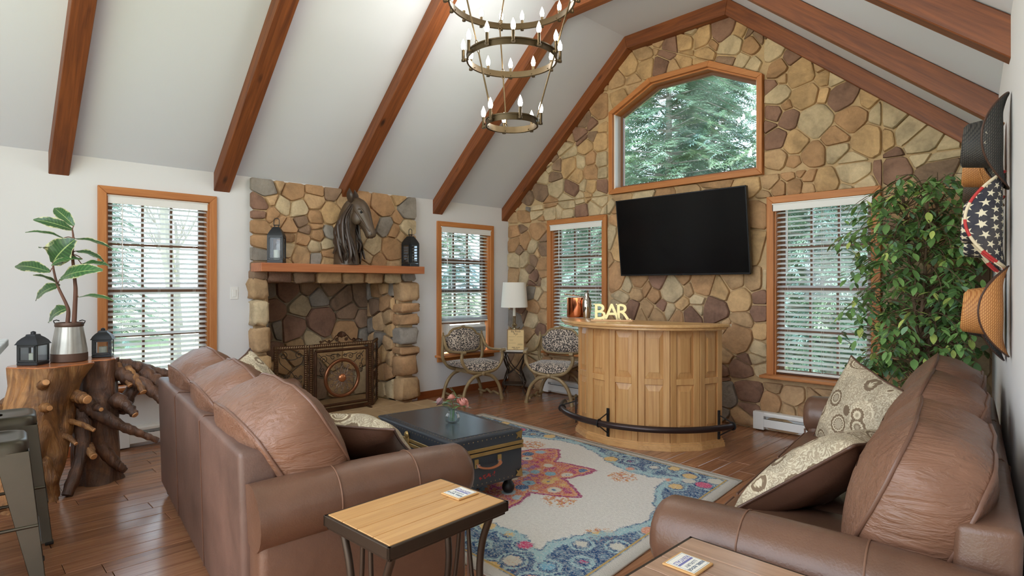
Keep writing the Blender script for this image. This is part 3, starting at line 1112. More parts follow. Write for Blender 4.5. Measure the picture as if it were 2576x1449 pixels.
# hearth slabs
m_slab = plain('sandstone_slab', rgb(176, 146, 108), 0.7, bump=0.3, bscale=25, var=0.14, vscale=5)
for x0, x1 in ((RX, -0.22), (-0.21, 0.20), (0.21, 0.62)):
    yy = -3.44 if x0 > 0 else -3.29
    stop = -1.50 if x0 > 0 else -1.81
    if x0 < 0 < x1:
        yy, stop = -3.285, -1.81
    k = 0
    while yy < stop - 0.05:
        y1 = min(stop, yy + (0.46 if k else 0.3))
        MB().box(((x0 + x1) / 2, (yy + y1) / 2 + FO.y, 0.018), (x1 - x0, y1 - yy - 0.008, 0.034)).build('hearth_slab', m_slab, fp, smooth=0, bevel=0.004, bseg=1)
        yy = y1
        k += 1

# ---------------------------------------------------------------- leather and fabrics
def leather(name, c, rough=0.42, vscale=3.0, var=0.16, wr=0.0, wdir=(1, 1, 1)):
    if name in MATS:
        return MATS[name]
    m, nt, p = newmat(name)
    v = _coords(nt, rnd=True)
    n1 = _noise(nt, v, vscale, 5, 0.6, 0.4)
    dk = tuple(x * (1 - var) for x in c[:3]) + (1,)
    lt = tuple(min(1, x * (1 + var * 1.3)) for x in c[:3]) + (1,)
    nt.links.new(_ramp(nt, n1, [(0.3, dk), (0.7, lt)]), p.inputs['Base Color'])
    p.inputs['Roughness'].default_value = rough
    n2 = _noise(nt, v, 150, 2)
    h = _math(nt, 'MULTIPLY', n2, 0.12)
    n4 = _noise(nt, v, 9, 3, 0.5, 0.5)
    h = _math(nt, 'ADD', h, _math(nt, 'MULTIPLY', n4, 0.5))
    if wr:
        v2 = _coords(nt, wdir, True)
        n3 = _noise(nt, v2, 1.0, 4, 0.6, 0.6)
        h = _math(nt, 'ADD', h, _math(nt, 'MULTIPLY', n3, wr))
    _bump(nt, p, h, 0.5, 0.012)
    MATS[name] = m
    return m

m_leather = leather('brown_leather', rgb(100, 71, 55), 0.36, 3.0, 0.2)
m_leather_c = leather('brown_leather_gathered', rgb(118, 83, 64), 0.42, wr=2.2, wdir=(30, 4, 30))
m_leather_b = leather('brown_suede_back', rgb(104, 78, 67), 0.5, 2.2, 0.34)
m_leather_d = leather('dark_brown_leather', rgb(86, 58, 44), 0.38)
m_piping = plain('brown_leather_piping', rgb(104, 72, 56), 0.45)
m_thread = plain('brown_stitch', rgb(116, 82, 62), 0.6)
m_foot = plain('dark_wood_foot', rgb(40, 28, 22), 0.35)

def paisley():
    m, nt, p = newmat('beige_medallion_fabric')
    v = _coords(nt, (7.5, 7.5, 7.5), True)
    vo = nt.nodes.new('ShaderNodeTexVoronoi')
    vo.inputs['Scale'].default_value = 1.0
    vo.inputs['Randomness'].default_value = 0.75
    nt.links.new(v, vo.inputs['Vector'])
    d = vo.outputs['Distance']
    # scalloped rings round every medallion
    sub = nt.nodes.new('ShaderNodeVectorMath')
    sub.operation = 'SUBTRACT'
    nt.links.new(v, sub.inputs[0])
    nt.links.new(vo.outputs['Position'], sub.inputs[1])
    sp = nt.nodes.new('ShaderNodeSeparateXYZ')
    nt.links.new(sub.outputs[0], sp.inputs[0])
    ang = _math(nt, 'ARCTAN2', sp.outputs['Z'], sp.outputs['X'])
    pet = _math(nt, 'COSINE', _math(nt, 'MULTIPLY', ang, 14.0))
    dd = _math(nt, 'ADD', d, _math(nt, 'MULTIPLY', pet, 0.012))
    rings = _math(nt, 'SINE', _math(nt, 'MULTIPLY', dd, 46.0))
    nz = _noise(nt, v, 2.2, 3, 0.5, 1.5)
    swirl = _math(nt, 'SINE', _math(nt, 'MULTIPLY', nz, 55.0))
    inside = _ramp(nt, d, [(0.0, (1, 1, 1)), (0.42, (1, 1, 1)), (0.46, (0, 0, 0))])
    base = _ramp(nt, swirl, [(0.0, rgb(166, 150, 126)), (0.35, rgb(196, 182, 154)), (0.8, rgb(206, 194, 168))])
    medal = _ramp(nt, rings, [(0.0, rgb(122, 102, 80)), (0.3, rgb(150, 132, 106)), (0.6, rgb(200, 186, 156)), (1.0, rgb(212, 200, 174))])
    rays = _ramp(nt, pet, [(0.55, rgb(160, 144, 120)), (0.8, rgb(214, 202, 178))])
    core = _ramp(nt, d, [(0.0, (1, 1, 1)), (0.24, (1, 1, 1)), (0.27, (0, 0, 0))])
    medal = _mix(nt, core, medal, rays)
    col = _mix(nt, inside, base, medal)
    oi = nt.nodes.new('ShaderNodeSeparateColor')
    nt.links.new(vo.outputs['Color'], oi.inputs[0])
    col = _hsv(nt, col, _math(nt, 'MULTIPLY_ADD', oi.outputs[0], 0.35, 0.76))
    nt.links.new(col, p.inputs['Base Color'])
    p.inputs['Roughness'].default_value = 0.8
    _bump(nt, p, rings, 0.15, 0.002)
    MATS['beige_medallion_fabric'] = m
    return m
m_paisley = paisley()

def sup(a, e):
    c = cos(a)
    s_ = sin(a)
    return (abs(c) ** (2 / e) * (1 if c >= 0 else -1), abs(s_) ** (2 / e) * (1 if s_ >= 0 else -1))

def boxed_cushion(parent, W, H, T, M, e=3.4, seed=0):
    """loose back cushion: two domed faces, a gathered boxing strip, piped along both seams"""
    W, H, T = W / 2, H / 2, T / 2
    ns = 44
    prof = []
    for k in range(6):
        r = k / 5 * 0.93
        prof.append((r + 0.001 * (k == 0), -(0.58 + 0.42 * (1 - r ** 2.0))))
    prof += [(0.985, -0.60), (1.0, -0.55), (1.045, -0.3), (1.06, 0.0), (1.045, 0.3), (1.0, 0.55), (0.985, 0.60)]
    for k in range(5, -1, -1):
        r = k / 5 * 0.93
        prof.append((r + 0.001 * (k == 0), (0.58 + 0.42 * (1 - r ** 2.0))))
    vs_, fs_ = [], []
    rr = random.Random(seed)
    ph = rr.uniform(0, 6)
    def pt(i, f, y):
        a = 2 * pi * i / ns
        x, z = sup(a, e)
        droop = 1 + 0.02 * sin(3 * a + ph) + 0.012 * sin(7 * a + ph * 2) * (1 if 0.5 < f else 0)
        nz = noise.noise(Vector((x * 3 + seed, z * 3, y * 2))) * 0.02
        return M @ Vector((W * x * f * droop, T * y * (1 + nz), H * z * f * droop + nz))
    for f, y in prof:
        for i in range(ns):
            vs_.append(pt(i, f, y))
    for k in range(len(prof) - 1):
        for i in range(ns):
            j = (i + 1) % ns
            fs_.append((k * ns + i, k * ns + j, (k + 1) * ns + j, (k + 1) * ns + i))
    fs_.append(tuple(range(ns)))
    fs_.append(tuple(range((len(prof) - 1) * ns, len(prof) * ns)))
    mb = MB().add(vs_, fs_)
    c = M.translation
    mb.v = [v - c for v in mb.v]
    cu = mb.build('back_cushion', m_leather_c, parent, smooth=70, loc=c)
    for y in (-0.56, 0.56):
        q = MB().tube([pt(i, 1.006, y) - c for i in range(ns)], 0.0055, 6, closed=True)
        q.build('piping', m_piping, cu, smooth=60)
    return cu

def roll_arm(parent, xf, xb, y0, y1, zc, r, side):
    """rolled arm from back (y0, x=xb) to front (y1, x=xf) with a stitched front"""
    mb = MB()
    N = 10
    n = 20
    path, rad = [], []
    for k in range(N + 1):
        t = k / N
        path.append((xb + (xf - xb) * t, y0 + (y1 - y0) * t, zc + 0.012 * sin(pi * t)))
        rad.append(r)
    ex = (xf - xb) / (y1 - y0)
    for dy, f in ((0.018, 0.96), (0.034, 0.86), (0.044, 0.68), (0.05, 0.4), (0.052, 0.1)):
        path.append((xf + ex * dy, y1 + dy, zc))
        rad.append(r * f)
    mb.tube(path, rad, n)
    a = mb.build('arm', m_leather, parent, smooth=60)
    for t in (0.34, 0.72):
        y = y0 + (y1 - y0) * t
        x = xb + (xf - xb) * t
        ring = [(x + (r + 0.001) * cos(q), y, zc + 0.012 * sin(pi * t) + (r + 0.001) * sin(q)) for q in [2 * pi * i / 28 for i in range(28)]]
        MB().tube(ring, 0.0028, 6, closed=True).build('seam', m_thread, a, smooth=60)
    # upright arm panel under the roll
    mb = MB()
    wi = 0.085
    vs_ = []
    for y, x in ((y0 + 0.01, xb), (y1 + 0.02, xf)):
        for sx, z in ((-1, 0.075), (1, 0.075), (1, zc), (-1, zc)):
            vs_.append((x + sx * wi - side * 0.012, y, z))
    mb.add(vs_, [(0, 1, 2, 3), (4, 5, 6, 7), (0, 1, 5, 4), (1, 2, 6, 5), (2, 3, 7, 6), (3, 0, 4, 7)])
    p = mb.build('arm_panel', m_leather, parent, smooth=40, bevel=0.03, bseg=3)
    # piping round the front panel
    e = 0.005
    loop = bez([(xf - wi, y1 + 0.022, 0.10), (xf - wi, y1 + 0.024, 0.3), (xf - wi * 1.05, y1 + 0.03, zc - 0.07)], 6)
    MB().tube([Vector(q) + Vector((-side * 0.012, 0, 0)) for q in loop], e, 6).build('piping', m_piping, p, smooth=60)
    loop = bez([(xf + wi, y1 + 0.022, 0.10), (xf + wi, y1 + 0.024, 0.3), (xf + wi * 1.05, y1 + 0.03, zc - 0.07)], 6)
    MB().tube([Vector(q) + Vector((-side * 0.012, 0, 0)) for q in loop], e, 6).build('piping', m_piping, p, smooth=60)
    return a

def sofa(label, loc, rz, cush, backmat, half=1.09, ax=1.12, skew_l=0.0, skew_r=0.0, cdrop=0.0):
    t = thing('leather_sofa', label, 'sofa', loc, rz, 'pair of brown leather sofas')
    # base
    MB().box((0, 0.48, 0.19), (2 * half - 0.16, 0.86, 0.24)).build('base', m_leather, t, smooth=40, bevel=0.03, bseg=3)
    # back frame, leaning a little
    mb = MB()
    vs_ = []
    for x in (-half, half):
        for y, z in ((0.02, 0.07), (0.17, 0.07), (0.135, 0.755), (0.0, 0.765)):
            vs_.append((x, y, z))
    mb.add(vs_, [(0, 1, 2, 3), (4, 5, 6, 7), (0, 1, 5, 4), (1, 2, 6, 5), (2, 3, 7, 6), (3, 0, 4, 7)])
    bk = mb.build('back', backmat, t, smooth=40, bevel=0.022, bseg=3)
    for x in (-half / 3, half / 3):
        MB().tube([(x, 0.017, 0.085), (x, 0.004, 0.6), (x, -0.002, 0.745), (x, 0.02, 0.768), (x, 0.12, 0.76)], 0.003, 6).build('seam', m_piping, bk)
    roll_arm(t, -ax, -ax + skew_l, 0.03, 0.875, 0.545, 0.118, -1)
    roll_arm(t, ax, ax + skew_r, 0.03, 0.875, 0.545, 0.118, 1)
    # seat cushions
    w = (2 * half - 0.10) / 3
    for k in range(3):
        x = (k - 1) * w
        mb = MB()
        def top(u, v):
            return Vector(((u - 0.5) * (w - 0.008), (v - 0.5) * 0.74, 0.075 + 0.035 * (1 - (2 * u - 1) ** 2) ** 0.5 * (1 - (2 * v - 1) ** 4)))
        def bot(u, v):
            return Vector(((u - 0.5) * (w - 0.008), (v - 0.5) * 0.74, -0.075))
        N = 10
        g = []
        vs_ = [top(i / N, j / N) for j in range(N + 1) for i in range(N + 1)]
        o = len(vs_)
        vs_ += [bot(i / N, j / N) for j in range(N + 1) for i in range(N + 1)]
        fs_ = []
        for j in range(N):
            for i in range(N):
                a = j * (N + 1) + i
                fs_.append((a, a + 1, a + N + 2, a + N + 1))
                fs_.append((o + a, o + a + N + 1, o + a + N + 2, o + a + 1))
        for i in range(N):
            for a, b in ((i, i + 1), (N * (N + 1) + i, N * (N + 1) + i + 1), (i * (N + 1), (i + 1) * (N + 1)), (i * (N + 1) + N, (i + 1) * (N + 1) + N)):
                fs_.append((a, b, o + b, o + a))
        mb.add(vs_, fs_)
        sc_ = mb.build('seat_cushion', m_leather, t, smooth=50, bevel=0.028, bseg=3, loc=(x, 0.535, 0.385))
        MB().tube([((u - 0.5) * (w - 0.02), 0.374, 0.058) for u in (0.02, 0.25, 0.5, 0.75, 0.98)], 0.005, 6).build('piping', m_piping, sc_)
    for k, (x, y, z, W, H, T, tl, yaw) in enumerate(cush):
        M = Matrix.Translation((x, y, z)) @ Matrix.Rotation(yaw, 4, 'Z') @ Matrix.Rotation(tl, 4, 'X')
        boxed_cushion(t, W, H, T, M, seed=k * 3.1 + loc[0])
    for sx in (-1, 1):
        for y in (0.08, 0.83):
            MB().lathe([(0.018, 0), (0.034, 0.012), (0.038, 0.035), (0.03, 0.06), (0.034, 0.08)], 14, Matrix.Translation((sx * (half - 0.06), y, 0))).build('foot', m_foot, t)
    return t

cushL = [(-0.71, 0.24, 0.73, 0.72, 0.43, 0.38, radians(30), 0.02), (0.0, 0.24, 0.722, 0.72, 0.43, 0.38, radians(30), -0.02), (0.72, 0.245, 0.715, 0.78, 0.44, 0.40, radians(30), 0.0)]
sofa('brown leather sofa seen from behind, its back towards the stump table', (2.51, -4.67, 0), radians(-6.9), cushL, m_leather_b, ax=1.125, skew_r=0.02)
cushR = [(-0.70, 0.235, 0.715, 0.73, 0.50, 0.35, radians(23), 0.03), (0.0, 0.235, 0.72, 0.71, 0.50, 0.35, radians(22), -0.02), (0.71, 0.235, 0.73, 0.71, 0.50, 0.35, radians(22), 0.02)]
sofa('brown leather sofa along the right wall under the hanging hats', (5.458, -2.615, 0), radians(97.7), cushR, m_leather, ax=1.10, skew_l=-0.06)

# ---------------------------------------------------------------- throw pillows
def pillow(label, loc, rot, S=0.25, T=0.095, pinch=0.08, seed=1):
    t = thing('throw_pillow', label, 'pillow', loc, 0, 'patterned throw pillows on the leather sofas', rot)
    N = 18
    def pt(u, v, side):
        a, b = 2 * u - 1, 2 * v - 1
        x = S * a * (1 - pinch * (1 - b * b))
        z = S * b * (1 - pinch * (1 - a * a))
        h = max(0.0, (1 - a * a) * (1 - b * b)) ** 0.42
        nz = noise.noise(Vector((a * 1.7 + seed, b * 1.7, seed))) * 0.022 * h
        return Vector((x, side * (T * h + nz), z + 0.01 * noise.noise(Vector((a * 2, seed * 2, b)))))
    MB().grid(lambda u, v: pt(u, v, 1), N, N).build('front_panel', m_paisley, t, smooth=80)
    MB().grid(lambda u, v: pt(u, v, -1), N, N).build('back_panel', m_leather_d, t, smooth=80)
    edge = [pt(i / N, 0, 0) for i in range(N)] + [pt(1, i / N, 0) for i in range(N)] + [pt(1 - i / N, 1, 0) for i in range(N)] + [pt(0, 1 - i / N, 0) for i in range(N)]
    MB().tube(edge, 0.006, 6, closed=True).build('piping', m_leather_d, t, smooth=60)
    return t

# rot: local +y is the patterned face
E = 'XYZ'
def face(dirv, roll=0.0):
    """rotation that turns local +y to dirv, local z as upright as it can be, then rolls about y"""
    y = Vector(dirv).normalized()
    x = y.cross(Vector((0, 0, 1))).normalized()
    z = x.cross(y)
    M = Matrix((x, y, z)).transposed() @ Matrix.Rotation(roll, 3, 'Y')
    return M.to_euler()
pillow('patterned pillow with brown piping at the far end of the left sofa', (1.93, -4.10, 0.665), face((0.72, 0.42, 0.55), 0.35), 0.25, 0.09, seed=2)
pillow('patterned pillow showing its brown leather back, at the near arm of the left sofa', (3.26, -4.15, 0.625), face((-0.28, 0.42, 0.86), 0.1), 0.25, 0.10, seed=5)
pillow('patterned pillow leaning upright at the far end of the right sofa, near the window', (4.82, -2.05, 0.645), face((-0.55, -0.80, 0.25), -0.3), 0.26, 0.10, seed=8)
pillow('patterned pillow lying back with its brown side to the near arm of the right sofa', (4.93, -3.05, 0.615), face((-0.62, 0.10, 0.78), 0.15), 0.27, 0.11, seed=11)

# ---------------------------------------------------------------- rug
m, nt, p = newmat('woven_rug')
uvn = nt.nodes.new('ShaderNodeUVMap')
uvn.uv_map = 'rug'
sep = nt.nodes.new('ShaderNodeSeparateXYZ')
nt.links.new(uvn.outputs[0], sep.inputs[0])
U, V = sep.outputs[0], sep.outputs[1]          # metres from the rug's centre
uv = uvn.outputs[0]
wob = _noise(nt, uv, 9, 5, 0.7)
fine = _noise(nt, uv, 55, 3, 0.7)
w1 = _math(nt, 'ADD', _math(nt, 'MULTIPLY', _math(nt, 'SUBTRACT', wob, 0.5), 0.13), _math(nt, 'MULTIPLY', _math(nt, 'SUBTRACT', fine, 0.5), 0.07))
rr_ = _math(nt, 'SQRT', _math(nt, 'ADD', _math(nt, 'POWER', U, 2.0), _math(nt, 'POWER', _math(nt, 'MULTIPLY', V, 1.12), 2.0)))
an_ = _math(nt, 'ARCTAN2', _math(nt, 'MULTIPLY', V, 1.12), U)
pet8 = _math(nt, 'COSINE', _math(nt, 'MULTIPLY', an_, 8.0))
pet8b = _math(nt, 'ABSOLUTE', _math(nt, 'SINE', _math(nt, 'MULTIPLY', an_, 4.0)))
# pointed eight-petal medallion
med_r = _math(nt, 'MULTIPLY_ADD', _math(nt, 'POWER', _math(nt, 'SUBTRACT', 1.0, pet8b), 0.62), 0.25, 0.54)
med_d = _math(nt, 'ADD', _math(nt, 'SUBTRACT', rr_, med_r), w1)      # <0 inside
cream = rgb(222, 217, 208)
col0 = _mix(nt, 0.35, cream, _ramp(nt, fine, [(0.35, rgb(196, 190, 182)), (0.6, rgb(234, 229, 220))]))
# blossoms scattered through every ornament
def blossoms(scale, rad, seedofs):
    mp = nt.nodes.new('ShaderNodeMapping')
    mp.inputs['Location'].default_value = (seedofs, seedofs * 0.7, 0)
    nt.links.new(uv, mp.inputs['Vector'])
    vo = nt.nodes.new('ShaderNodeTexVoronoi')
    vo.inputs['Scale'].default_value = scale
    vo.inputs['Randomness'].default_value = 0.7
    nt.links.new(mp.outputs[0], vo.inputs['Vector'])
    d = _math(nt, 'ADD', vo.outputs['Distance'], _math(nt, 'MULTIPLY', _math(nt, 'SUBTRACT', fine, 0.5), 0.35))
    sc_ = nt.nodes.new('ShaderNodeSeparateColor')
    nt.links.new(vo.outputs['Color'], sc_.inputs[0])
    return d, sc_.outputs[0]
bd, bc = blossoms(8.5, 0.3, 3.0)
bcol = _ramp(nt, bc, [(0.0, rgb(150, 180, 200)), (0.25, rgb(222, 182, 108)), (0.42, rgb(214, 206, 190)), (0.6, rgb(128, 176, 200)), (0.78, rgb(178, 196, 204)), (0.92, rgb(62, 100, 146))], 'CONSTANT')
bmask = _ramp(nt, bd, [(0.0, (1, 1, 1)), (0.40, (1, 1, 1)), (0.43, (0, 0, 0))])
brim_ = _ramp(nt, bd, [(0.0, (0, 0, 0)), (0.43, (0, 0, 0)), (0.44, (1, 1, 1)), (0.50, (1, 1, 1)), (0.52, (0, 0, 0))])
bcore = _ramp(nt, bd, [(0.0, (1, 1, 1)), (0.13, (1, 1, 1)), (0.16, (0, 0, 0))])
# medallion colours by radius: purple, raspberry, orange with outlines
mcol = _ramp(nt, _math(nt, 'MULTIPLY_ADD', wob, 0.25, _math(nt, 'MULTIPLY', rr_, 0.9)), [(0.0, rgb(150, 186, 206)), (0.30, rgb(150, 90, 158)), (0.40, rgb(176, 66, 118)), (0.52, rgb(190, 92, 96)), (0.62, rgb(176, 62, 106)), (0.8, rgb(190, 84, 96))], 'CONSTANT')
mcol = _mix(nt, _ramp(nt, _noise(nt, uv, 16, 5, 0.75), [(0.48, (0, 0, 0)), (0.53, (1, 1, 1))]), mcol, rgb(212, 132, 92))
mcol = _mix(nt, brim_, mcol, rgb(214, 140, 96))
mcol = _mix(nt, bmask, mcol, bcol)
mcol = _mix(nt, bcore, mcol, rgb(66, 106, 150))
outl = _ramp(nt, med_d, [(0.0, (0, 0, 0)), (0.455, (0, 0, 0)), (0.47, (1, 1, 1)), (0.50, (1, 1, 1)), (0.51, (0, 0, 0))])
med_shift = _math(nt, 'ADD', med_d, 0.5)
edge = _ramp(nt, med_shift, [(0.0, (0, 0, 0)), (0.455, (0, 0, 0)), (0.465, (1, 1, 1)), (1.0, (1, 1, 1))])
edge2 = _ramp(nt, med_shift, [(0.0, (0, 0, 0)), (0.425, (0, 0, 0)), (0.432, (1, 1, 1)), (0.455, (1, 1, 1)), (0.46, (0, 0, 0))])
mcol = _mix(nt, edge2, mcol, rgb(218, 148, 100))
mcol = _mix(nt, edge, mcol, rgb(164, 58, 104))
inmed = _ramp(nt, med_shift, [(0.0, (1, 1, 1)), (0.495, (1, 1, 1)), (0.505, (0, 0, 0))])
# blue corner and border field
ax_ = _math(nt, 'ABSOLUTE', U)
ay_ = _math(nt, 'ABSOLUTE', V)
HX, HY = 1.45, 1.08
ex_ = _math(nt, 'SUBTRACT', HX, ax_)
ey_ = _math(nt, 'SUBTRACT', HY, ay_)
sc1 = _math(nt, 'MULTIPLY', _math(nt, 'COSINE', _math(nt, 'MULTIPLY', ax_, 4.0)), -0.13)
sc2 = _math(nt, 'MULTIPLY', _math(nt, 'COSINE', _math(nt, 'MULTIPLY', ay_, 5.0)), -0.12)
b1 = _math(nt, 'SUBTRACT', _math(nt, 'ADD', ey_, w1), _math(nt, 'ADD', sc1, 0.30))
b2 = _math(nt, 'SUBTRACT', _math(nt, 'ADD', ex_, w1), _math(nt, 'ADD', sc2, 0.30))
bb_ = _math(nt, 'ADD', _math(nt, 'MINIMUM', b1, b2), 0.5)
inb = _ramp(nt, bb_, [(0.0, (1, 1, 1)), (0.495, (1, 1, 1)), (0.505, (0, 0, 0))])
ground = _ramp(nt, bb_, [(0.0, rgb(30, 72, 118)), (0.40, rgb(34, 78, 124)), (0.43, rgb(156, 192, 196)), (0.475, rgb(150, 186, 192)), (0.482, rgb(48, 88, 130))], 'CONSTANT')
worn = _ramp(nt, _noise(nt, uv, 22, 6, 0.8), [(0.46, (0, 0, 0)), (0.56, (1, 1, 1))])
ground = _mix(nt, _math(nt, 'MULTIPLY', worn, 0.42), ground, rgb(170, 198, 206))
bd2, bc2 = blossoms(6.2, 0.3, 11.0)
bcol2 = _ramp(nt, bc2, [(0.0, rgb(206, 76, 120)), (0.22, rgb(222, 186, 120)), (0.5, rgb(208, 204, 190)), (0.72, rgb(120, 176, 200)), (0.88, rgb(222, 150, 120))], 'CONSTANT')
bm2 = _ramp(nt, bd2, [(0.0, (1, 1, 1)), (0.33, (1, 1, 1)), (0.37, (0, 0, 0))])
br2 = _ramp(nt, bd2, [(0.0, (0, 0, 0)), (0.44, (0, 0, 0)), (0.46, (1, 1, 1)), (0.52, (1, 1, 1)), (0.54, (0, 0, 0))])
ground = _mix(nt, br2, ground, rgb(160, 190, 194))
ground = _mix(nt, bm2, ground, bcol2)
# sprays in the cream field
bd3, bc3 = blossoms(2.6, 0.3, 5.5)
spray = _ramp(nt, bd3, [(0.0, (1, 1, 1)), (0.27, (1, 1, 1)), (0.30, (0, 0, 0))])
worn2 = _ramp(nt, _noise(nt, uv, 30, 4, 0.7), [(0.48, (0, 0, 0)), (0.52, (1, 1, 1))])
col0 = _mix(nt, _math(nt, 'MULTIPLY', spray, worn2), col0, _ramp(nt, fine, [(0.4, rgb(206, 120, 96)), (0.5, rgb(214, 176, 110)), (0.6, rgb(188, 84, 116))]))
col = _mix(nt, inmed, col0, mcol)
col = _mix(nt, inb, col, ground)
speck = _ramp(nt, _noise(nt, uv, 75, 4, 0.8), [(0.50, (0, 0, 0)), (0.57, (1, 1, 1))])
col = _mix(nt, _math(nt, 'MULTIPLY', speck, 0.5), col, col0)
hem = _ramp(nt, _math(nt, 'MINIMUM', ex_, ey_), [(0.0, (1, 1, 1)), (0.065, (1, 1, 1)), (0.075, (0, 0, 0))])
gold = _ramp(nt, _math(nt, 'MINIMUM', ex_, ey_), [(0.0, (0, 0, 0)), (0.075, (0, 0, 0)), (0.078, (1, 1, 1)), (0.088, (1, 1, 1)), (0.09, (0, 0, 0))])
col = _mix(nt, hem, col, rgb(204, 198, 188))
col = _mix(nt, gold, col, rgb(196, 164, 104))
nt.links.new(col, p.inputs['Base Color'])
p.inputs['Roughness'].default_value = 0.95
p.inputs['Specular IOR Level'].default_value = 0.1
pile = _noise(nt, uv, 160, 2)
_bump(nt, p, _math(nt, 'ADD', pile, _math(nt, 'MULTIPLY', fine, 0.6)), 0.6, 0.01)
MATS['rug'] = m

def make_rug():
    c = [Vector((1.20, -3.66, 0)), Vector((4.16, -3.74, 0)), Vector((3.962, -1.593, 0)), Vector((1.134, -1.462, 0))]
    t = thing('area_rug', 'cream rug with a pink medallion and blue floral border under the trunk', 'rug', (2.6, -2.6, 0))
    o = Vector((2.6, -2.6, 0))
    NU, NV = 60, 44
    vs_, fs_, uvs = [], [], []
    for lay in (0, 1):
        for j in range(NV + 1):
            for i in range(NU + 1):
                u, v = i / NU, j / NV
                q = c[0] * (1 - u) * (1 - v) + c[1] * u * (1 - v) + c[2] * u * v + c[3] * (1 - u) * v - o
                z = 0.0105 + 0.0012 * noise.noise(Vector((q.x * 4, q.y * 4, 0))) if lay == 0 else 0.0015
                vs_.append((q.x, q.y, z))
                uvs.append(((u - 0.5) * 2.9, (v - 0.5) * 2.16))
    N1 = (NU + 1) * (NV + 1)
    for j in range(NV):
        for i in range(NU):
            a = j * (NU + 1) + i
            fs_.append((a, a + 1, a + NU + 2, a + NU + 1))
            fs_.append((N1 + a, N1 + a + NU + 1, N1 + a + NU + 2, N1 + a + 1))
    for i in range(NU):
        fs_.append((i, N1 + i, N1 + i + 1, i + 1))
        a = NV * (NU + 1) + i
        fs_.append((a, a + 1, N1 + a + 1, N1 + a))
    for j in range(NV):
        a = j * (NU + 1)
        fs_.append((a, a + NU + 1, N1 + a + NU + 1, N1 + a))
        a = a + NU
        fs_.append((a, N1 + a, N1 + a + NU + 1, a + NU + 1))
    me = bpy.data.meshes.new('pile')
    me.from_pydata(vs_, [], fs_)
    lay = me.uv_layers.new(name='rug')
    for lp in me.loops:
        lay.data[lp.index].uv = uvs[lp.vertex_index]
    me.materials.append(MATS['rug'])
    me.polygons.foreach_set('use_smooth', [True] * len(me.polygons))
    put('pile', me, t)
    # bound edge
    mb = MB()
    mb.tube([q - o + Vector((0, 0, 0.006)) for q in c], 0.006, 6, closed=True)
    mb.build('binding', plain('rug_binding', rgb(190, 182, 170), 0.9), t)
make_rug()

# ---------------------------------------------------------------- trunk coffee table
m_trunk = plain('black_trunk_canvas', rgb(50, 54, 60), 0.42, bump=0.12, bscale=160, var=0.12, vscale=4)
m_trunk_top = plain('black_trunk_top', rgb(44, 46, 50), 0.24, bump=0.05, bscale=30, var=0.15, vscale=3)
m_brass = plain('worn_brass', rgb(176, 146, 92), 0.38, 0.75, bump=0.1, bscale=40, var=0.15)
m_nail = plain('brass_nail', rgb(150, 132, 100), 0.35, 0.8)
m_hide = plain('tan_leather_handle', rgb(158, 94, 58), 0.45)
tr = thing('trunk_coffee_table', 'black steamer trunk on bun feet used as a coffee table on the rug', 'coffee table', (2.585, -3.085, 0.012), radians(-5.4), None)
TL, TW, T0, T1, TS = 0.94, 0.555, 0.105, 0.418, 0.322
MB().box((0, 0, (T0 + TS) / 2), (TL, TW, TS - T0)).build('body', m_trunk, tr, smooth=40, bevel=0.012, bseg=3)
MB().box((0, 0, (TS + T1) / 2 + 0.001), (TL + 0.006, TW + 0.006, T1 - TS - 0.002)).build('lid', m_trunk, tr, smooth=40, bevel=0.014, bseg=3)
MB().box((0, 0, T1 + 0.0005), (TL - 0.09, TW - 0.09, 0.004)).build('top_panel', m_trunk_top, tr, smooth=0, bevel=0.0015, bseg=1)
for z, h in ((TS + 0.014, 0.022), (TS - 0.014, 0.022)):
    mb = MB()
    for sx in (-1, 1):
        mb.box((sx * (TL / 2 + 0.004), 0, z), (0.006, TW + 0.012, h))
        mb.box((0, sx * (TW / 2 + 0.004), z), (TL + 0.012, 0.006, h))
    mb.build('brass_band', m_brass, tr, smooth=0, bevel=0.002, bseg=1)
# nail rows
mb = MB()
def nail(p, n):
    p = Vector(p)
    n = Vector(n)
    a = n.orthogonal().normalized()
    b = n.cross(a)
    r = 0.0042
    ring = [p + a * (r * cos(k * pi / 3)) + b * (r * sin(k * pi / 3)) for k in range(6)]
    mb.add(ring + [p + n * 0.003], [(k, (k + 1) % 6, 6) for k in range(6)])
st = 0.034
for k in range(int(TL / st)):
    x = -TL / 2 + 0.03 + k * st
    for s_ in (-1, 1):
        nail((x, s_ * (TW / 2 - 0.03), T1 + 0.0005), (0, 0, 1))
        nail((x, s_ * (TW / 2 + 0.003), T1 - 0.026), (0, s_, 0))
        nail((x, s_ * (TW / 2 + 0.0005), T0 + 0.022), (0, s_, 0))
for k in range(int(TW / st)):
    y = -TW / 2 + 0.03 + k * st
    for s_ in (-1, 1):
        nail((s_ * (TL / 2 - 0.03), y, T1 + 0.0005), (0, 0, 1))
        nail((s_ * (TL / 2 + 0.003), y, T1 - 0.026), (s_, 0, 0))
        nail((s_ * (TL / 2 + 0.0005), y, T0 + 0.022), (s_, 0, 0))
o = mb.build('nail_heads', m_nail, tr, smooth=40)
o['kind'] = 'stuff'
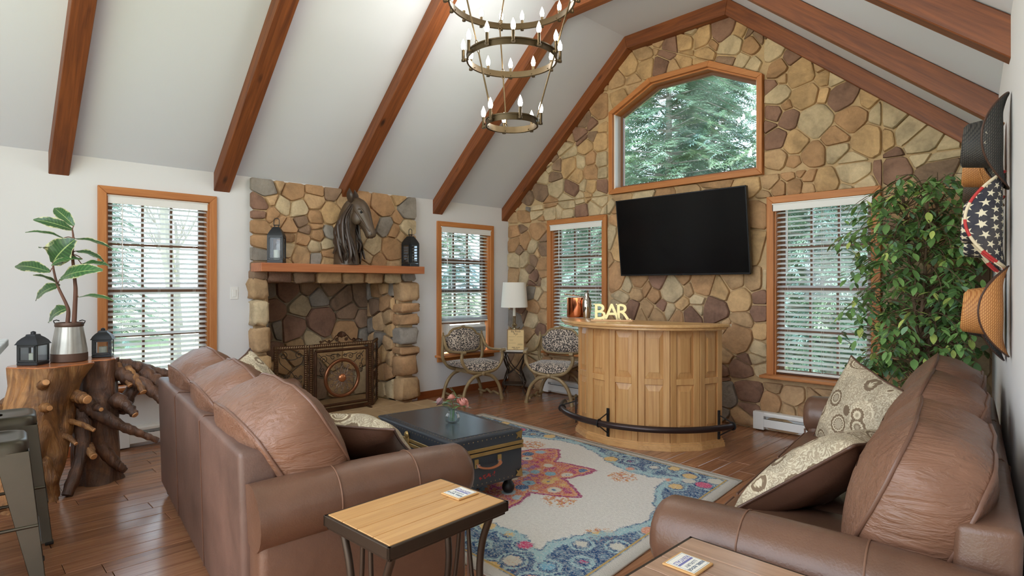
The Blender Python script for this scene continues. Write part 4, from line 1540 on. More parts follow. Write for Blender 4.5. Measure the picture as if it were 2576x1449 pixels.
# brass corner guards
for sx in (-1, 1):
    for sy in (-1, 1):
        for z in (T0 + 0.035, T1 - 0.035):
            mb = MB()
            s_ = 1 if z > 0.25 else -1
            mb.prism([(0, 0), (0.055, 0.012), (0.04, 0.03), (0.05, 0.05), (0.03, 0.04), (0.012, 0.055)], 0, 0.004,
                     Matrix.Translation((sx * (TL / 2 + 0.004), sy * (TW / 2 - 0.004), z + s_ * 0.028)) @ Matrix.Scale(sx, 4, (1, 0, 0)) @ Matrix(((0, 0, 1, 0), (-sy, 0, 0, 0), (0, -s_, 0, 0), (0, 0, 0, 1))))
            mb.prism([(0, 0), (0.055, 0.012), (0.04, 0.03), (0.05, 0.05), (0.03, 0.04), (0.012, 0.055)], 0, 0.004,
                     Matrix.Translation((sx * (TL / 2 - 0.004), sy * (TW / 2 + 0.004), z + s_ * 0.028)) @ Matrix(((-sx, 0, 0, 0), (0, 0, sy, 0), (0, -s_, 0, 0), (0, 0, 0, 1))))
            mb.build('corner_guard', m_brass, tr, smooth=0)
# handle on the right end
for sx in (1, -1):
    xx = sx * (TL / 2 + 0.004)
    pth = bez([(xx, -0.085, 0.255), (xx + sx * 0.03, -0.07, 0.238), (xx + sx * 0.038, 0, 0.226), (xx + sx * 0.03, 0.07, 0.238), (xx, 0.085, 0.255)], 6)
    h_ = MB().tube(pth, 0.012, 8, flat=0.55, up=(0, 0, 1)).build('handle', m_hide, tr)
    for y in (-0.088, 0.088):
        MB().box((xx, y, 0.258), (0.01, 0.03, 0.055)).build('handle_plate', m_brass, tr, smooth=0, bevel=0.004)
        MB().box((xx + sx * 0.008, y * 0.93, 0.246), (0.014, 0.026, 0.02)).build('handle_loop', plain('bright_steel', rgb(190, 188, 180), 0.25, 0.9), tr, smooth=0, bevel=0.003)
# latches on the long sides
for sy in (-1, 1):
    for x in ((0.0,) if sy > 0 else (-0.02,)):
        mb = MB()
        mb.box((x, sy * (TW / 2 + 0.008), 0.318), (0.03, 0.012, 0.10))
        mb.lathe([(0.024, 0), (0.024, 0.006), (0.016, 0.014), (0.0, 0.018)], 14, Matrix.Translation((x, sy * (TW / 2 + 0.012), 0.372)) @ Matrix.Rotation(-sy * pi / 2, 4, 'X'))
        mb.box((x, sy * (TW / 2 + 0.014), 0.285), (0.022, 0.012, 0.03))
        mb.build('latch', m_brass, tr, smooth=50, bevel=0.002, bseg=1)
# a smudge of old red paint marks under the handle
m_redp = plain('old_red_paint', rgb(170, 56, 52), 0.6)
mb = MB()
rr = random.Random(4)
for k, y in enumerate((-0.052, -0.028, -0.004, 0.018, 0.044)):
    for q in range(4):
        mb.box((TL / 2 + 0.0012, y + rr.uniform(-0.009, 0.009), 0.168 + rr.uniform(-0.012, 0.014)), (0.0012, rr.uniform(0.004, 0.014), rr.uniform(0.004, 0.012)))
mb.build('paint_mark', m_redp, tr, smooth=0)
for sx in (-1, 1):
    for sy in (-1, 1):
        MB().lathe([(0.014, 0), (0.03, 0.006), (0.041, 0.028), (0.041, 0.045), (0.03, 0.068), (0.022, 0.075), (0.022, 0.084), (0.03, 0.088), (0.03, 0.106)], 18,
                   Matrix.Translation((sx * (TL / 2 - 0.07), sy * (TW / 2 - 0.06), 0))).build('bun_foot', m_black, tr, smooth=50)

# ---------------------------------------------------------------- slim iron side tables with plank tops
m_board1 = wood('honey_table_board', rgb(176, 128, 76), rgb(206, 160, 104), 1, 1.2, 0.32, tone=0.12, coat=0.3)
m_board2 = wood('grey_brown_table_board', rgb(140, 106, 84), rgb(176, 140, 114), 1, 1.2, 0.32, tone=0.10, coat=0.3)
def ctable(label, loc, rz, L, W, H, mb_, grp='iron side tables with plank tops'):
    t = thing('side_table', label, 'side table', loc, rz, grp)
    n = 4
    bw = W / n
    for k in range(n):
        x = -W / 2 + (k + 0.5) * bw
        MB().box((x, 0, H - 0.007), (bw - 0.003, L - 0.002, 0.014)).build('board', mb_, t, smooth=0, bevel=0.0012, bseg=1)
    MB().box((0, 0, H - 0.024), (W, L, 0.02)).build('tray', m_bronze, t, smooth=0)
    mb = MB()
    for s_ in (-1, 1):
        mb.box((s_ * (W / 2 + 0.004), 0, H - 0.019), (0.012, L + 0.02, 0.034))
        mb.box((0, s_ * (L / 2 + 0.004), H - 0.019), (W + 0.02, 0.012, 0.034))
        mb.box((s_ * (W / 2 - 0.004), 0, H - 0.04), (0.012, L + 0.004, 0.014))
        mb.box((0, s_ * (L / 2 - 0.004), H - 0.04), (W + 0.004, 0.012, 0.014))
    mb.build('frame', m_bronze, t, smooth=0, bevel=0.002, bseg=1)
    for sy in (-1, 1):
        y = sy * (L / 2 - 0.035)
        for sx in (-1, 1):
            pth = bez([(sx * (W / 2 - 0.03), y, H - 0.04), (sx * (W / 2 - 0.075), y, H - 0.16), (sx * (W / 2 - 0.085), y, H - 0.29), (sx * (W / 2 - 0.05), y, H - 0.45), (sx * (W / 2 + 0.015), y, 0.004)], 7)
            lg = MB().tube(pth, 0.0125, 8).build('leg', m_bronze, t, smooth=60)
            pth = bez([(sx * 0.02, y, H - 0.045), (sx * 0.03, y, H - 0.2), (sx * (W / 2 - 0.10), y, H - 0.40), (sx * (W / 2 - 0.02), y, 0.08)], 7)
            MB().tube(pth, 0.0075, 8).build('brace', m_bronze, t, smooth=60)
    for sx in (-1, 1):
        MB().tube([(sx * (W / 2 - 0.03), -L / 2 + 0.03, 0.12), (sx * (W / 2 - 0.03), L / 2 - 0.03, 0.12)], 0.006, 8).build('stretcher', m_bronze, t, smooth=60)
    return t
ctable('iron side table with a honey plank top beside the left sofa', (4.138, -4.415, 0), radians(3.0), 0.475, 0.335, 0.62, m_board1)
ctable('iron side table with a grey brown plank top beside the right sofa', (5.138, -4.148, 0), radians(-90), 0.50, 0.335, 0.62, m_board2)

# coasters with printed paper
m_cork = plain('cork_coaster', rgb(190, 146, 92), 0.7, bump=0.3, bscale=200, var=0.1)
m_paper = plain('cream_print_paper', rgb(226, 222, 210), 0.55)
m_ink = plain('slate_blue_ink', rgb(84, 98, 116), 0.6)
m_ink2 = plain('violet_blue_ink', rgb(112, 112, 160), 0.6)
def coaster(label, loc, rz):
    t = thing('coaster', label, 'coaster', loc, rz, 'printed coasters')
    S = 0.096
    MB().box((0, 0, 0.003), (S, S, 0.006)).build('base', m_cork, t, smooth=0, bevel=0.0025)
    MB().box((0, 0, 0.0063), (S * 0.86, S * 0.86, 0.0006)).build('print', m_paper, t, smooth=0)
    fb = MB()
    q = S * 0.40
    for s_ in (-1, 1):
        fb.box((0, s_ * q, 0.0067), (2 * q, 0.0008, 0.0003))
        fb.box((s_ * q, 0, 0.0067), (0.0008, 2 * q, 0.0003))
    fb.build('border_line', m_ink, t, smooth=0)
    for txt, y, sz, mt, bo in (('REBEL RIDGE', 0.024, 0.0130, m_ink, 0.0003), ('LUXURY', 0.0085, 0.0145, m_ink, 0.0001), ('RENTALS', -0.019, 0.0170, m_ink2, 0.0002)):
        put('lettering', text_mesh(txt, sz, 0.0003, bold=bo), t, (0, y, 0.0068)).data.materials.append(mt)
    MB().box((0, -0.0065, 0.0067), (2 * q - 0.008, 0.007, 0.0003)).build('colour_bar', m_ink2, t, smooth=0)
    return t
coaster('square printed coaster on the honey plank side table', (4.139, -4.240, 0.6205), radians(182))
coaster('square printed coaster on the grey brown side table', (4.967, -4.145, 0.6205), radians(-90))

# ---------------------------------------------------------------- vase of roses
m_glass = glass_mat('clear_vase_glass', (0.88, 0.93, 0.94, 1), 0.45)
va = thing('flower_vase', 'small ribbed glass vase standing on the black trunk', 'vase', (2.655, -3.09, 0.4335))
mb = MB()
prof = [(0.026, 0.0), (0.044, 0.012), (0.05, 0.034), (0.046, 0.056), (0.03, 0.074), (0.024, 0.082), (0.03, 0.094), (0.036, 0.1)]
n = 40
vs_ = []
for r, z in prof:
    for j in range(n):
        th = 2 * pi * j / n
        q = r * (1 + 0.035 * cos(10 * th))
        vs_.append((q * cos(th), q * sin(th), z))
fs_ = [(i * n + j, i * n + (j + 1) % n, (i + 1) * n + (j + 1) % n, (i + 1) * n + j) for i in range(len(prof) - 1) for j in range(n)]
fs_.append(tuple(range(n)))
mb.add(vs_, fs_)
mb.build('vessel', m_glass, va, smooth=70)
m_stemg = plain('rose_stem_green', rgb(86, 120, 70), 0.5)
m_leafg = plain('rose_leaf_green', rgb(104, 150, 84), 0.5, var=0.2, vscale=30)
m_leafb = plain('pale_blue_green_leaf', rgb(150, 186, 172), 0.6, var=0.15, vscale=30)
m_rose = plain('pink_rose_petal', rgb(226, 164, 150), 0.6, var=0.12, vscale=20)
m_roseb = plain('dusky_rose_petal', rgb(196, 158, 158), 0.6, var=0.12, vscale=20)

def leaf_geo(mb, base, tip, width, nrm, fold=0.12, curl=0.1, n=6, thick=0.0):
    base, tip, nrm = Vector(base), Vector(tip), Vector(nrm)
    d = tip - base
    L = d.length
    side = d.cross(nrm).normalized()
    up = side.cross(d).normalized()
    vs_ = []
    for i in range(n + 1):
        t = i / n
        w = width / 2 * (sin(pi * min(1, t * 0.96 + 0.02)) ** 0.75) * (1.0 - 0.15 * t)
        c = base + d * t + up * (-curl * L * t * t)
        vs_ += [c - side * w + up * (fold * w), c, c + side * w + up * (fold * w)]
    fs_ = []
    for i in range(n):
        a = i * 3
        fs_ += [(a, a + 1, a + 4, a + 3), (a + 1, a + 2, a + 5, a + 4)]
    mb.add(vs_, fs_)

# every rose stands on its own stem in the vase
fr_ = random.Random(12)
def rose(label, x, y, z, r, mat, lean):
    t = thing('rose', label, 'flower', (2.655, -3.09, 0.445), 0, 'artificial roses in the glass vase')
    head = Vector((x, y, z))
    MB().tube(bez([(x * 0.15, y * 0.15, 0.0), (x * 0.2, y * 0.2, 0.09), (x * 0.7, y * 0.7, z * 0.8), head], 5), 0.0022, 6).build('stem', m_stemg, t, smooth=60)
    k = 0
    for ring, (cnt, rad, ht, op) in enumerate(((3, 0.35, 0.95, 0.15), (4, 0.6, 0.9, 0.3), (5, 0.85, 0.75, 0.55), (5, 1.0, 0.55, 0.9))):
        for i in range(cnt):
            a = 2 * pi * (i + 0.4 * ring) / cnt
            mb = MB()
            def pet(u, v):
                th = a + (u - 0.5) * 2.2 * (0.6 + 0.4 * v)
                rr = r * rad * (0.35 + 0.65 * sin(v * pi / 2)) * (1 + op * 0.35 * v * v)
                return Vector((rr * cos(th), rr * sin(th), r * (-0.7 + 1.7 * ht * v) - op * 0.3 * r * v * v))
            mb.grid(pet, 5, 4)
            R = Vector((0, 0, 1)).rotation_difference(Vector(lean).normalized()).to_matrix().to_4x4()
            mb.v = [R @ v for v in mb.v]
            mb.build('petal', mat, t, smooth=80, loc=head)
    for i in range(3):
        mb = MB()
        a = fr_.uniform(0, 6.28)
        b = Vector((x * 0.8, y * 0.8, z * 0.85))
        e = b + Vector((cos(a) * 0.045, sin(a) * 0.045, fr_.uniform(-0.02, 0.02)))
        leaf_geo(mb, b, e, 0.026, (0, 0, 1))
        mb.build('leaf', m_leafg if i else m_leafb, t, smooth=80)
    return t
rose('large pink rose leaning to the right out of the glass vase', 0.055, 0.045, 0.125, 0.036, m_rose, (0.5, 0.2, 0.8))
rose('pink rosebud at the top of the glass vase', -0.01, 0.0, 0.155, 0.025, m_rose, (-0.1, 0, 1))
rose('dusky rose leaning to the left out of the glass vase', -0.065, -0.055, 0.13, 0.028, m_roseb, (-0.6, -0.5, 0.7))
sp = thing('greenery_sprig', 'pale green sprig rising from the rose vase', 'sprig', (2.655, -3.09, 0.445))
pth = bez([(0, 0, 0), (0.005, 0.01, 0.1), (0.02, 0.015, 0.17), (0.0, -0.01, 0.225)], 6)
MB().tube(pth, 0.0016, 6).build('stem', m_stemg, sp)
for b, e in (((0.02, 0.015, 0.16), (0.05, 0.06, 0.15)), ((0.0, 0.0, 0.2), (-0.01, -0.03, 0.235)), ((0.0, 0, 0.12), (-0.09, -0.10, 0.14)), ((0.01, 0.0, 0.12), (0.10, 0.09, 0.10)), ((0, 0, 0.11), (-0.08, -0.03, 0.12))):
    mb = MB()
    leaf_geo(mb, b, e, 0.03, (0, 0, 1))
    mb.build('leaf', m_leafb, sp, smooth=80)

# ---------------------------------------------------------------- pine bar
m_pine = wood('knotty_pine_upright', rgb(184, 132, 80), rgb(214, 168, 110), 2, 0.9, 0.38, knots=0.55, ckn=rgb(110, 66, 36), tone=0.12, coat=0.2)
m_pinex = wood('knotty_pine_flat', rgb(194, 146, 92), rgb(222, 178, 122), 0, 0.9, 0.32, knots=0.4, ckn=rgb(120, 74, 42), tone=0.1, coat=0.35)
bar = thing('home_bar', 'curved knotty pine bar with raised panels and a foot rail', 'bar', (2.74, -0.76, 0.0))
BR = 0.70
TOPZ = 1.04
A0, A1 = radians(229), radians(355)
NF = 6
angs = [A0 + (A1 - A0) * k / NF for k in range(NF + 1)]
pts = [Vector((BR * cos(a), BR * sin(a), 0)) for a in angs]
# straight end wings behind the curve
tan0 = Vector((sin(A0), -cos(A0), 0))
pts_all = pts
for k in range(NF):
    a, b = pts[k], pts[k + 1]
    mid = (a + b) / 2
    L = (b - a).length
    d = (b - a).normalized()
    nrm = Vector((mid.x, mid.y, 0)).normalized()
    M = Matrix((( d.x, nrm.x, 0, mid.x), (d.y, nrm.y, 0, mid.y), (0, 0, 1, 0), (0, 0, 0, 1)))
    fc = None
    H0, H1 = 0.05, TOPZ - 0.035
    # backing board of the facet
    f_ = MB().box((0, -0.012, (H0 + H1) / 2), (L, 0.014, H1 - H0), M).build('facet', m_pine, bar, smooth=0)
    sw_, rl = 0.052, 0.06
    for sx in (-1, 1):
        MB().box((sx * (L / 2 - sw_ / 2 - 0.001), 0.002, (H0 + H1) / 2), (sw_, 0.018, H1 - H0), M).build('stile', m_pine, f_, smooth=0, bevel=0.002, bseg=1)
    zm = 0.56
    zs_ = [(H0 + 0.10, zm - 0.025), (zm + 0.025, H1 - 0.035)]
    for z0, z1 in ((H0, H0 + 0.10), (zm - 0.025, zm + 0.025), (H1 - 0.035, H1)):
        MB().box((0, 0.002, (z0 + z1) / 2), (L - 2 * sw_ - 0.003, 0.018, z1 - z0), M).build('rail', m_pine, f_, smooth=0, bevel=0.002, bseg=1)
    pw = L - 2 * sw_ - 0.008
    for z0, z1 in zs_:
        c = (z0 + z1) / 2
        h = z1 - z0 - 0.006
        mb = MB()
        bx, bz = pw / 2, h / 2
        ix, iz = bx - 0.03, bz - 0.05
        vs_ = [(-bx, -0.004, c - bz), (bx, -0.004, c - bz), (bx, -0.004, c + bz), (-bx, -0.004, c + bz),
               (-ix, 0.005, c - iz), (ix, 0.005, c - iz), (ix, 0.005, c + iz), (-ix, 0.005, c + iz),
               (-ix, 0.010, c - iz), (ix, 0.010, c - iz), (ix, 0.010, c + iz), (-ix, 0.010, c + iz)]
        fs_ = []
        for o_ in (0, 4):
            for i in range(4):
                j = (i + 1) % 4
                fs_.append((o_ + i, o_ + j, o_ + 4 + j, o_ + 4 + i))
        fs_.append((8, 9, 10, 11))
        fs_.append((3, 2, 1, 0))
        mb.add(vs_, fs_, M)
        mb.build('raised_panel', m_pine, f_, smooth=0)
# base moulding
mb = MB()
for r0, z0, z1 in ((0.018, 0, 0.045), (0.028, 0, 0.032), (0.036, 0, 0.014)):
    q = [Vector(((BR + r0) * cos(a), (BR + r0) * sin(a), 0)) for a in angs]
    w = [Vector(((BR - 0.02) * cos(a), (BR - 0.02) * sin(a), 0)) for a in angs]
    for k in range(NF):
        quad = [q[k], q[k + 1], w[k + 1], w[k]]
        vs_ = [(p.x, p.y, z) for z in (z0, z1 + 0.02) for p in quad]
        mb.add(vs_, [(0, 1, 2, 3), (4, 5, 6, 7), (0, 1, 5, 4), (1, 2, 6, 5), (2, 3, 7, 6), (3, 0, 4, 7)])
mb.build('base_moulding', m_pinex, bar, smooth=0)
# inner carcass: shelf and floor so the bar is a solid piece from behind
ctr = radians(294.5)
for z in (0.06, 0.5):
    poly = [((BR - 0.03) * cos(a), (BR - 0.03) * sin(a)) for a in angs]
    MB().prism(poly, z, z + 0.02).build('shelf', m_pinex, bar, smooth=0)
# rounded top
TR = 0.86
poly = [(TR * cos(a), TR * sin(a)) for a in [ctr - radians(86) + radians(140) * k / 40 for k in range(41)]]
mb = MB().prism(poly, TOPZ - 0.026, TOPZ)
mb.build('bar_top', m_pinex, bar, smooth=40, bevel=0.006, bseg=2)
poly2 = [((TR - 0.025) * cos(a), (TR - 0.025) * sin(a)) for a in [ctr - radians(84) + radians(136) * k / 40 for k in range(41)]]
MB().prism(poly2, TOPZ - 0.048, TOPZ - 0.0265).build('top_moulding', m_pinex, bar, smooth=40, bevel=0.004, bseg=1)
# foot rail
RR, RZ = 0.855, 0.205
ra0, ra1 = radians(206), radians(350)
pth = [(RR * cos(a), RR * sin(a), RZ) for a in [ra0 + (ra1 - ra0) * k / 48 for k in range(49)]]
m_rail = plain('dark_brown_pipe', rgb(58, 44, 42), 0.28, 0.5)
fr2 = MB().tube(pth, 0.026, 16).build('foot_rail', m_rail, bar, smooth=60)
for a in (angs[2], angs[6] - 0.10, angs[0] - 0.05):
    u = Vector((cos(a), sin(a), 0))
    mb = MB()
    mb.beam(u * (BR + 0.026) + Vector((0, 0, 0.07)), u * (BR + 0.026) + Vector((0, 0, 0.31)), 0.022, 0.012, up=u)
    mb.tube([u * (BR + 0.03) + Vector((0, 0, 0.27)), u * (RR - 0.01) + Vector((0, 0, RZ + 0.03))], 0.0055, 6)
    mb.tube([u * (BR + 0.03) + Vector((0, 0, 0.10)), u * (RR - 0.01) + Vector((0, 0, RZ - 0.03))], 0.0055, 6)
    tdir = Vector((-sin(a), cos(a), 0))
    ring = [u * (RR + 0.031 * cos(q)) + Vector((0, 0, RZ + 0.031 * sin(q))) for q in [2 * pi * i / 18 for i in range(18)]]
    mb.tube(ring, 0.006, 6, closed=True)
    mb.build('rail_bracket', m_black, fr2, smooth=40)

# copper ice bucket
m_copper = plain('polished_copper', rgb(226, 140, 96), 0.16, 1.0, var=0.06, vscale=6)
m_steel = plain('polished_steel', rgb(206, 200, 190), 0.12, 1.0)
BTZ = TOPZ + 0.001
ib = thing('ice_bucket', 'polished copper ice bucket with a slanted lid on the bar', 'ice bucket', (2.075, -1.06, BTZ))
R_, H_ = 0.105, 0.19
mb = MB()
mb.lathe([(R_ - 0.004, 0), (R_, 0.006), (R_, H_), (R_ - 0.005, H_), (R_ - 0.006, 0.01)], 40)
mb.build('bucket', m_copper, ib, smooth=50)
mb = MB()
mb.lathe([(0.0, 0.012), (R_ + 0.006, 0.006), (R_ + 0.008, 0.0), (0.0, 0.002)], 40, Matrix.Translation((-0.02, -0.005, H_ + 0.017)) @ Matrix.Rotation(radians(8), 4, Vector((-0.7, 0.7, 0))))
mb.build('lid', m_copper, ib, smooth=50)
for s_ in (-1, 1):
    MB().lathe([(0.012, -0.004), (0.014, 0), (0.012, 0.004)], 12, Matrix.Translation((s_ * R_ * 0.71, -s_ * R_ * 0.71, H_ * 0.82)) @ Matrix.Rotation(pi / 2, 4, Vector((1, 1, 0)))).build('handle_lug', m_copper, ib)
sk = thing('cocktail_shaker', 'steel cocktail shaker beside the copper ice bucket', 'cocktail shaker', (2.235, -1.12, BTZ))
MB().lathe([(0.032, 0), (0.034, 0.004), (0.044, 0.10), (0.044, 0.148), (0.043, 0.15)], 32).build('body', m_steel, sk, smooth=50)
MB().lathe([(0.0445, 0.1505), (0.044, 0.16), (0.034, 0.19), (0.021, 0.206), (0.02, 0.21)], 32).build('strainer_top', m_steel, sk, smooth=50)
MB().lathe([(0.0225, 0.2105), (0.022, 0.235), (0.018, 0.242), (0.0, 0.244)], 32).build('cap', m_steel, sk, smooth=50)

# BAR letters on a small plinth
bs = thing('bar_letter_sign', 'gold wooden letters spelling BAR on a small plinth on the bar', 'sign', (2.685, -1.335, BTZ), radians(31))
m_gold = plain('champagne_gold', rgb(206, 188, 138), 0.34, 0.6)
MB().box((0, 0, 0.007), (0.36, 0.065, 0.014)).build('plinth', m_pinex, bs, smooth=0, bevel=0.002)
for ch, x in (('B', -0.10), ('A', 0.0), ('R', 0.10)):
    me = text_mesh(ch, 0.195, 0.024, 'letter', bold=0.002)
    xs_ = [v.co.x for v in me.vertices]
    ys_ = [v.co.y for v in me.vertices]
    ox, oy = (min(xs_) + max(xs_)) / 2, min(ys_)
    for v in me.vertices:
        v.co = Vector((v.co.x - ox, v.co.y - oy, v.co.z))
    # serifs
    bmx = bmesh.new()
    bmx.from_mesh(me)
    w = max(xs_) - min(xs_)
    h = max(ys_) - min(ys_)
    feet = {'B': [(-w / 2 + 0.004, 0.03)], 'A': [(-w / 2 + 0.008, 0.034), (w / 2 - 0.008, 0.034)], 'R': [(-w / 2 + 0.008, 0.034), (w / 2 - 0.004, 0.03)]}[ch]
    for fx, fw in feet:
        bmesh.ops.create_cube(bmx, size=1, matrix=Matrix.Translation((fx, 0.004, 0)) @ Matrix.Diagonal((fw, 0.008, 0.024, 1)))
    if ch != 'A':
        bmesh.ops.create_cube(bmx, size=1, matrix=Matrix.Translation((-w / 2 + 0.004, h - 0.004, 0)) @ Matrix.Diagonal((0.03, 0.008, 0.024, 1)))
    bmx.to_mesh(me)
    bmx.free()
    me.materials.append(m_gold)
    put('letter', me, bs, (x, 0, 0.014), (pi / 2, 0, 0))

# ---------------------------------------------------------------- television
tv = thing('television', 'large flat television tilted forward on the stone wall above the bar', 'television', (2.655, -0.155, 1.87), 0, None, rot=(radians(7), 0, 0))
m_screen = plain('dark_screen', rgb(16, 16, 17), 0.18, spec=0.2)
m_bezel = plain('black_bezel', rgb(22, 22, 24), 0.3)
MB().box((0, 0.012, 0), (1.455, 0.045, 0.825)).build('housing', m_bezel, tv, smooth=0, bevel=0.006)
MB().box((0, -0.0125, 0.004), (1.435, 0.004, 0.80)).build('screen', m_screen, tv, smooth=0)
mb = MB()
for s_ in (-1, 1):
    mb.box((s_ * 0.7235, -0.014, 0), (0.012, 0.01, 0.829))
    mb.box((0, -0.014, s_ * 0.4085), (1.459, 0.01, 0.012))
mb.build('bezel', plain('grey_bezel_edge', rgb(52, 54, 58), 0.25, 0.6), tv, smooth=0, bevel=0.002, bseg=1)
MB().box((0, -0.016, -0.409), (0.07, 0.01, 0.014)).build('sensor', m_bezel, tv, smooth=0, bevel=0.002)
MB().box((0, 0.055, 0.02), (0.5, 0.05, 0.42)).build('wall_bracket', m_black, tv, smooth=0)

# ---------------------------------------------------------------- leopard print chairs
def leopard():
    m, nt, p = newmat('leopard_print_velvet')
    v = _coords(nt, (1, 1, 1), True)
    nz = nt.nodes.new('ShaderNodeTexNoise')
    nz.inputs['Scale'].default_value = 24
    nt.links.new(v, nz.inputs['Vector'])
    va_ = nt.nodes.new('ShaderNodeVectorMath')
    va_.operation = 'MULTIPLY_ADD'
    va_.inputs[1].default_value = (0.02, 0.02, 0.02)
    nt.links.new(nz.outputs['Color'], va_.inputs[0])
    nt.links.new(v, va_.inputs[2])
    vo = nt.nodes.new('ShaderNodeTexVoronoi')
    vo.inputs['Scale'].default_value = 68
    nt.links.new(va_.outputs[0], vo.inputs['Vector'])
    d = vo.outputs['Distance']
    spot = _ramp(nt, d, [(0.0, (0.45, 0.45, 0.45)), (0.12, (0.5, 0.5, 0.5)), (0.2, (1, 1, 1)), (0.50, (1, 1, 1)), (0.56, (0, 0, 0))])
    gap = _ramp(nt, _noise(nt, v, 60, 2), [(0.30, (0.1, 0.1, 0.1)), (0.40, (1, 1, 1))])
    f = _math(nt, 'MULTIPLY', spot, gap)
    col = _mix(nt, f, rgb(204, 188, 170), rgb(34, 30, 34))
    nt.links.new(col, p.inputs['Base Color'])
    p.inputs['Roughness'].default_value = 0.75
    p.inputs['Sheen Weight'].default_value = 0.3
    MATS['leopard'] = m
    return m
m_leo = leopard()
m_giltw = plain('antique_gilt_wood', rgb(150, 128, 92), 0.45, 0.15, bump=0.2, bscale=60, var=0.18, vscale=14)

def chair(label, loc, rz):
    t = thing('curule_armchair', label, 'chair', loc, rz, 'leopard print armchairs')
    hw, dp = 0.275, 0.44
    yf, yb = dp / 2, -dp / 2
    zs, zj = 0.58, 0.325
    for nm, y in (('front_frame', yf), ('back_frame', yb)):
        mb = MB()
        top = zs if y > 0 else 0.74
        for sx in (-1, 1):
            pth = bez([(sx * hw, y, top), (sx * (hw + 0.008), y, 0.50), (sx * (hw - 0.03), y, 0.42), (sx * (hw - 0.11), y, 0.355), (0.0, y, zj)], 6)
            mb.tube(pth, 0.021, 8, flat=0.85, up=(0, 1, 0))
        f_ = mb.build(nm, m_giltw, t, smooth=60)
        for sx in (-1, 1):
            pth = bez([(sx * 0.02, y, zj - 0.005), (sx * 0.13, y, 0.285), (sx * 0.215, y, 0.20), (sx * 0.255, y, 0.10), (sx * 0.275, y, 0.0)], 6)
            rads = [0.021] * (len(pth) - 3) + [0.022, 0.025, 0.026]
            MB().tube(pth, rads, 8, flat=0.9, up=(0, 1, 0)).build('leg', m_giltw, t, smooth=60)
        if y > 0:
            MB().lathe([(0.026, 0), (0.026, 0.008), (0.014, 0.016), (0.0, 0.018)], 12, Matrix.Translation((0, y + 0.018, zj + 0.002)) @ Matrix.Rotation(-pi / 2, 4, 'X')).build('rosette', m_giltw, t)
    # scalloped apron rails front to back
    for sx in (-1, 1):
        MB().tube(bez([(sx * 0.235, yf, 0.055), (sx * 0.24, 0.10, 0.075), (sx * 0.24, 0.04, 0.05), (sx * 0.24, -0.04, 0.08), (sx * 0.24, -0.10, 0.05), (sx * 0.235, yb, 0.055)], 5), 0.014, 8).build('stretcher', m_giltw, t, smooth=60)
        MB().beam((sx * 0.10, yf, 0.335), (sx * 0.10, yb, 0.335), 0.02, 0.045).build('seat_rail', m_giltw, t, smooth=0, bevel=0.004)
    # arms: sweep down from the back posts, run forward to a scroll
    for sx in (-1, 1):
        pth = bez([(sx * (hw - 0.005), yb, 0.745), (sx * (hw + 0.002), yb + 0.035, 0.68), (sx * (hw + 0.006), yb + 0.10, 0.605), (sx * (hw + 0.006), yb + 0.22, 0.578), (sx * hw, yf - 0.01, 0.587), (sx * hw, yf + 0.03, 0.588)], 6)
        a = MB().tube(pth, 0.019, 8, flat=0.8, up=(0, 0, 1)).build('arm', m_giltw, t, smooth=60)
        MB().cyl((sx * hw - 0.022, yf + 0.03, 0.584), (sx * hw + 0.022, yf + 0.03, 0.584), 0.021, n=14).build('scroll', m_giltw, a)
        MB().lathe([(0.014, 0), (0.017, 0.01), (0.009, 0.02), (0.013, 0.032), (0.0, 0.045)], 12, Matrix.Translation((sx * hw, yb, 0.745))).build('finial', m_giltw, t)
    # seat: hammock shaped cushion following the curve of the frame
    N = 14
    mb = MB()
    def st_(u, v):
        a = 2 * u - 1
        x = a * (hw - 0.03)
        y = yb + 0.01 + (dp + 0.0) * v
        return Vector((x, y, 0.445 + 0.035 * (1 - a * a) ** 0.5 * (1 - (2 * v - 1) ** 4) - 0.012 * (1 - a * a)))
    def sb_(u, v):
        a = 2 * u - 1
        x = a * (hw - 0.03)
        y = yb + 0.01 + (dp + 0.0) * v
        return Vector((x, y, 0.43 - 0.075 * (1 - a * a) ** 0.6))
    vs_ = [st_(i / N, j / N) for j in range(N + 1) for i in range(N + 1)]
    o = len(vs_)
    vs_ += [sb_(i / N, j / N) for j in range(N + 1) for i in range(N + 1)]
    fs_ = []
    for j in range(N):
        for i in range(N):
            a = j * (N + 1) + i
            fs_ += [(a, a + 1, a + N + 2, a + N + 1), (o + a, o + a + N + 1, o + a + N + 2, o + a + 1)]
    for i in range(N):
        for a, b in ((i, i + 1), (N * (N + 1) + i, N * (N + 1) + i + 1), (i * (N + 1), (i + 1) * (N + 1)), (i * (N + 1) + N, (i + 1) * (N + 1) + N)):
            fs_.append((a, b, o + b, o + a))
    mb.add(vs_, fs_)
    mb.build('seat', m_leo, t, smooth=70)
    # camel back
    yy = yb - 0.01
    def outline(s_):
        top = [(-0.258, 0.735), (-0.225, 0.742), (-0.20, 0.752), (-0.175, 0.79), (-0.13, 0.822), (-0.06, 0.832), (0, 0.84), (0.06, 0.832), (0.13, 0.822), (0.175, 0.79), (0.20, 0.752), (0.225, 0.742), (0.258, 0.735)]
        bot = [(0.258, 0.62), (0.235, 0.575), (0.19, 0.545), (0, 0.535), (-0.19, 0.545), (-0.235, 0.575), (-0.258, 0.62)]
        return [((x) * s_, (z - 0.68) * s_ + 0.68) for x, z in top + bot]
    mb = MB()
    o1 = outline(0.97)
    n = len(o1)
    vs_ = [(x, yy + 0.004, z) for x, z in o1] + [(x * 0.93, yy + 0.03, (z - 0.68) * 0.9 + 0.68) for x, z in o1] + [(x * 0.5, yy + 0.042, (z - 0.68) * 0.5 + 0.68) for x, z in o1]
    fs_ = []
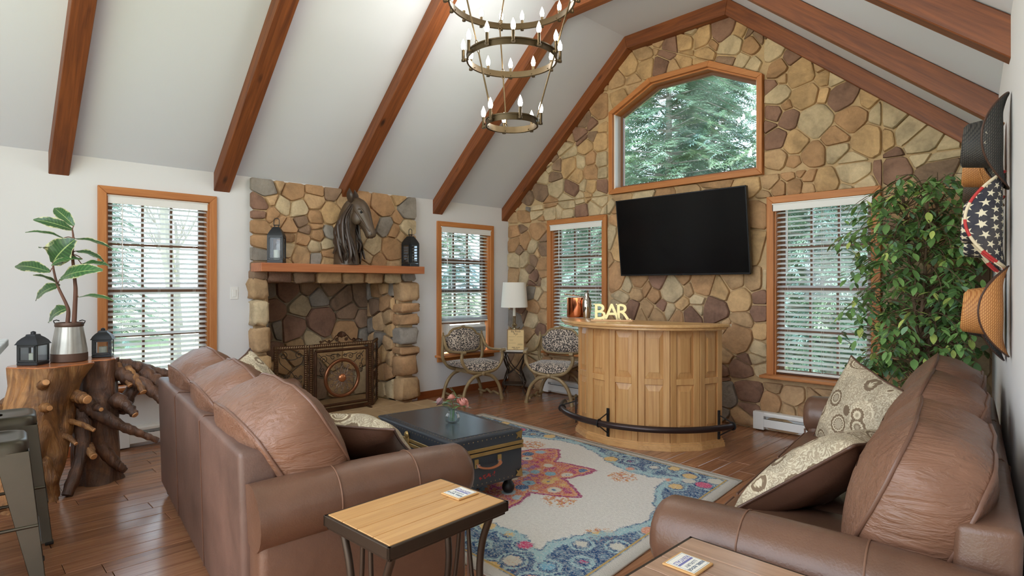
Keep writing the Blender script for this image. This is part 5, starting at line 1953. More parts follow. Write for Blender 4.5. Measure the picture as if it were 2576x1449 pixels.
    for k in range(2):
        for i in range(n):
            j = (i + 1) % n
            fs_.append((k * n + i, k * n + j, (k + 1) * n + j, (k + 1) * n + i))
    fs_.append(tuple(range(2 * n, 3 * n)))
    fs_.append(tuple(reversed(range(n))))
    mb.add(vs_, fs_)
    mb.build('backrest', m_leo, t, smooth=60)
    fr_b = MB().tube([(x, yy + 0.005, z) for x, z in outline(1.0)], 0.015, 8, closed=True).build('backrest_frame', m_giltw, t, smooth=60)
    sh = MB()
    for k in range(5):
        a = (k - 2) * 0.45
        sh.tube([(0, yy + 0.02, 0.835), (0.035 * sin(a), yy + 0.022, 0.84 + 0.026 * cos(a))], [0.007, 0.004], 6)
    sh.build('shell_crest', m_giltw, fr_b)
    return t
chair('leopard print armchair with gilt curved legs, below the air conditioner', (0.40, -0.985, 0), radians(-98))
chair('leopard print armchair with gilt curved legs, half hidden behind the bar', (1.20, -0.40, 0), radians(-158))

# ---------------------------------------------------------------- small wrought table, lamp, sign
m_marble = plain('white_marble_slab', rgb(214, 208, 198), 0.35, var=0.08, vscale=9)
wt = thing('wrought_iron_table', 'small wrought iron table with a pale stone top in the corner', 'side table', (0.48, -0.36, 0.0), radians(40))
MB().box((0, 0, 0.541), (0.33, 0.33, 0.022)).build('table_top', m_marble, wt, smooth=0, bevel=0.004)
MB().box((0, 0, 0.519), (0.30, 0.30, 0.02)).build('apron', m_bronze, wt, smooth=0, bevel=0.003)
for sx in (-1, 1):
    for sy in (-1, 1):
        pth = bez([(sx * 0.14, sy * 0.14, 0.51), (sx * 0.105, sy * 0.105, 0.38), (sx * 0.075, sy * 0.075, 0.28), (sx * 0.12, sy * 0.12, 0.17), (sx * 0.135, sy * 0.135, 0.12), (sx * 0.115, sy * 0.115, 0.06), (sx * 0.145, sy * 0.145, 0.0)], 5)
        MB().tube(pth, 0.009, 8).build('leg', m_bronze, wt, smooth=60)
for k in range(4):
    a = k * pi / 2
    R = Matrix.Rotation(a, 3, 'Z')
    q = bez([R @ Vector((-0.13, -0.135, 0.50)), R @ Vector((-0.03, -0.09, 0.33)), R @ Vector((0.09, -0.11, 0.22)), R @ Vector((0.12, -0.13, 0.13))], 5)
    MB().tube(q, 0.006, 6).build('scroll_bar', m_bronze, wt, smooth=60)
    q = bez([R @ Vector((0.13, -0.135, 0.50)), R @ Vector((0.03, -0.09, 0.33)), R @ Vector((-0.09, -0.11, 0.22)), R @ Vector((-0.12, -0.13, 0.13))], 5)
    MB().tube(q, 0.006, 6).build('scroll_bar', m_bronze, wt, smooth=60)
MB().box((0, 0, 0.115), (0.25, 0.25, 0.014)).build('lower_shelf', m_bronze, wt, smooth=0, bevel=0.003)

m_lampb = plain('brushed_brass_steel', rgb(188, 176, 148), 0.22, 0.95)
m_shade = plain('white_lamp_shade', rgb(236, 232, 220), 0.85)
tl = thing('table_lamp', 'table lamp with a white drum shade on the corner table', 'lamp', (0.45, -0.33, 0.553))
MB().lathe([(0.075, 0), (0.078, 0.008), (0.07, 0.018), (0.03, 0.03), (0.018, 0.05), (0.024, 0.075), (0.014, 0.10), (0.02, 0.13), (0.034, 0.15), (0.02, 0.172), (0.012, 0.18), (0.026, 0.205), (0.034, 0.22), (0.018, 0.24), (0.012, 0.26), (0.03, 0.285), (0.034, 0.30), (0.02, 0.315)], 28).build('base', m_lampb, tl, smooth=50)
MB().lathe([(0.018, 0.315), (0.02, 0.32), (0.019, 0.395), (0.022, 0.40), (0.022, 0.41)], 20).build('stem', m_lampb, tl, smooth=50)
MB().lathe([(0.018, 0.41), (0.018, 0.55)], 16).build('candle_sleeve', plain('ivory_sleeve', rgb(230, 224, 206), 0.5), tl, smooth=50)
mb = MB()
for a in (0.4, 2.5, 4.6):
    mb.tube(bez([(0, 0, 0.262), (0.05 * cos(a), 0.05 * sin(a), 0.25), (0.072 * cos(a), 0.072 * sin(a), 0.27)], 5), 0.006, 6)
mb.build('ornament', m_lampb, tl)
MB().lathe([(0.168, 0.52), (0.170, 0.52), (0.146, 0.835), (0.144, 0.835)], 40, closed=True).build('lamp_shade', m_shade, tl, smooth=50)
MB().cyl((0, 0, 0.55), (0, 0, 0.66), 0.02, 0.028, 12).build('bulb', plain('frosted_bulb', rgb(235, 235, 230), 0.4), tl)
mb = MB()
for a in range(3):
    mb.cyl((0, 0, 0.80), (0.147 * cos(a * 2.094), 0.147 * sin(a * 2.094), 0.80), 0.002, n=6)
mb.cyl((0, 0, 0.55), (0, 0, 0.80), 0.003, n=6)
mb.build('shade_carrier', m_lampb, tl)

sg = thing('info_sign', 'gold framed card sign standing in front of the table lamp', 'sign', (0.60, -0.455, 0.5535), radians(44), None, rot=(radians(-8), 0, radians(44)))
m_card = plain('gold_card', rgb(222, 190, 128), 0.45)
m_cardink = plain('brown_card_ink', rgb(112, 84, 56), 0.6)
SW, SH = 0.205, 0.25
MB().box((0, 0.006, SH / 2), (SW, 0.008, SH)).build('card', m_card, sg, smooth=0)
mb = MB()
for s_ in (-1, 1):
    mb.box((s_ * SW / 2, 0.004, SH / 2), (0.008, 0.016, SH + 0.008))
mb.box((0, 0.004, 0), (SW, 0.016, 0.008))
mb.box((0, 0.004, SH), (SW, 0.016, 0.008))
mb.build('frame', plain('dark_gold_frame', rgb(110, 82, 44), 0.4, 0.5), sg, smooth=0)
MB().beam((0, 0.012, 0.18), (0, 0.08, 0.006), 0.05, 0.004, up=(0, 1, 0)).build('easel_leg', m_bronze, sg, smooth=0)
for txt, z, szz in (('Big Rock', 0.228, 0.034), ('Run', 0.198, 0.032), ('REBEL RIDGE', 0.030, 0.017), ('RENTALS', 0.014, 0.014)):
    ob = put('lettering', text_mesh(txt, szz, 0.0006, bold=0.0004), sg, (0, 0.0015, z), (pi / 2, 0, 0))
    ob.data.materials.append(m_cardink)
mb = MB()
mb.box((0, 0.0015, 0.176), (0.008, 0.0006, 0.006))
for x, z, w in ((-0.05, 0.162, 0.08), (0.05, 0.162, 0.07), (-0.055, 0.125, 0.05), (-0.055, 0.113, 0.04), (-0.045, 0.085, 0.09), (0.055, 0.078, 0.06), (0.055, 0.068, 0.06), (0.05, 0.06, 0.07)):
    mb.box((x, 0.0015, z), (w, 0.0006, 0.0022))
mb.build('small_print', m_cardink, sg, smooth=0)

# ---------------------------------------------------------------- lanterns
m_lan = plain('matte_black_lantern_metal', rgb(38, 40, 43), 0.45, 0.2)
m_wax = plain('cream_candle_wax', rgb(226, 220, 196), 0.5)
m_lglass = glass_mat('lantern_glass', (0.9, 0.93, 0.95, 1), 0.8)
def lantern(label, loc, rz, S, H, tall=False, candle=0.4, grp=None, mat=None, cw=0.24):
    mt = mat or m_lan
    t = thing('candle_lantern', label, 'lantern', loc, rz, grp)
    h = S / 2
    zb = 0.06 * H + 0.008
    body = H * (0.60 if not tall else 0.58)
    mb = MB()
    mb.box((0, 0, zb / 2), (S * 1.02, S * 1.02, zb))
    mb.build('base', mt, t, smooth=0, bevel=0.003, bseg=1)
    pw = S * 0.075
    for sx in (-1, 1):
        for sy in (-1, 1):
            MB().box((sx * (h - pw / 2), sy * (h - pw / 2), (zb + body) / 2 + 0.001), (pw, pw, body - zb)).build('post', mt, t, smooth=0)
    mb = MB()
    mb.box((0, 0, body), (S, S, 0.012))
    mb.build('top_rail', mt, t, smooth=0)
    for k in range(4):
        R = Matrix.Rotation(k * pi / 2, 4, 'Z')
        f = MB()
        f.box((0, -h + pw * 0.35, (zb + body) / 2), (S - 2 * pw, 0.002, body - zb), R)
        f.build('glass_pane', m_lglass, t, smooth=0)
        if k == 0 or tall:
            f = MB()
            dw, dz = S * 0.37, (body - zb) / 2 - 0.01
            for s_ in (-1, 1):
                f.box((s_ * dw, -h, (zb + body) / 2), (0.009, 0.008, 2 * dz), R)
                f.box((0, -h, (zb + body) / 2 + s_ * dz), (2 * dw + 0.009, 0.008, 0.009), R)
            f.build('door_frame', mt, t, smooth=0)
    if tall:
        prof = [(S * 0.5, body + 0.006), (S * 0.47, body + 0.02), (S * 0.36, H * 0.70), (S * 0.20, H * 0.785), (S * 0.16, H * 0.79)]
    else:
        prof = [(S * 0.58, body + 0.002), (S * 0.53, body + 0.012), (S * 0.48, H * 0.72), (S * 0.36, H * 0.80), (S * 0.24, H * 0.855), (S * 0.22, H * 0.90), (S * 0.19, H * 0.905)]
    mb = MB()
    mb.lathe([(r * sqrt(2), z) for r, z in prof], 4, None, sq=True)
    mb.build('roof', mt, t, smooth=25)
    if tall:
        mb = MB()
        mb.cyl((-S * 0.2, 0, H * 0.83), (S * 0.2, 0, H * 0.83), 0.005, n=8)
        for s_ in (-1, 1):
            mb.cyl((s_ * S * 0.12, 0, H * 0.785), (s_ * S * 0.12, 0, H * 0.83), 0.004, n=8)
        mb.build('crossbar', mt, t)
        r = S * 0.17
        pth = [(-r, 0, H * 0.83)] + [(r * cos(a), 0, H * 0.93 + r * sin(a) * 0.9) for a in [pi - pi * k / 12 for k in range(13)]] + [(r, 0, H * 0.83)]
        MB().tube(pth, 0.0035, 8).build('handle', mt, t)
    else:
        MB().lathe([(S * 0.12, H * 0.905), (S * 0.12, H * 0.965), (S * 0.08, H * 0.985), (0.0, H)], 12).build('finial', mt, t)
    ch = (body - zb) * candle
    c = MB().lathe([(S * cw, zb + 0.0005), (S * cw, zb + ch), (S * cw * 0.85, zb + ch - 0.004), (0.0, zb + ch - 0.006)], 18).build('candle', m_wax, t, smooth=50)
    MB().cyl((0, 0, zb + ch - 0.006), (0, 0.002, zb + ch + 0.008), 0.0012, n=5).build('wick', m_black, c)
    return t
STZ = 0.832
lantern('small black lantern with a candle at the left end of the stump table', (0.762, -5.105, STZ), radians(52), 0.122, 0.222, candle=0.48, grp='small black lanterns', cw=0.2)
lantern('small black lantern with a candle on the stump table in front of the window', (0.575, -4.69, STZ), radians(72), 0.118, 0.212, candle=0.5, grp='small black lanterns', cw=0.22)
MZ = 1.563
lantern('black mantel lantern with a ring handle, left of the horse head', (0.20, -3.255, MZ), radians(55), 0.14, 0.435, True, 0.42, 'tall black lanterns on the mantel', cw=0.2)
lantern('black mantel lantern with a ring handle, right of the horse head', (0.20, -1.735, MZ), radians(100), 0.14, 0.435, True, 0.42, 'tall black lanterns on the mantel', cw=0.2)

# ---------------------------------------------------------------- horse head sculpture
m_horse = plain('dark_carved_wood', rgb(84, 68, 52), 0.38, 0.1, bump=0.25, bscale=30, var=0.18, vscale=6)
m_horse2 = plain('dark_carved_wood_mane', rgb(66, 52, 42), 0.36, 0.1, var=0.2, vscale=9)
hs = thing('horse_head_sculpture', 'dark carved horse head bust in the middle of the mantel', 'sculpture', (0.245, -2.505, MZ), radians(38))
mb = MB()
mb.tube(bez([(-0.045, 0, 0.0), (-0.05, 0, 0.12), (-0.06, 0, 0.26), (-0.05, 0, 0.42), (-0.005, 0, 0.56), (0.05, 0, 0.63)], 4), [0.135, 0.132, 0.13, 0.128, 0.125, 0.122, 0.118, 0.114, 0.11, 0.106, 0.103, 0.10, 0.098, 0.096, 0.094, 0.092, 0.09, 0.088, 0.086, 0.08, 0.06], 18, flat=0.85, up=(0, 1, 0))
mb.build('neck', m_horse, hs, smooth=70)
mb = MB()
mb.tube(bez([(0.0, 0, 0.60), (0.06, 0, 0.615), (0.105, 0, 0.56), (0.145, 0, 0.48), (0.18, 0, 0.40), (0.21, 0, 0.33), (0.222, 0, 0.285), (0.225, 0, 0.272)], 3),
        [0.05, 0.066, 0.078, 0.086, 0.092, 0.096, 0.097, 0.095, 0.09, 0.083, 0.076, 0.07, 0.065, 0.061, 0.059, 0.059, 0.058, 0.055, 0.048, 0.036, 0.02, 0.008], 18, flat=0.78, up=(0, 1, 0))
hd = mb.build('head', m_horse, hs, smooth=70)
for sy in (-1, 1):
    mb = MB()
    mb.sphere((0, 0, 0), (0.066, 0.026, 0.075), 16, 12, Matrix.Translation((0.088, sy * 0.05, 0.485)))
    mb.build('cheek', m_horse, hd, smooth=70)
    MB().sphere((0.142, sy * 0.066, 0.535), 0.014, 10, 8).build('eye', m_black, hd)
    MB().tube(bez([(0.105, sy * 0.066, 0.565), (0.14, sy * 0.076, 0.565), (0.165, sy * 0.066, 0.535)], 5), 0.0085, 8).build('brow', m_horse, hd, smooth=70)
    MB().sphere((0.235, sy * 0.034, 0.315), (0.012, 0.01, 0.018), 10, 8).build('nostril', m_horse2, hd)
    mb = MB()
    q = bez([(0.02, sy * 0.045, 0.63), (0.022, sy * 0.068, 0.69), (0.02, sy * 0.076, 0.74), (0.015, sy * 0.064, 0.79)], 4)
    mb.tube(q, [0.014, 0.025, 0.033, 0.038, 0.041, 0.042, 0.041, 0.037, 0.031, 0.024, 0.016, 0.008, 0.001], 12, flat=0.42, up=(0.3, 1, 0))
    mb.build('ear', m_horse2, hs, smooth=70)
    # long carved grooves down the face
    for k, (a, b) in enumerate(((0.02, 0.02), (0.045, 0.032), (0.066, 0.044))):
        MB().tube(bez([(0.115 - 0.02 * k, sy * a, 0.625 - 0.03 * k), (0.165 - 0.015 * k, sy * (a + 0.006), 0.53 - 0.03 * k), (0.21 - 0.012 * k, sy * b, 0.42 - 0.015 * k), (0.245 - 0.01 * k, sy * b * 0.9, 0.34)], 5), 0.0095, 8).build('face_ridge', m_horse, hd, smooth=70)
MB().tube(bez([(0.20, -0.04, 0.285), (0.235, 0, 0.278), (0.20, 0.04, 0.285)], 6), 0.007, 8).build('lip', m_horse2, hd, smooth=70)
rr = random.Random(21)
for k in range(78):
    a = rr.uniform(-1, 1)
    sy = 1 if k % 2 else -1
    y0 = sy * rr.uniform(0.0, 0.075)
    z0 = rr.uniform(0.30, 0.66)
    x0 = -0.09 + 0.16 * max(0, (z0 - 0.45)) / 0.2 - rr.uniform(0, 0.02)
    yb_ = sy * rr.uniform(0.03, 0.15)
    xb_ = rr.uniform(-0.11, 0.08)
    zb_ = rr.uniform(0.01, 0.16)
    q = bez([(x0, y0, z0), ((x0 + xb_) / 2 - 0.035, (y0 + yb_) / 2 + sy * 0.035, z0 * 0.68 + zb_ * 0.25), (xb_ + rr.uniform(-0.02, 0.02), yb_ + sy * 0.005, zb_ + 0.10), (xb_ + rr.uniform(-0.03, 0.03), yb_ * 0.95, zb_)], 5)
    n = len(q)
    MB().tube(q, [0.006 + 0.022 * sin(pi * (0.12 + 0.8 * i / (n - 1))) for i in range(n)], 7, flat=0.6).build('mane_lock', m_horse2, hs, smooth=70)
MB().lathe([(0.115, 0.0), (0.115, 0.012), (0.105, 0.02), (0.0, 0.02)], 28, Matrix.Translation((-0.035, 0, 0)) @ Matrix.Diagonal((1, 0.9, 1, 1))).build('base', m_horse2, hs, smooth=50)
"""
"""

# ---------------------------------------------------------------- three panel fire screen
m_scr = plain('antique_copper_frame', rgb(84, 56, 38), 0.4, 0.65, bump=0.25, bscale=70, var=0.3, vscale=10)
m_scrd = plain('dark_iron_scroll', rgb(54, 42, 34), 0.45, 0.5)
m_scrl = plain('pewter_scroll', rgb(138, 116, 100), 0.4, 0.6)
fs_t = thing('fire_screen', 'three panel copper fire screen with scrollwork and a round sunburst', 'fire screen', (0.075, -2.515, 0.036), 0)

def spiral(c, r, turns, a0, sgn, n=14):
    return [(c[0] + r * (1 - k / n * 0.85) * cos(a0 + sgn * turns * 2 * pi * k / n), c[1] + r * (1 - k / n * 0.85) * sin(a0 + sgn * turns * 2 * pi * k / n)) for k in range(n + 1)]

def screen_panel(parent, M, W, H, fw, medallion):
    """local x across, z up, y to the room is -y"""
    def T(p, y=0.0):
        return M @ Vector((p[0], y, p[1]))
    mb = MB()
    for s_ in (-1, 1):
        mb.box((s_ * (W / 2 - fw / 2), 0, H / 2), (fw, 0.018, H), M)
    mb.box((0, 0, H - fw / 2), (W - 2 * fw, 0.018, fw), M)
    mb.box((0, 0, fw / 2), (W - 2 * fw, 0.018, fw), M)
    pf = mb.build('panel_frame', m_scr, parent, smooth=0, bevel=0.003, bseg=1)
    # leaf beading along the frame
    bead = MB()
    n = int(H / 0.022)
    for k in range(n):
        z = (k + 0.5) * H / n
        for s_ in (-1, 1):
            c = Vector((s_ * (W / 2 - fw / 2), -0.010, z))
            for q in (-1, 1):
                bead.add([M @ (c + Vector((0, 0, -0.008))), M @ (c + Vector((q * fw * 0.42, 0, 0.006))), M @ (c + Vector((0, -0.008, 0.006))), M @ (c + Vector((q * fw * 0.2, -0.003, 0.012)))], [(0, 1, 2), (1, 3, 2)])
    n = int(W / 0.022)
    for k in range(n):
        x = -W / 2 + (k + 0.5) * W / n
        for z in (H - fw / 2,):
            c = Vector((x, -0.010, z))
            for q in (-1, 1):
                bead.add([M @ (c + Vector((-0.008, 0, 0))), M @ (c + Vector((0.006, 0, q * fw * 0.42))), M @ (c + Vector((0.006, -0.008, 0))), M @ (c + Vector((0.012, -0.003, q * fw * 0.2)))], [(0, 1, 2), (1, 3, 2)])
    bead.build('leaf_beading', plain('rubbed_gold_relief', rgb(112, 86, 58), 0.45, 0.6), pf, smooth=0)['kind'] = 'stuff'
    return pf

CW, CH = 0.715, 0.715
Mc = Matrix(((0, -1, 0, 0), (1, 0, 0, 0), (0, 0, 1, 0), (0, 0, 0, 1)))     # local x -> +y, local -y -> +x (room)
center = screen_panel(fs_t, Mc, CW, CH, 0.045, True)
def curve_part(nm, pl, r, mat, par, M, y=-0.004):
    mb = MB()
    for p in pl:
        mb.tube([M @ Vector((a, y, b)) for a, b in p], r, 6)
    return mb.build(nm, mat, par, smooth=60)
# inner bead moulding
q = CW / 2 - 0.062
mb = MB()
ring = [(-q, 0.075), (q, 0.075), (q, CH - 0.075), (-q, CH - 0.075)]
for i in range(4):
    a, b = ring[i], ring[(i + 1) % 4]
    mb.cyl(Mc @ Vector((a[0], -0.012, a[1])), Mc @ Vector((b[0], -0.012, b[1])), 0.015, n=10)
mb.build('inner_moulding', m_scr, fs_t, smooth=60)
# medallion ring and sunburst
cz = 0.345
mb = MB()
mb.tube([Mc @ Vector((0.188 * cos(a), -0.014, cz + 0.188 * sin(a))) for a in [2 * pi * k / 48 for k in range(48)]], 0.019, 12, closed=True)
rg = mb.build('medallion_ring', plain('copper_ring', rgb(134, 86, 58), 0.32, 0.75), fs_t, smooth=70)
for k in range(12):
    a0 = 2 * pi * k / 12
    pl = []
    for s_ in (-1, 1):
        pts_ = []
        for i in range(15):
            t = i / 14
            rad = 0.04 + 0.115 * t
            off = s_ * 0.17 * sin(pi * min(1, t * 1.35)) if t < 0.74 else -s_ * 0.10 * sin(pi * (t - 0.74) / 0.26)
            pts_.append((rad * cos(a0 + off), cz + rad * sin(a0 + off)))
        pl.append(pts_)
    curve_part('sun_ray', pl, 0.0042, m_scrl, rg, Mc, -0.012)
for k in range(12):
    a0 = 2 * pi * (k + 0.5) / 12
    mb = MB()
    leaf_geo(mb, Mc @ Vector((0.03 * cos(a0), -0.012, cz + 0.03 * sin(a0))), Mc @ Vector((0.085 * cos(a0), -0.02, cz + 0.085 * sin(a0))), 0.03, (1, 0, 0))
    mb.build('petal', m_scrl, rg, smooth=80)
MB().lathe([(0.045, 0), (0.04, 0.012), (0.028, 0.02), (0.012, 0.026), (0, 0.027)], 16, Mc @ Matrix.Translation((0, -0.012, cz)) @ Matrix.Rotation(pi / 2, 4, 'X')).build('hub', plain('bright_copper_hub', rgb(196, 128, 86), 0.3, 0.8), rg, smooth=60)
# scrolls in the corners
for sx in (-1, 1):
    for sz in (-1, 1):
        cx_, cz_ = sx * 0.20, cz + sz * 0.205
        pl = [spiral((cx_, cz_), 0.045, 1.4, 0 if sx > 0 else pi, sx * sz),
              spiral((cx_ - sx * 0.10, cz_ + sz * 0.018), 0.03, 1.3, 1.0, -sx * sz),
              spiral((cx_ + sx * 0.018, cz_ - sz * 0.10), 0.03, 1.3, 2.0, -sx * sz),
              [(cx_ + sx * 0.06, cz_ + sz * 0.06), (cx_ + sx * 0.02, cz_ + sz * 0.02), (cx_ - sx * 0.06, cz_ - sz * 0.05)]]
        for q_ in (spiral((cx_ - sx * 0.155, cz_ + sz * 0.03), 0.022, 1.3, 2.0, sx * sz), spiral((cx_ + sx * 0.03, cz_ - sz * 0.15), 0.022, 1.3, 0.5, sx * sz),
               bez([(cx_ + sx * 0.05, cz_ - sz * 0.02), (cx_ + sx * 0.03, cz_ - sz * 0.06), (cx_ + sx * 0.045, cz_ - sz * 0.11), (cx_ + sx * 0.02, cz_ - sz * 0.17)], 4),
               bez([(cx_ - sx * 0.02, cz_ + sz * 0.05), (cx_ - sx * 0.06, cz_ + sz * 0.035), (cx_ - sx * 0.11, cz_ + sz * 0.05), (cx_ - sx * 0.19, cz_ + sz * 0.03)], 4)):
            pl.append([tuple(v)[:2] for v in q_])
    curve_part('corner_scroll', pl, 0.0035, m_scrd, fs_t, Mc)
# crest
zt = CH
pl = [bez([(-0.24, zt + 0.012), (-0.19, zt + 0.03), (-0.15, zt + 0.012), (-0.10, zt + 0.03), (-0.06, zt + 0.075), (-0.03, zt + 0.06)], 5),
      bez([(0.24, zt + 0.012), (0.19, zt + 0.03), (0.15, zt + 0.012), (0.10, zt + 0.03), (0.06, zt + 0.075), (0.03, zt + 0.06)], 5)]
for sx in (-1, 1):
    pl += [spiral((sx * 0.14, zt + 0.022), 0.018, 1.3, 0, sx), spiral((sx * 0.235, zt + 0.018), 0.012, 1.2, pi, sx), spiral((sx * 0.05, zt + 0.035), 0.02, 1.3, 1, -sx)]
cr = curve_part('crest', pl, 0.006, m_scr, fs_t, Mc, 0)
mb = MB()
for k in range(7):
    a = (k - 3) * 0.36
    mb.tube([Mc @ Vector((0, 0, zt + 0.055)), Mc @ Vector((0.055 * sin(a), -0.004, zt + 0.062 + 0.055 * cos(a)))], [0.006, 0.010], 8)
mb.build('shell', m_scr, cr, smooth=60)
# side panels hinged back
SWD = 0.33
for sx, ang in ((-1, radians(-14)), (1, radians(50))):
    hinge = Mc @ Vector((sx * (CW / 2 + 0.008), 0, 0))
    Ms = Matrix.Translation(hinge) @ Matrix.Rotation(ang if sx > 0 else ang, 4, 'Z') @ Mc @ Matrix.Translation((sx * SWD / 2, 0, 0))
    if sx < 0:
        Ms = Matrix.Translation(hinge) @ Matrix.Rotation(radians(-12), 4, 'Z') @ Mc @ Matrix.Translation((-SWD / 2, 0, 0))
    screen_panel(fs_t, Ms, SWD, CH, 0.042, False)
    for z in (0.15, 0.55):
        mb = MB()
        mb.cyl(hinge + Vector((0, 0, z)), hinge + Vector((0, 0, z + 0.05)), 0.005, n=8)
        mb.build('hinge', m_scrd, fs_t)
    pl = []
    for s_ in (-1, 1):
        pl.append(bez([(s_ * 0.115, 0.60), (s_ * 0.10, 0.54), (0.0, 0.45), (-s_ * 0.02, 0.42), (-s_ * 0.06, 0.38), (-s_ * 0.10, 0.41)], 5))
        pl.append(spiral((s_ * 0.075, 0.62), 0.04, 1.3, pi / 2, s_))
        pl.append(spiral((s_ * 0.04, 0.405), 0.025, 1.3, 0, -s_))
        pl.append(spiral((s_ * 0.085, 0.40), 0.026, 1.2, pi, s_))
        pl.append(spiral((s_ * 0.07, 0.18), 0.03, 1.3, 1, s_))
        pl.append(bez([(s_ * 0.10, 0.36), (s_ * 0.06, 0.27), (s_ * 0.10, 0.19), (s_ * 0.03, 0.08)], 5))
        pl.append(bez([(s_ * 0.06, 0.59), (s_ * 0.02, 0.575), (-s_ * 0.04, 0.58)], 4))
    curve_part('scrollwork', pl, 0.0036, m_scrd, fs_t, Ms)
    MB().lathe([(0.055, -0.006), (0.055, 0.0), (0.035, 0.01), (0.0, 0.012)], 20, Ms @ Matrix.Translation((0, -0.004, 0.31)) @ Matrix.Rotation(pi / 2, 4, 'X')).build('boss', m_scr, fs_t, smooth=60)
for y in (-0.3, 0.3):
    MB().box((0.02, y, 0.006), (0.16, 0.02, 0.012)).build('foot', m_scr, fs_t, smooth=0, bevel=0.003)

# ---------------------------------------------------------------- tree stump console
def stumpmat(name, c1, c2, c3):
    m, nt, p = newmat(name)
    v = _coords(nt, (9, 9, 1.6), True)
    n1 = _noise(nt, v, 1.4, 6, 0.65, 1.5)
    v2 = _coords(nt, (1, 1, 1), True)
    n2 = _noise(nt, v2, 4, 4, 0.6, 0.8)
    col = _ramp(nt, n1, [(0.28, c1), (0.5, c2), (0.7, c3)])
    col = _mix(nt, _ramp(nt, n2, [(0.4, (0, 0, 0)), (0.62, (0.75, 0.75, 0.75))]), col, c1)
    nt.links.new(col, p.inputs['Base Color'])
    p.inputs['Roughness'].default_value = 0.42
    _bump(nt, p, _math(nt, 'ADD', n1, _math(nt, 'MULTIPLY', n2, 0.6)), 0.8, 0.03)
    return m
m_st1 = stumpmat('golden_stump_wood', rgb(82, 52, 32), rgb(168, 116, 66), rgb(204, 154, 98))
m_st2 = stumpmat('dark_stump_wood', rgb(58, 38, 28), rgb(104, 68, 46), rgb(138, 94, 62))
m_sttop = wood('polished_orange_stump_top', rgb(160, 88, 48), rgb(194, 124, 76), 1, 1.0, 0.25, tone=0.05, coat=0.5)
m_cut = plain('fresh_cut_end', rgb(206, 150, 98), 0.5, var=0.15, vscale=25)
st = thing('stump_console_table', 'console table of two polished tree stumps with branch stubs by the tall window', 'console table', (0.8, -4.9, 0.0))
SO = Vector((0.8, -4.9, 0))

def trunk_part(name, cb, ct, rb, rt, zt, mat, seed, flare=0.6, lobes=5):
    NZ, NA = 30, 44
    vs_, fs_ = [], []
    ring_top = []
    for k in range(NZ + 1):
        t = k / NZ
        c = Vector(cb).lerp(Vector(ct), t)
        for j in range(NA):
            a = 2 * pi * j / NA
            rx = rb[0] + (rt[0] - rb[0]) * t
            ry = rb[1] + (rt[1] - rb[1]) * t
            f = 1 + 0.10 * sin(lobes * a + seed + t * 1.2) * (0.5 + 0.5 * abs(1 - 2 * t)) + 0.20 * noise.noise(Vector((cos(a) * 1.5 + seed, sin(a) * 1.5, t * 2.2)))
            f += 0.06 * noise.noise(Vector((cos(a) * 5 + seed, sin(a) * 5, t * 5)))
            f += flare * max(0, (1 - t * 5)) ** 2 * (0.25 + 0.3 * sin(lobes * a + seed * 2))
            f += 0.12 * max(0, t - 0.86) / 0.14
            vs_.append(Vector((c.x + rx * f * cos(a), c.y + ry * f * sin(a), zt * t)) - SO)
            if k == NZ:
                ring_top.append((vs_[-1].x, vs_[-1].y))
    for k in range(NZ):
        for j in range(NA):
            j2 = (j + 1) % NA
            fs_.append((k * NA + j, k * NA + j2, (k + 1) * NA + j2, (k + 1) * NA + j))
    fs_.append(tuple(reversed(range(NA))))
    fs_.append(tuple(range(NZ * NA, (NZ + 1) * NA)))
    mb = MB().add(vs_, fs_)
    o = mb.build(name, mat, st, smooth=60)
    cx = sum(p[0] for p in ring_top) / NA
    cy = sum(p[1] for p in ring_top) / NA
    poly = [(cx + (p[0] - cx) * 0.985, cy + (p[1] - cy) * 0.985) for p in ring_top]
    MB().prism(poly, zt - 0.004, zt + 0.008).build('polished_top', m_sttop, st, smooth=30, bevel=0.003, bseg=1)
    return o
ZT = 0.823
trunk_part('stump', (1.0, -5.20, 0), (0.76, -5.01, 0), (0.15, 0.16), (0.205, 0.195), ZT, m_st1, 1.3)
trunk_part('stump', (0.80, -4.76, 0), (0.615, -4.735, 0), (0.135, 0.135), (0.145, 0.125), ZT, m_st2, 4.1)

def limb(name, pts_, r0, r1, mat, cut=True, n=10, bumpy=0.15):
    q = bez([Vector(p) - SO for p in pts_], 7)
    k = len(q)
    rr = random.Random(int(abs(pts_[0][0]) * 977 + abs(pts_[-1][2]) * 331))
    rad = [(r0 + (r1 - r0) * i / (k - 1)) * (1 + rr.uniform(-bumpy, bumpy)) for i in range(k)]
    o = MB().tube(q, rad, n).build(name, mat, st, smooth=60)
    if cut:
        d = (q[-1] - q[-2]).normalized()
        MB().tube([q[-1] - d * 0.001, q[-1] + d * 0.004, q[-1] + d * 0.005], [rad[-1] * 0.98, rad[-1] * 0.9, rad[-1] * 0.3], n).build('cut_end', m_cut, o, smooth=60)
    return o
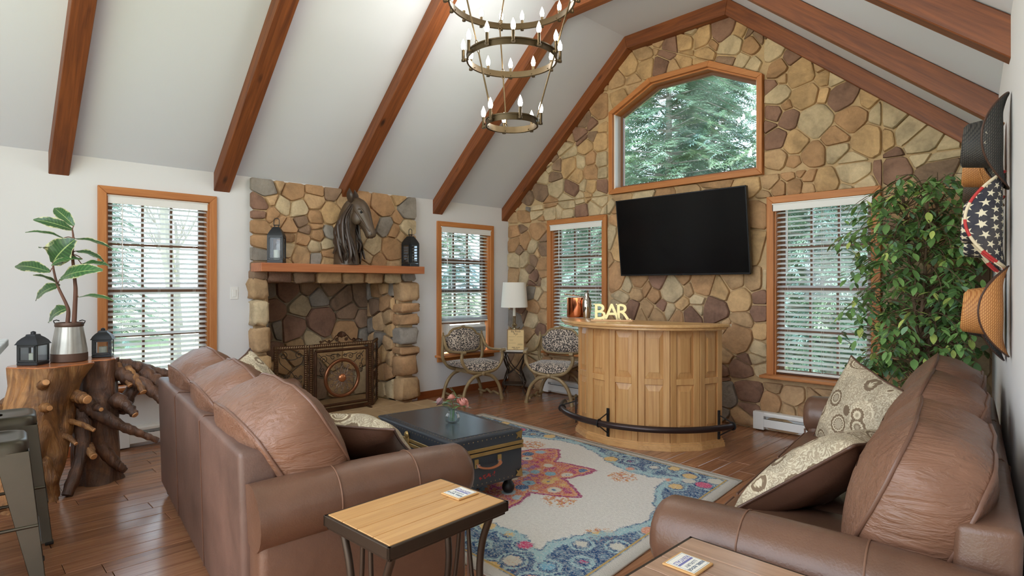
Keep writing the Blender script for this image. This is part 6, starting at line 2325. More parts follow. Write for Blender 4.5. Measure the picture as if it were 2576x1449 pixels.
# stubs on the golden stump
limb('branch_stub', [(0.88, -5.06, 0.68), (1.0, -5.08, 0.72), (1.06, -5.07, 0.745)], 0.036, 0.024, m_st1)
limb('branch_stub', [(0.92, -5.06, 0.55), (1.02, -5.07, 0.58), (1.09, -5.055, 0.585)], 0.04, 0.02, m_st1)
limb('branch_stub', [(0.86, -4.92, 0.62), (0.95, -4.88, 0.61), (1.02, -4.85, 0.60)], 0.05, 0.028, m_st1)
limb('branch_stub', [(0.97, -4.98, 0.38), (1.02, -4.95, 0.37), (1.08, -4.92, 0.335)], 0.025, 0.012, m_st1)
limb('branch_stub', [(0.93, -4.96, 0.47), (1.0, -4.88, 0.44), (1.05, -4.82, 0.40)], 0.02, 0.014, m_st1)
limb('branch_stub', [(0.75, -5.16, 0.62), (0.82, -5.26, 0.58), (0.9, -5.33, 0.52)], 0.05, 0.03, m_st1)
limb('root', [(1.02, -5.14, 0.16), (1.08, -5.2, 0.08), (1.16, -5.27, 0.012)], 0.06, 0.032, m_st1, False)
limb('root', [(1.0, -5.12, 0.3), (1.06, -5.05, 0.14), (1.06, -5.03, 0.015)], 0.06, 0.03, m_st1, False)
# dark stump: forked root, long branch, stubs
limb('root', [(0.80, -4.84, 0.56), (0.90, -4.86, 0.40), (0.98, -4.88, 0.22), (1.075, -4.965, 0.012)], 0.065, 0.032, m_st2, False)
limb('branch', [(0.84, -4.90, 0.60), (0.90, -4.82, 0.53), (0.96, -4.70, 0.42), (1.0, -4.57, 0.335), (1.02, -4.44, 0.255)], 0.06, 0.018, m_st2, False)
limb('branch_stub', [(0.92, -4.80, 0.53), (0.98, -4.785, 0.53), (1.02, -4.775, 0.525)], 0.03, 0.016, m_st2)
limb('branch_stub', [(0.94, -4.84, 0.27), (1.0, -4.83, 0.245), (1.05, -4.82, 0.225)], 0.036, 0.02, m_st1)
limb('branch_stub', [(0.80, -4.66, 0.55), (0.88, -4.60, 0.50), (0.95, -4.565, 0.445)], 0.055, 0.026, m_st2)
limb('root', [(0.86, -4.76, 0.25), (0.92, -4.68, 0.13), (0.93, -4.62, 0.06)], 0.05, 0.022, m_st2, False)
# spreading root mass at the window side
limb('branch', [(0.60, -4.66, 0.765), (0.62, -4.52, 0.745), (0.63, -4.40, 0.70), (0.66, -4.26, 0.655), (0.70, -4.12, 0.62)], 0.062, 0.035, m_st2, False)
limb('branch', [(0.66, -4.66, 0.74), (0.72, -4.56, 0.68), (0.80, -4.47, 0.62), (0.86, -4.40, 0.54), (0.90, -4.33, 0.46)], 0.06, 0.03, m_st2, False)
limb('branch', [(0.66, -4.62, 0.78), (0.71, -4.60, 0.72), (0.78, -4.56, 0.63)], 0.026, 0.018, m_st1)
limb('branch', [(0.68, -4.56, 0.74), (0.78, -4.52, 0.67), (0.86, -4.495, 0.585)], 0.03, 0.022, m_st1)
limb('branch', [(0.72, -4.62, 0.44), (0.66, -4.52, 0.58), (0.66, -4.42, 0.68)], 0.05, 0.045, m_st2, False)
limb('branch', [(0.66, -4.45, 0.70), (0.78, -4.36, 0.60), (0.88, -4.30, 0.50)], 0.055, 0.045, m_st2, False)

# ---------------------------------------------------------------- rubber plant in a galvanised jug
m_galv = plain('galvanised_metal', rgb(178, 176, 168), 0.42, 0.65, var=0.14, vscale=7)
m_rust = plain('rusty_brown_metal', rgb(92, 70, 58), 0.5, 0.4, var=0.15)
rp = thing('potted_rubber_plant', 'variegated rubber plant in a ribbed galvanised metal jug on the stump table', 'plant', (0.70, -4.905, STZ))
PO = Vector((0.70, -4.905, STZ))
n = 60
mb = MB()
prof = [(0.104, 0.055), (0.102, 0.075), (0.078, 0.235), (0.0775, 0.24)]
vs_ = []
for i, (r, z) in enumerate(prof):
    for j in range(n):
        a = 2 * pi * j / n
        q = r * (1 + (0.022 * cos(20 * a) if 0 < i < 3 else 0))
        vs_.append((q * cos(a), q * sin(a), z))
mb.add(vs_, [(i * n + j, i * n + (j + 1) % n, (i + 1) * n + (j + 1) % n, (i + 1) * n + j) for i in range(len(prof) - 1) for j in range(n)])
mb.build('jug', m_galv, rp, smooth=50)
MB().lathe([(0.101, 0), (0.107, 0.004), (0.106, 0.056), (0.1, 0.058), (0.0, 0.058)], 40).build('base_band', m_rust, rp, smooth=50)
MB().lathe([(0.079, 0.238), (0.083, 0.242), (0.083, 0.262), (0.079, 0.267), (0.073, 0.262), (0.073, 0.238)], 40, closed=True).build('rim', m_rust, rp, smooth=50)
MB().lathe([(0.0, 0.24), (0.074, 0.24)], 30).build('soil', plain('dark_soil', rgb(40, 30, 24), 0.95), rp)
for s_ in (-1, 1):
    u = Vector((0.7, 0.714, 0)) * s_
    MB().tube([u * 0.082 + Vector((0, 0, 0.255)), u * 0.104 + Vector((0, 0, 0.262)), u * 0.11 + Vector((0, 0, 0.277)), u * 0.09 + Vector((0, 0, 0.283)), u * 0.07 + Vector((0, 0, 0.278))], 0.0035, 8).build('handle', m_black, rp)
m_pstem = plain('brown_plant_stem', rgb(104, 70, 54), 0.7, bump=0.4, bscale=60, var=0.2)
stA = [(0.734, -4.923, 1.06), (0.741, -4.916, 1.172), (0.730, -4.927, 1.229), (0.690, -4.968, 1.352), (0.669, -4.990, 1.477), (0.675, -4.984, 1.521)]
stB = [(0.758, -4.888, 1.06), (0.776, -4.881, 1.297), (0.772, -4.884, 1.387), (0.761, -4.896, 1.567), (0.764, -4.892, 1.679), (0.761, -4.896, 1.736)]
for S_, r0 in ((stA, 0.014), (stB, 0.015)):
    q = bez([Vector(p) - PO for p in S_], 6)
    MB().tube(q, [r0 * (1 - 0.68 * i / (len(q) - 1)) for i in range(len(q))], 9).build('stem', m_pstem, rp, smooth=60)
# cream edged leaves
mlf, nt, p = newmat('variegated_leaf')
uvn = nt.nodes.new('ShaderNodeUVMap')
uvn.uv_map = 'leaf'
sp_ = nt.nodes.new('ShaderNodeSeparateXYZ')
nt.links.new(uvn.outputs[0], sp_.inputs[0])
v = _coords(nt, (1, 1, 1), True)
nz = _noise(nt, v, 26, 4, 0.7)
e_ = _math(nt, 'ABSOLUTE', sp_.outputs[0])
k_ = _math(nt, 'ADD', e_, _math(nt, 'MULTIPLY', _math(nt, 'SUBTRACT', nz, 0.5), 1.0))
vein = _math(nt, 'SINE', _math(nt, 'MULTIPLY_ADD', e_, -9.0, _math(nt, 'MULTIPLY', sp_.outputs[1], 70.0)))
green = _ramp(nt, vein, [(0.1, rgb(54, 90, 50)), (0.95, rgb(74, 114, 62))])
green = _hsv(nt, green, _math(nt, 'MULTIPLY_ADD', _objrand(nt), 0.5, 0.72))
col = _mix(nt, _ramp(nt, k_, [(0.80, (0, 0, 0)), (1.0, (0.9, 0.9, 0.9))]), green, rgb(214, 210, 160))
col = _mix(nt, _ramp(nt, e_, [(0.03, (1, 1, 1)), (0.06, (0, 0, 0))]), col, rgb(150, 170, 104))
nt.links.new(col, p.inputs['Base Color'])
p.inputs['Roughness'].default_value = 0.32

def uv_leaf(parent, base, tip, width, nrm, mat, name='leaf', curl=0.12, fold=0.25, n=10, loc=Vector((0, 0, 0))):
    base, tip = Vector(base), Vector(tip)
    d = tip - base
    L = d.length
    nrm = Vector(nrm)
    side = d.cross(nrm).normalized()
    up = side.cross(d).normalized()
    vs_, uvs, fs_ = [], [], []
    NW = 4
    for i in range(n + 1):
        t = i / n
        w = width / 2 * (sin(pi * min(1, 0.03 + 0.95 * t)) ** 0.7) * (1.0 if t < 0.6 else 1 - 0.25 * (t - 0.6))
        for j in range(NW + 1):
            e = 2 * j / NW - 1
            wav = 0.06 * width * sin(t * 14 + e * 3) * abs(e)
            vs_.append(base + d * t + side * (e * w) + up * (fold * abs(e) * w - curl * L * t * t + wav + 0.06 * L * sin(pi * t)) - loc)
            uvs.append((e, t))
    for i in range(n):
        for j in range(NW):
            a = i * (NW + 1) + j
            fs_.append((a, a + 1, a + NW + 2, a + NW + 1))
    me = bpy.data.meshes.new(name)
    me.from_pydata(vs_, [], fs_)
    ul = me.uv_layers.new(name='leaf')
    for lp in me.loops:
        ul.data[lp.index].uv = uvs[lp.vertex_index]
    me.materials.append(mat)
    me.polygons.foreach_set('use_smooth', [True] * len(me.polygons))
    return put(name, me, parent)
PLANT_LEAVES = [((0.761, -4.896, 1.736), (0.730, -5.099, 1.807), 0.071), ((0.768, -4.888, 1.764), (0.631, -4.988, 1.905), 0.071), ((0.717, -4.941, 1.679), (0.694, -5.135, 1.730), 0.045), ((0.772, -4.884, 1.674), (0.840, -4.672, 1.631), 0.05), ((0.665, -4.994, 1.505), (0.80, -4.905, 1.665), 0.164), ((0.654, -5.005, 1.447), (0.432, -5.191, 1.508), 0.08), ((0.808, -4.847, 1.535), (0.809, -5.018, 1.508), 0.082), ((0.776, -4.881, 1.589), (0.799, -4.714, 1.539), 0.076), ((0.701, -4.957, 1.398), (1.0, -4.795, 1.479), 0.10), ((0.80, -4.85, 1.50), (0.828, -4.684, 1.503), 0.071), ((0.698, -4.960, 1.352), (0.737, -5.092, 1.439), 0.060), ((0.701, -4.957, 1.357), (0.468, -5.093, 1.259), 0.082), ((0.789, -4.867, 1.273), (0.96, -4.70, 1.275), 0.045), ((0.741, -4.916, 1.199), (0.536, -5.023, 1.109), 0.093), ((0.646, -5.013, 1.594), (0.73, -5.069, 1.617), 0.049)]
rr = random.Random(9)
for k, (b, e, w) in enumerate(PLANT_LEAVES):
    b, e = Vector(b), Vector(e)
    nrm = Vector((0.35, -0.2, 0.9)) if k != 4 else Vector((0.9, -0.5, 0.3))
    if k in (0, 5, 8, 11, 13, 1):
        nrm = Vector((0.75, -0.45, 0.55))
    uv_leaf(rp, b - PO, e - PO, w * 1.15, nrm, mlf)
    # leaf stalk back to the nearer stem
    best = min([Vector(q) for q in stA + stB], key=lambda q: (q - b).length)
    if (best - b).length > 0.012:
        MB().tube(bez([best - PO, (best + b) / 2 - PO + Vector((0, 0, 0.008)), b - PO], 4), 0.0032, 6).build('leaf_stalk', m_pstem, rp)

# ---------------------------------------------------------------- metal counter stools and the counter
m_gun = plain('gunmetal_steel', rgb(92, 88, 78), 0.36, 0.85, var=0.08, vscale=5)
m_gund = plain('dark_rubber', rgb(36, 36, 36), 0.6)
def stool(label, loc, rz):
    t = thing('metal_counter_stool', label, 'stool', loc, rz, 'pair of gunmetal counter stools')
    S, H = 0.305, 0.675
    h = S / 2
    # pressed seat with a rolled rim and a grip hole
    N = 40
    def rsq(s_, e=5.0):
        return [(s_ * sup(2 * pi * k / N, e)[0], s_ * sup(2 * pi * k / N, e)[1]) for k in range(N)]
    prof = [(h - 0.045, H - 0.006), (h - 0.035, H - 0.001), (h - 0.02, H), (h - 0.008, H - 0.004), (h, H - 0.014), (h + 0.002, H - 0.045), (h + 0.004, H - 0.06)]
    vs_, fs_ = [], []
    for s_, z in prof:
        vs_ += [(x, y, z) for x, y in rsq(s_)]
    for k in range(len(prof) - 1):
        for j in range(N):
            fs_.append((k * N + j, k * N + (j + 1) % N, (k + 1) * N + (j + 1) % N, (k + 1) * N + j))
    o = len(vs_)
    hole = [(0.038 * sup(2 * pi * k / N, 3)[0], 0.014 * sup(2 * pi * k / N, 3)[1]) for k in range(N)]
    vs_ += [(x, y, H - 0.006) for x, y in hole]
    for j in range(N):
        fs_.append((j, (j + 1) % N, o + (j + 1) % N, o + j))
    MB().add(vs_, fs_).build('seat', m_gun, t, smooth=60)
    # folded sheet legs, wide at the top
    for sx in (-1, 1):
        for sy in (-1, 1):
            top = Vector((sx * (h + 0.002), sy * (h + 0.002), H - 0.05))
            bot = Vector((sx * (h + 0.062), sy * (h + 0.062), 0.012))
            mb = MB()
            for d in (Vector((-sx, 0, 0)), Vector((0, -sy, 0))):
                wt, wb_ = 0.13, 0.045
                a, b = top, bot
                th = Vector((0, -sy, 0)) * 0.004 if d.x else Vector((-sx, 0, 0)) * 0.004
                P_ = [a, a + d * wt, a + d * wt * 0.86 + (b - a) * 0.08, b + d * wb_, b]
                vs_ = P_ + [q + th for q in P_]
                n = 5
                mb.add(vs_, [(0, 1, 2, 3, 4), (9, 8, 7, 6, 5)] + [(i, (i + 1) % n, n + (i + 1) % n, n + i) for i in range(n)])
            mb.build('leg', m_gun, t, smooth=0, bevel=0.0015, bseg=1)
            MB().box((bot.x - sx * 0.014, bot.y - sy * 0.014, 0.008), (0.036, 0.036, 0.016)).build('rubber_foot', m_gund, t, smooth=0, bevel=0.003)
    # stretchers, pressed flat at their ends
    for z, ins in ((0.22, 0.038), (0.30, 0.032)):
        f = h + 0.004 + 0.06 * (1 - z / H) - 0.006
        if z < 0.25:
            for s_ in (-1, 1):
                MB().tube([(-f, s_ * f, z), (f, s_ * f, z)], 0.008, 8).build('stretcher', m_gun, t, smooth=60)
        else:
            for s_ in (-1, 1):
                MB().tube([(s_ * f, -f, z), (s_ * f, f, z)], 0.008, 8).build('stretcher', m_gun, t, smooth=60)
    for s_ in (-1, 1):
        MB().beam((-h + 0.01, s_ * 0.0, H - 0.075 - 0.0 * s_), (h - 0.01, s_ * 0.0, H - 0.075), 0.02, 0.006).build('cross_brace', m_gun, t, smooth=0)
        break
    return t
stool('gunmetal counter stool standing nearer to the stump table', (1.635, -5.325, 0.0), radians(-4))
stool('gunmetal counter stool in front, cut by the lower left corner', (2.24, -5.412, 0.0), radians(-4))

m_ctop = plain('grey_quartz_counter', rgb(168, 174, 172), 0.25, var=0.12, vscale=14)
ct = thing('breakfast_counter', 'grey stone breakfast counter whose corner shows behind the stools', 'counter', (1.61, -5.285, 0.0), radians(-7.1))
MB().box((0.9, -0.36, 1.05), (1.8, 0.72, 0.04)).build('countertop', m_ctop, ct, smooth=0, bevel=0.006)
MB().box((0.95, -0.55, 0.515), (1.6, 0.24, 1.03)).build('knee_wall', m_wall, ct, smooth=0)

# ---------------------------------------------------------------- chandelier
m_abr = plain('aged_bronze_ring', rgb(84, 70, 48), 0.42, 0.75, var=0.15, vscale=5)
m_flame = bpy.data.materials.new('lit_filament_bulb')
m_flame.use_nodes = True
_nt = m_flame.node_tree
_nt.nodes.clear()
_o = _nt.nodes.new('ShaderNodeOutputMaterial')
_e = _nt.nodes.new('ShaderNodeEmission')
_e.inputs['Color'].default_value = (1.0, 0.94, 0.83, 1)
_e.inputs['Strength'].default_value = 14.0
_nt.links.new(_e.outputs[0], _o.inputs[0])
ch = thing('chandelier', 'three tier bronze ring chandelier with lit candle bulbs hanging from the rafters', 'chandelier', (2.56, -2.44, 0.0))

def ring_tier(z, R, n, a0, band=0.046):
    mb = MB()
    mb.lathe([(R - 0.004, z - band / 2), (R + 0.004, z - band / 2), (R + 0.004, z + band / 2), (R - 0.004, z + band / 2)], 64, closed=True)
    mb.lathe([(R + 0.003, z - band / 2 - 0.003), (R + 0.009, z - band / 2 - 0.003), (R + 0.009, z - band / 2 + 0.006), (R + 0.003, z - band / 2 + 0.006)], 64, closed=True)
    mb.lathe([(R + 0.003, z + band / 2 - 0.006), (R + 0.009, z + band / 2 - 0.006), (R + 0.009, z + band / 2 + 0.003), (R + 0.003, z + band / 2 + 0.003)], 64, closed=True)
    rg = mb.build('ring', m_abr, ch, smooth=30)
    for k in range(n):
        a = a0 + 2 * pi * k / n
        c = Vector(((R + 0.032) * cos(a), (R + 0.032) * sin(a), z - 0.012))
        u = Vector((cos(a), sin(a), 0))
        mb = MB()
        mb.beam(u * (R + 0.002) + Vector((0, 0, z - 0.012)), c, 0.018, 0.018)
        mb.lathe([(0.015, -0.012), (0.015, 0.0), (0.0115, 0.004), (0.0115, 0.075), (0.0, 0.075)], 12, Matrix.Translation(c))
        cs = mb.build('candle_socket', m_abr, ch, smooth=40)
        put('bulb', BULB, cs, c + Vector((0, 0, 0.0755)))
        b_ = MB()
        b_.sphere(u * (R - 0.006) + Vector((0, 0, z - 0.01)), 0.005, 6, 4)
        b_.build('rivet', m_abr, rg, smooth=60)
    return rg
BULB = MB().lathe([(0.008, 0.0), (0.015, 0.012), (0.0175, 0.026), (0.0155, 0.044), (0.009, 0.062), (0.004, 0.074), (0.0, 0.084)], 12).mesh('bulb', m_flame, smooth=70)
T1, T2, T3 = (3.53, 0.475), (3.075, 0.335), (2.585, 0.192)
ring_tier(T1[0], T1[1], 18, 0.1)
ring_tier(T2[0], T2[1], 12, 0.30)
ring_tier(T3[0], T3[1], 6, 0.55)
m_rod = plain('bronze_rod', rgb(104, 86, 60), 0.4, 0.75)
for k in range(3):
    a = radians(28) + 2 * pi * k / 3
    u = Vector((cos(a), sin(a), 0))
    P_ = [u * 0.03 + Vector((0, 0, 3.88)), u * T1[1] + Vector((0, 0, T1[0])), u * T2[1] + Vector((0, 0, T2[0])), u * T3[1] + Vector((0, 0, T3[0]))]
    for i in range(3):
        p0, p1 = P_[i], P_[i + 1]
        d = (p1 - p0).normalized()
        L = (p1 - p0).length
        mb = MB()
        mb.tube([p0 + d * 0.04, p1 - d * 0.05], 0.006, 8)
        for c in (p0 + d * 0.028, p1 - d * 0.03):
            rg_ = [c + d * (0.016 * cos(q)) + u.cross(Vector((0, 0, 1))) * (0.011 * sin(q)) for q in [2 * pi * j / 12 for j in range(12)]]
            mb.tube(rg_, 0.0032, 6, closed=True)
        mb.build('hanger_rod', m_rod, ch, smooth=60)
MB().cyl((0, 0, 3.86), (0, 0, 3.955), 0.012, n=10).build('stem', m_rod, ch)
MB().lathe([(0.065, 3.9665), (0.065, 3.955), (0.03, 3.93), (0.0, 3.928)], 24).build('canopy', m_rod, ch, smooth=50)

# ---------------------------------------------------------------- cowboy hats hung on the right wall
def straw(name, c1, c2, sc=170):
    m, nt, p = newmat(name)
    v = _coords(nt, (1, 1, 1))
    w1_ = nt.nodes.new('ShaderNodeTexWave')
    w1_.inputs['Scale'].default_value = sc * 0.3
    w1_.bands_direction = 'DIAGONAL'
    w1_.inputs['Distortion'].default_value = 0.6
    nt.links.new(v, w1_.inputs['Vector'])
    w2_ = nt.nodes.new('ShaderNodeTexWave')
    w2_.inputs['Scale'].default_value = sc * 0.3
    w2_.bands_direction = 'Z'
    nt.links.new(v, w2_.inputs['Vector'])
    f = _math(nt, 'MULTIPLY', w1_.outputs['Fac'], w2_.outputs['Fac'])
    nt.links.new(_ramp(nt, f, [(0.0, c1), (0.5, c2)]), p.inputs['Base Color'])
    p.inputs['Roughness'].default_value = 0.6
    _bump(nt, p, f, 0.4, 0.003)
    return m
m_hblack = straw('black_straw', rgb(30, 30, 30), rgb(76, 72, 66))
m_htan = straw('tan_straw', rgb(160, 100, 50), rgb(204, 148, 86))
m_htwo = straw('dark_brown_straw', rgb(44, 36, 32), rgb(98, 78, 56))
m_band = plain('black_leather_hatband', rgb(34, 28, 26), 0.4)
m_trimb = plain('dark_brown_hat_binding', rgb(70, 44, 30), 0.5)
m_cord = plain('pale_lacing', rgb(196, 186, 166), 0.6)

def starcloth():
    m, nt, p = newmat('navy_cloth_with_stars')
    v = _coords(nt, (1, 1, 1))
    tc = nt.nodes.new('ShaderNodeUVMap')
    tc.uv_map = 'hat'
    sc_ = nt.nodes.new('ShaderNodeVectorMath')
    sc_.operation = 'SCALE'
    sc_.inputs['Scale'].default_value = 24.0
    nt.links.new(tc.outputs[0], sc_.inputs[0])
    sp = nt.nodes.new('ShaderNodeSeparateXYZ')
    nt.links.new(sc_.outputs[0], sp.inputs[0])
    row = _math(nt, 'FLOOR', sp.outputs[1])
    off = _math(nt, 'MULTIPLY', _math(nt, 'MODULO', _math(nt, 'ABSOLUTE', row), 2.0), 0.5)
    fx = _math(nt, 'SUBTRACT', _math(nt, 'FRACT', _math(nt, 'ADD', sp.outputs[0], off)), 0.5)
    fy = _math(nt, 'SUBTRACT', _math(nt, 'FRACT', sp.outputs[1]), 0.5)
    r = _math(nt, 'SQRT', _math(nt, 'ADD', _math(nt, 'MULTIPLY', fx, fx), _math(nt, 'MULTIPLY', fy, fy)))
    a = _math(nt, 'ARCTAN2', fx, fy)
    # five pointed star by folding the angle
    seg = 2 * pi / 5
    q = _math(nt, 'ABSOLUTE', _math(nt, 'SUBTRACT', _math(nt, 'MODULO', _math(nt, 'ADD', a, seg * 5.5), seg), seg / 2))
    rad = _math(nt, 'DIVIDE', 0.135, _math(nt, 'COSINE', _math(nt, 'SUBTRACT', 1.257, q)))
    rad = _math(nt, 'DIVIDE', 0.135, _math(nt, 'SINE', _math(nt, 'ADD', q, 0.314)))
    star = _math(nt, 'LESS_THAN', r, rad)
    nz = _noise(nt, v, 12, 3)
    base = _ramp(nt, nz, [(0.35, rgb(34, 34, 48)), (0.65, rgb(70, 66, 68))])
    col = _mix(nt, star, base, rgb(222, 212, 186))
    nt.links.new(col, p.inputs['Base Color'])
    p.inputs['Roughness'].default_value = 0.7
    return m
m_stars = starcloth()
m_red = plain('red_binding', rgb(186, 52, 52), 0.6)
m_creamb = plain('cream_binding', rgb(222, 206, 176), 0.6)

def hat(label, y, z, A, B, crown_h, mat, curl=0.07, bind=None, band=None, roll=0.0, deco=None, tone=None, out=0.0, cr=(0.098, 0.083), curl_e=2.2, dip=0.02):
    """local z = crown direction (out of the wall), local y = vertical"""
    nrm = Vector((-0.991, -0.1334, 0))
    wx = 5.13 + 0.1346 * (-y)
    zc = nrm
    yc = Vector((0, 0, 1))
    xc = yc.cross(zc)
    R = Matrix((xc, yc, zc)).transposed() @ Matrix.Rotation(roll, 3, 'Z')
    loc = Vector((wx, y, z)) + nrm * (0.016 + out)
    t = thing('cowboy_hat', label, 'hat', loc, 0, 'cowboy hats hung on the right wall', rot=R.to_euler())
    NA, NR = 72, 10
    def brim(a, s_, th=0.0):
        c, sn = cos(a), sin(a)
        x = (cr[1] + (B - cr[1]) * s_) * c
        yy = (cr[0] + (A - cr[0]) * s_) * sn
        up = curl * (abs(c) ** curl_e) * s_ ** 1.6 - dip * abs(sn) ** 3 * s_ ** 1.5
        x *= 1 - 0.22 * abs(c) * s_ * s_ * (curl / 0.07)
        return Vector((x, yy, 0.012 + up + th))
    vs_, fs_, uvs = [], [], []
    for th in (0.002, -0.002):
        for k in range(NR + 1):
            for j in range(NA):
                v = brim(2 * pi * j / NA, k / NR, th)
                vs_.append(v)
    N1 = (NR + 1) * NA
    for k in range(NR):
        for j in range(NA):
            j2 = (j + 1) % NA
            fs_.append((k * NA + j, k * NA + j2, (k + 1) * NA + j2, (k + 1) * NA + j))
            fs_.append((N1 + k * NA + j, N1 + (k + 1) * NA + j, N1 + (k + 1) * NA + j2, N1 + k * NA + j2))
    for j in range(NA):
        j2 = (j + 1) % NA
        fs_.append((NR * NA + j, NR * NA + j2, N1 + NR * NA + j2, N1 + NR * NA + j))
    def mk(name, vs_, fs_, mt, uvf, smooth=60):
        mb = MB().add(vs_, fs_)
        me = mb.mesh(name, mt, smooth)
        ul = me.uv_layers.new(name='hat')
        for pg in me.polygons:
            js = [v % NA for v in pg.vertices]
            wrap = 0 in js and NA - 1 in js
            for li in pg.loop_indices:
                vi = me.loops[li].vertex_index
                j_ = vi % NA
                if wrap and j_ == 0:
                    j_ = NA
                if uvf == 'crown':
                    k_ = vi // NA
                    co = me.vertices[vi].co
                    ul.data[li].uv = (2 * pi * j_ / NA * 0.099472, co.z + 0.013) if k_ <= 9 else (co.x + 0.31, co.y + 0.17)
                else:
                    k_ = (vi % N1) // NA
                    ul.data[li].uv = (2 * pi * j_ / NA * 0.159155, k_ / NR * 0.135 + 0.01)
        return put(name, me, t)
    br = mk('brim', vs_, fs_, mat, None)
    # crown with pinched front and a centre dent
    NK = 12
    vs_, fs_ = [], []
    for k in range(NK + 1):
        q = k / NK
        if q < 0.72:
            h = crown_h * q / 0.72
            s_ = 1 - 0.14 * (q / 0.72) ** 1.5
        else:
            w = (q - 0.72) / 0.28
            h = crown_h * (1 - 0.0 * w)
            s_ = 0.86 * (1 - w) + 0.02
        for j in range(NA):
            a = 2 * pi * j / NA
            c, sn = sup(a, 2.3)
            x, yy = cr[1] * c * s_, cr[0] * sn * s_
            zz = h
            if q >= 0.66:
                rr_ = min(1, (q - 0.66) / 0.2)
                zz = h - rr_ * crown_h * (0.34 * max(0, 1 - (x / 0.032) ** 2) * (0.6 + 0.4 * (yy / cr[0])) )
                zz += 0.12 * crown_h * (-(yy / cr[0])) * 0.6
            else:
                zz += 0.12 * crown_h * (-(yy / cr[0])) * 0.6 * (q / 0.66) ** 2
            # side pinches towards the front
            pin = max(0, sn) * (q / 0.72 if q < 0.72 else 1) * 0.22
            x *= 1 - pin
            vs_.append(Vector((x, yy, 0.013 + zz)))
    for k in range(NK):
        for j in range(NA):
            fs_.append((k * NA + j, k * NA + (j + 1) % NA, (k + 1) * NA + (j + 1) % NA, (k + 1) * NA + j))
    fs_.append(tuple(range(NK * NA, (NK + 1) * NA)))
    mk('crown', vs_, fs_, tone or mat, 'crown')
    if band:
        mb = MB()
        mb.lathe([(1.0, 0.014), (1.012, 0.014), (0.992, 0.045), (0.98, 0.045)], 40, Matrix.Diagonal((cr[1] * 1.02, cr[0] * 1.02, 1, 1)), closed=True)
        mb.build('hat_band', band, t, smooth=40)
        q = bez([(cr[1] * 1.0, 0.01, 0.03), (cr[1] * 1.12, -0.02, 0.045), (cr[1] * 1.15, -0.05, 0.06)], 5)
        MB().tube(q, 0.0025, 6).build('lace', band, t)
        q = bez([(cr[1] * 1.0, 0.01, 0.03), (cr[1] * 1.14, 0.0, 0.05), (cr[1] * 1.15, -0.025, 0.075)], 5)
        MB().tube(q, 0.0025, 6).build('lace', band, t)
    edge = [brim(2 * pi * j / NA, 1.0) for j in range(NA)]
    if bind == 'striped':
        for j in range(0, NA, 4):
            seg = [edge[(j + i) % NA] for i in range(5)]
            MB().tube(seg, 0.006, 8).build('binding', m_red if (j // 4) % 2 else m_creamb, br, smooth=60)
    elif bind:
        MB().tube(edge, 0.0035, 6, closed=True).build('binding', bind, br, smooth=60)
    if deco:
        rr = random.Random(5)
        for sx in (-1, 1):
            mb = MB()
            for k in range(26):
                a = (0 if sx > 0 else pi) + (k - 13) * 0.055
                c = brim(a, 0.72, 0.003)
                d = brim(a + 0.05, 0.72 + rr.uniform(-0.22, 0.2), 0.004)
                e = brim(a + 0.09, 0.72 + rr.uniform(-0.1, 0.1), 0.006)
                mb.tube([c, d, e], 0.0016, 5)
            mb.build('lacing', m_cord, br)
            mb = MB()
            for k in range(22):
                a = (0 if sx > 0 else pi) + (k - 11) * 0.07
                for q in range(2):
                    mb.sphere((cr[1] * 0.99 * cos(a), cr[0] * 0.99 * sin(a), 0.03 + q * 0.016), 0.0028, 6, 4)
            mb.build('studs', m_cord, t)
    return t
hat('black straw cowboy hat with pale lacing on its brim, uppermost of the hung hats', -2.545, 1.925, 0.188, 0.165, 0.125, m_hblack, 0.065, m_trimb, None, 0.0, True, out=0.0)
hat('tan straw cowboy hat hung right behind the black one', -2.13, 1.90, 0.185, 0.165, 0.125, m_htan, 0.07, m_htan, None)
hat('tan cowboy hat with a dark woven crown, farthest along the upper row of hats', -1.74, 1.865, 0.175, 0.16, 0.125, m_htan, 0.07, m_trimb, None, tone=m_htwo)
hat('star spangled cowboy hat with red and cream striped binding, nearest in the middle row', -2.545, 1.615, 0.190, 0.185, 0.125, m_stars, 0.115, 'striped', None, dip=0.01)
hat('star spangled cowboy hat hung behind the other starry one', -2.13, 1.575, 0.180, 0.165, 0.118, m_stars, 0.075, 'striped', None)
hat('tan straw cowboy hat with a black leather band, lowest and nearest of the hung hats', -2.545, 1.255, 0.178, 0.165, 0.125, m_htan, 0.075, m_trimb, m_band)
hat('black cowboy hat hung behind the lowest tan hat', -2.13, 1.215, 0.195, 0.17, 0.105, m_hblack, 0.07, m_trimb, None)

# ---------------------------------------------------------------- ficus tree
fi = thing('ficus_tree', 'tall artificial ficus tree in the corner behind the right sofa', 'plant', (4.80, -0.52, 0.0))
mb = MB()
mb.lathe([(0.12, 0.0), (0.15, 0.01), (0.18, 0.27), (0.19, 0.28), (0.19, 0.30), (0.17, 0.30), (0.165, 0.26), (0.0, 0.26)], 28)
mb.build('pot', plain('dark_brown_pot', rgb(70, 48, 36), 0.5), fi, smooth=50)
m_ftr = plain('grey_brown_bark', rgb(104, 82, 62), 0.8, bump=0.5, bscale=40, var=0.2)
fr = random.Random(17)
trunks = []
for k in range(3):
    a = k * 2.1
    q = bez([(0.03 * cos(a), 0.03 * sin(a), 0.25), (0.05 * cos(a + 1), 0.05 * sin(a + 1), 0.6), (0.04 * cos(a + 2.4), 0.04 * sin(a + 2.4), 1.0), (0.08 * cos(a + 3), 0.08 * sin(a + 3), 1.5), (0.12 * cos(a + 3), 0.12 * sin(a + 3), 2.0)], 6)
    trunks.append(q)
    MB().tube(q, [0.018 * (1 - 0.6 * i / (len(q) - 1)) for i in range(len(q))], 8).build('trunk', m_ftr, fi, smooth=60)
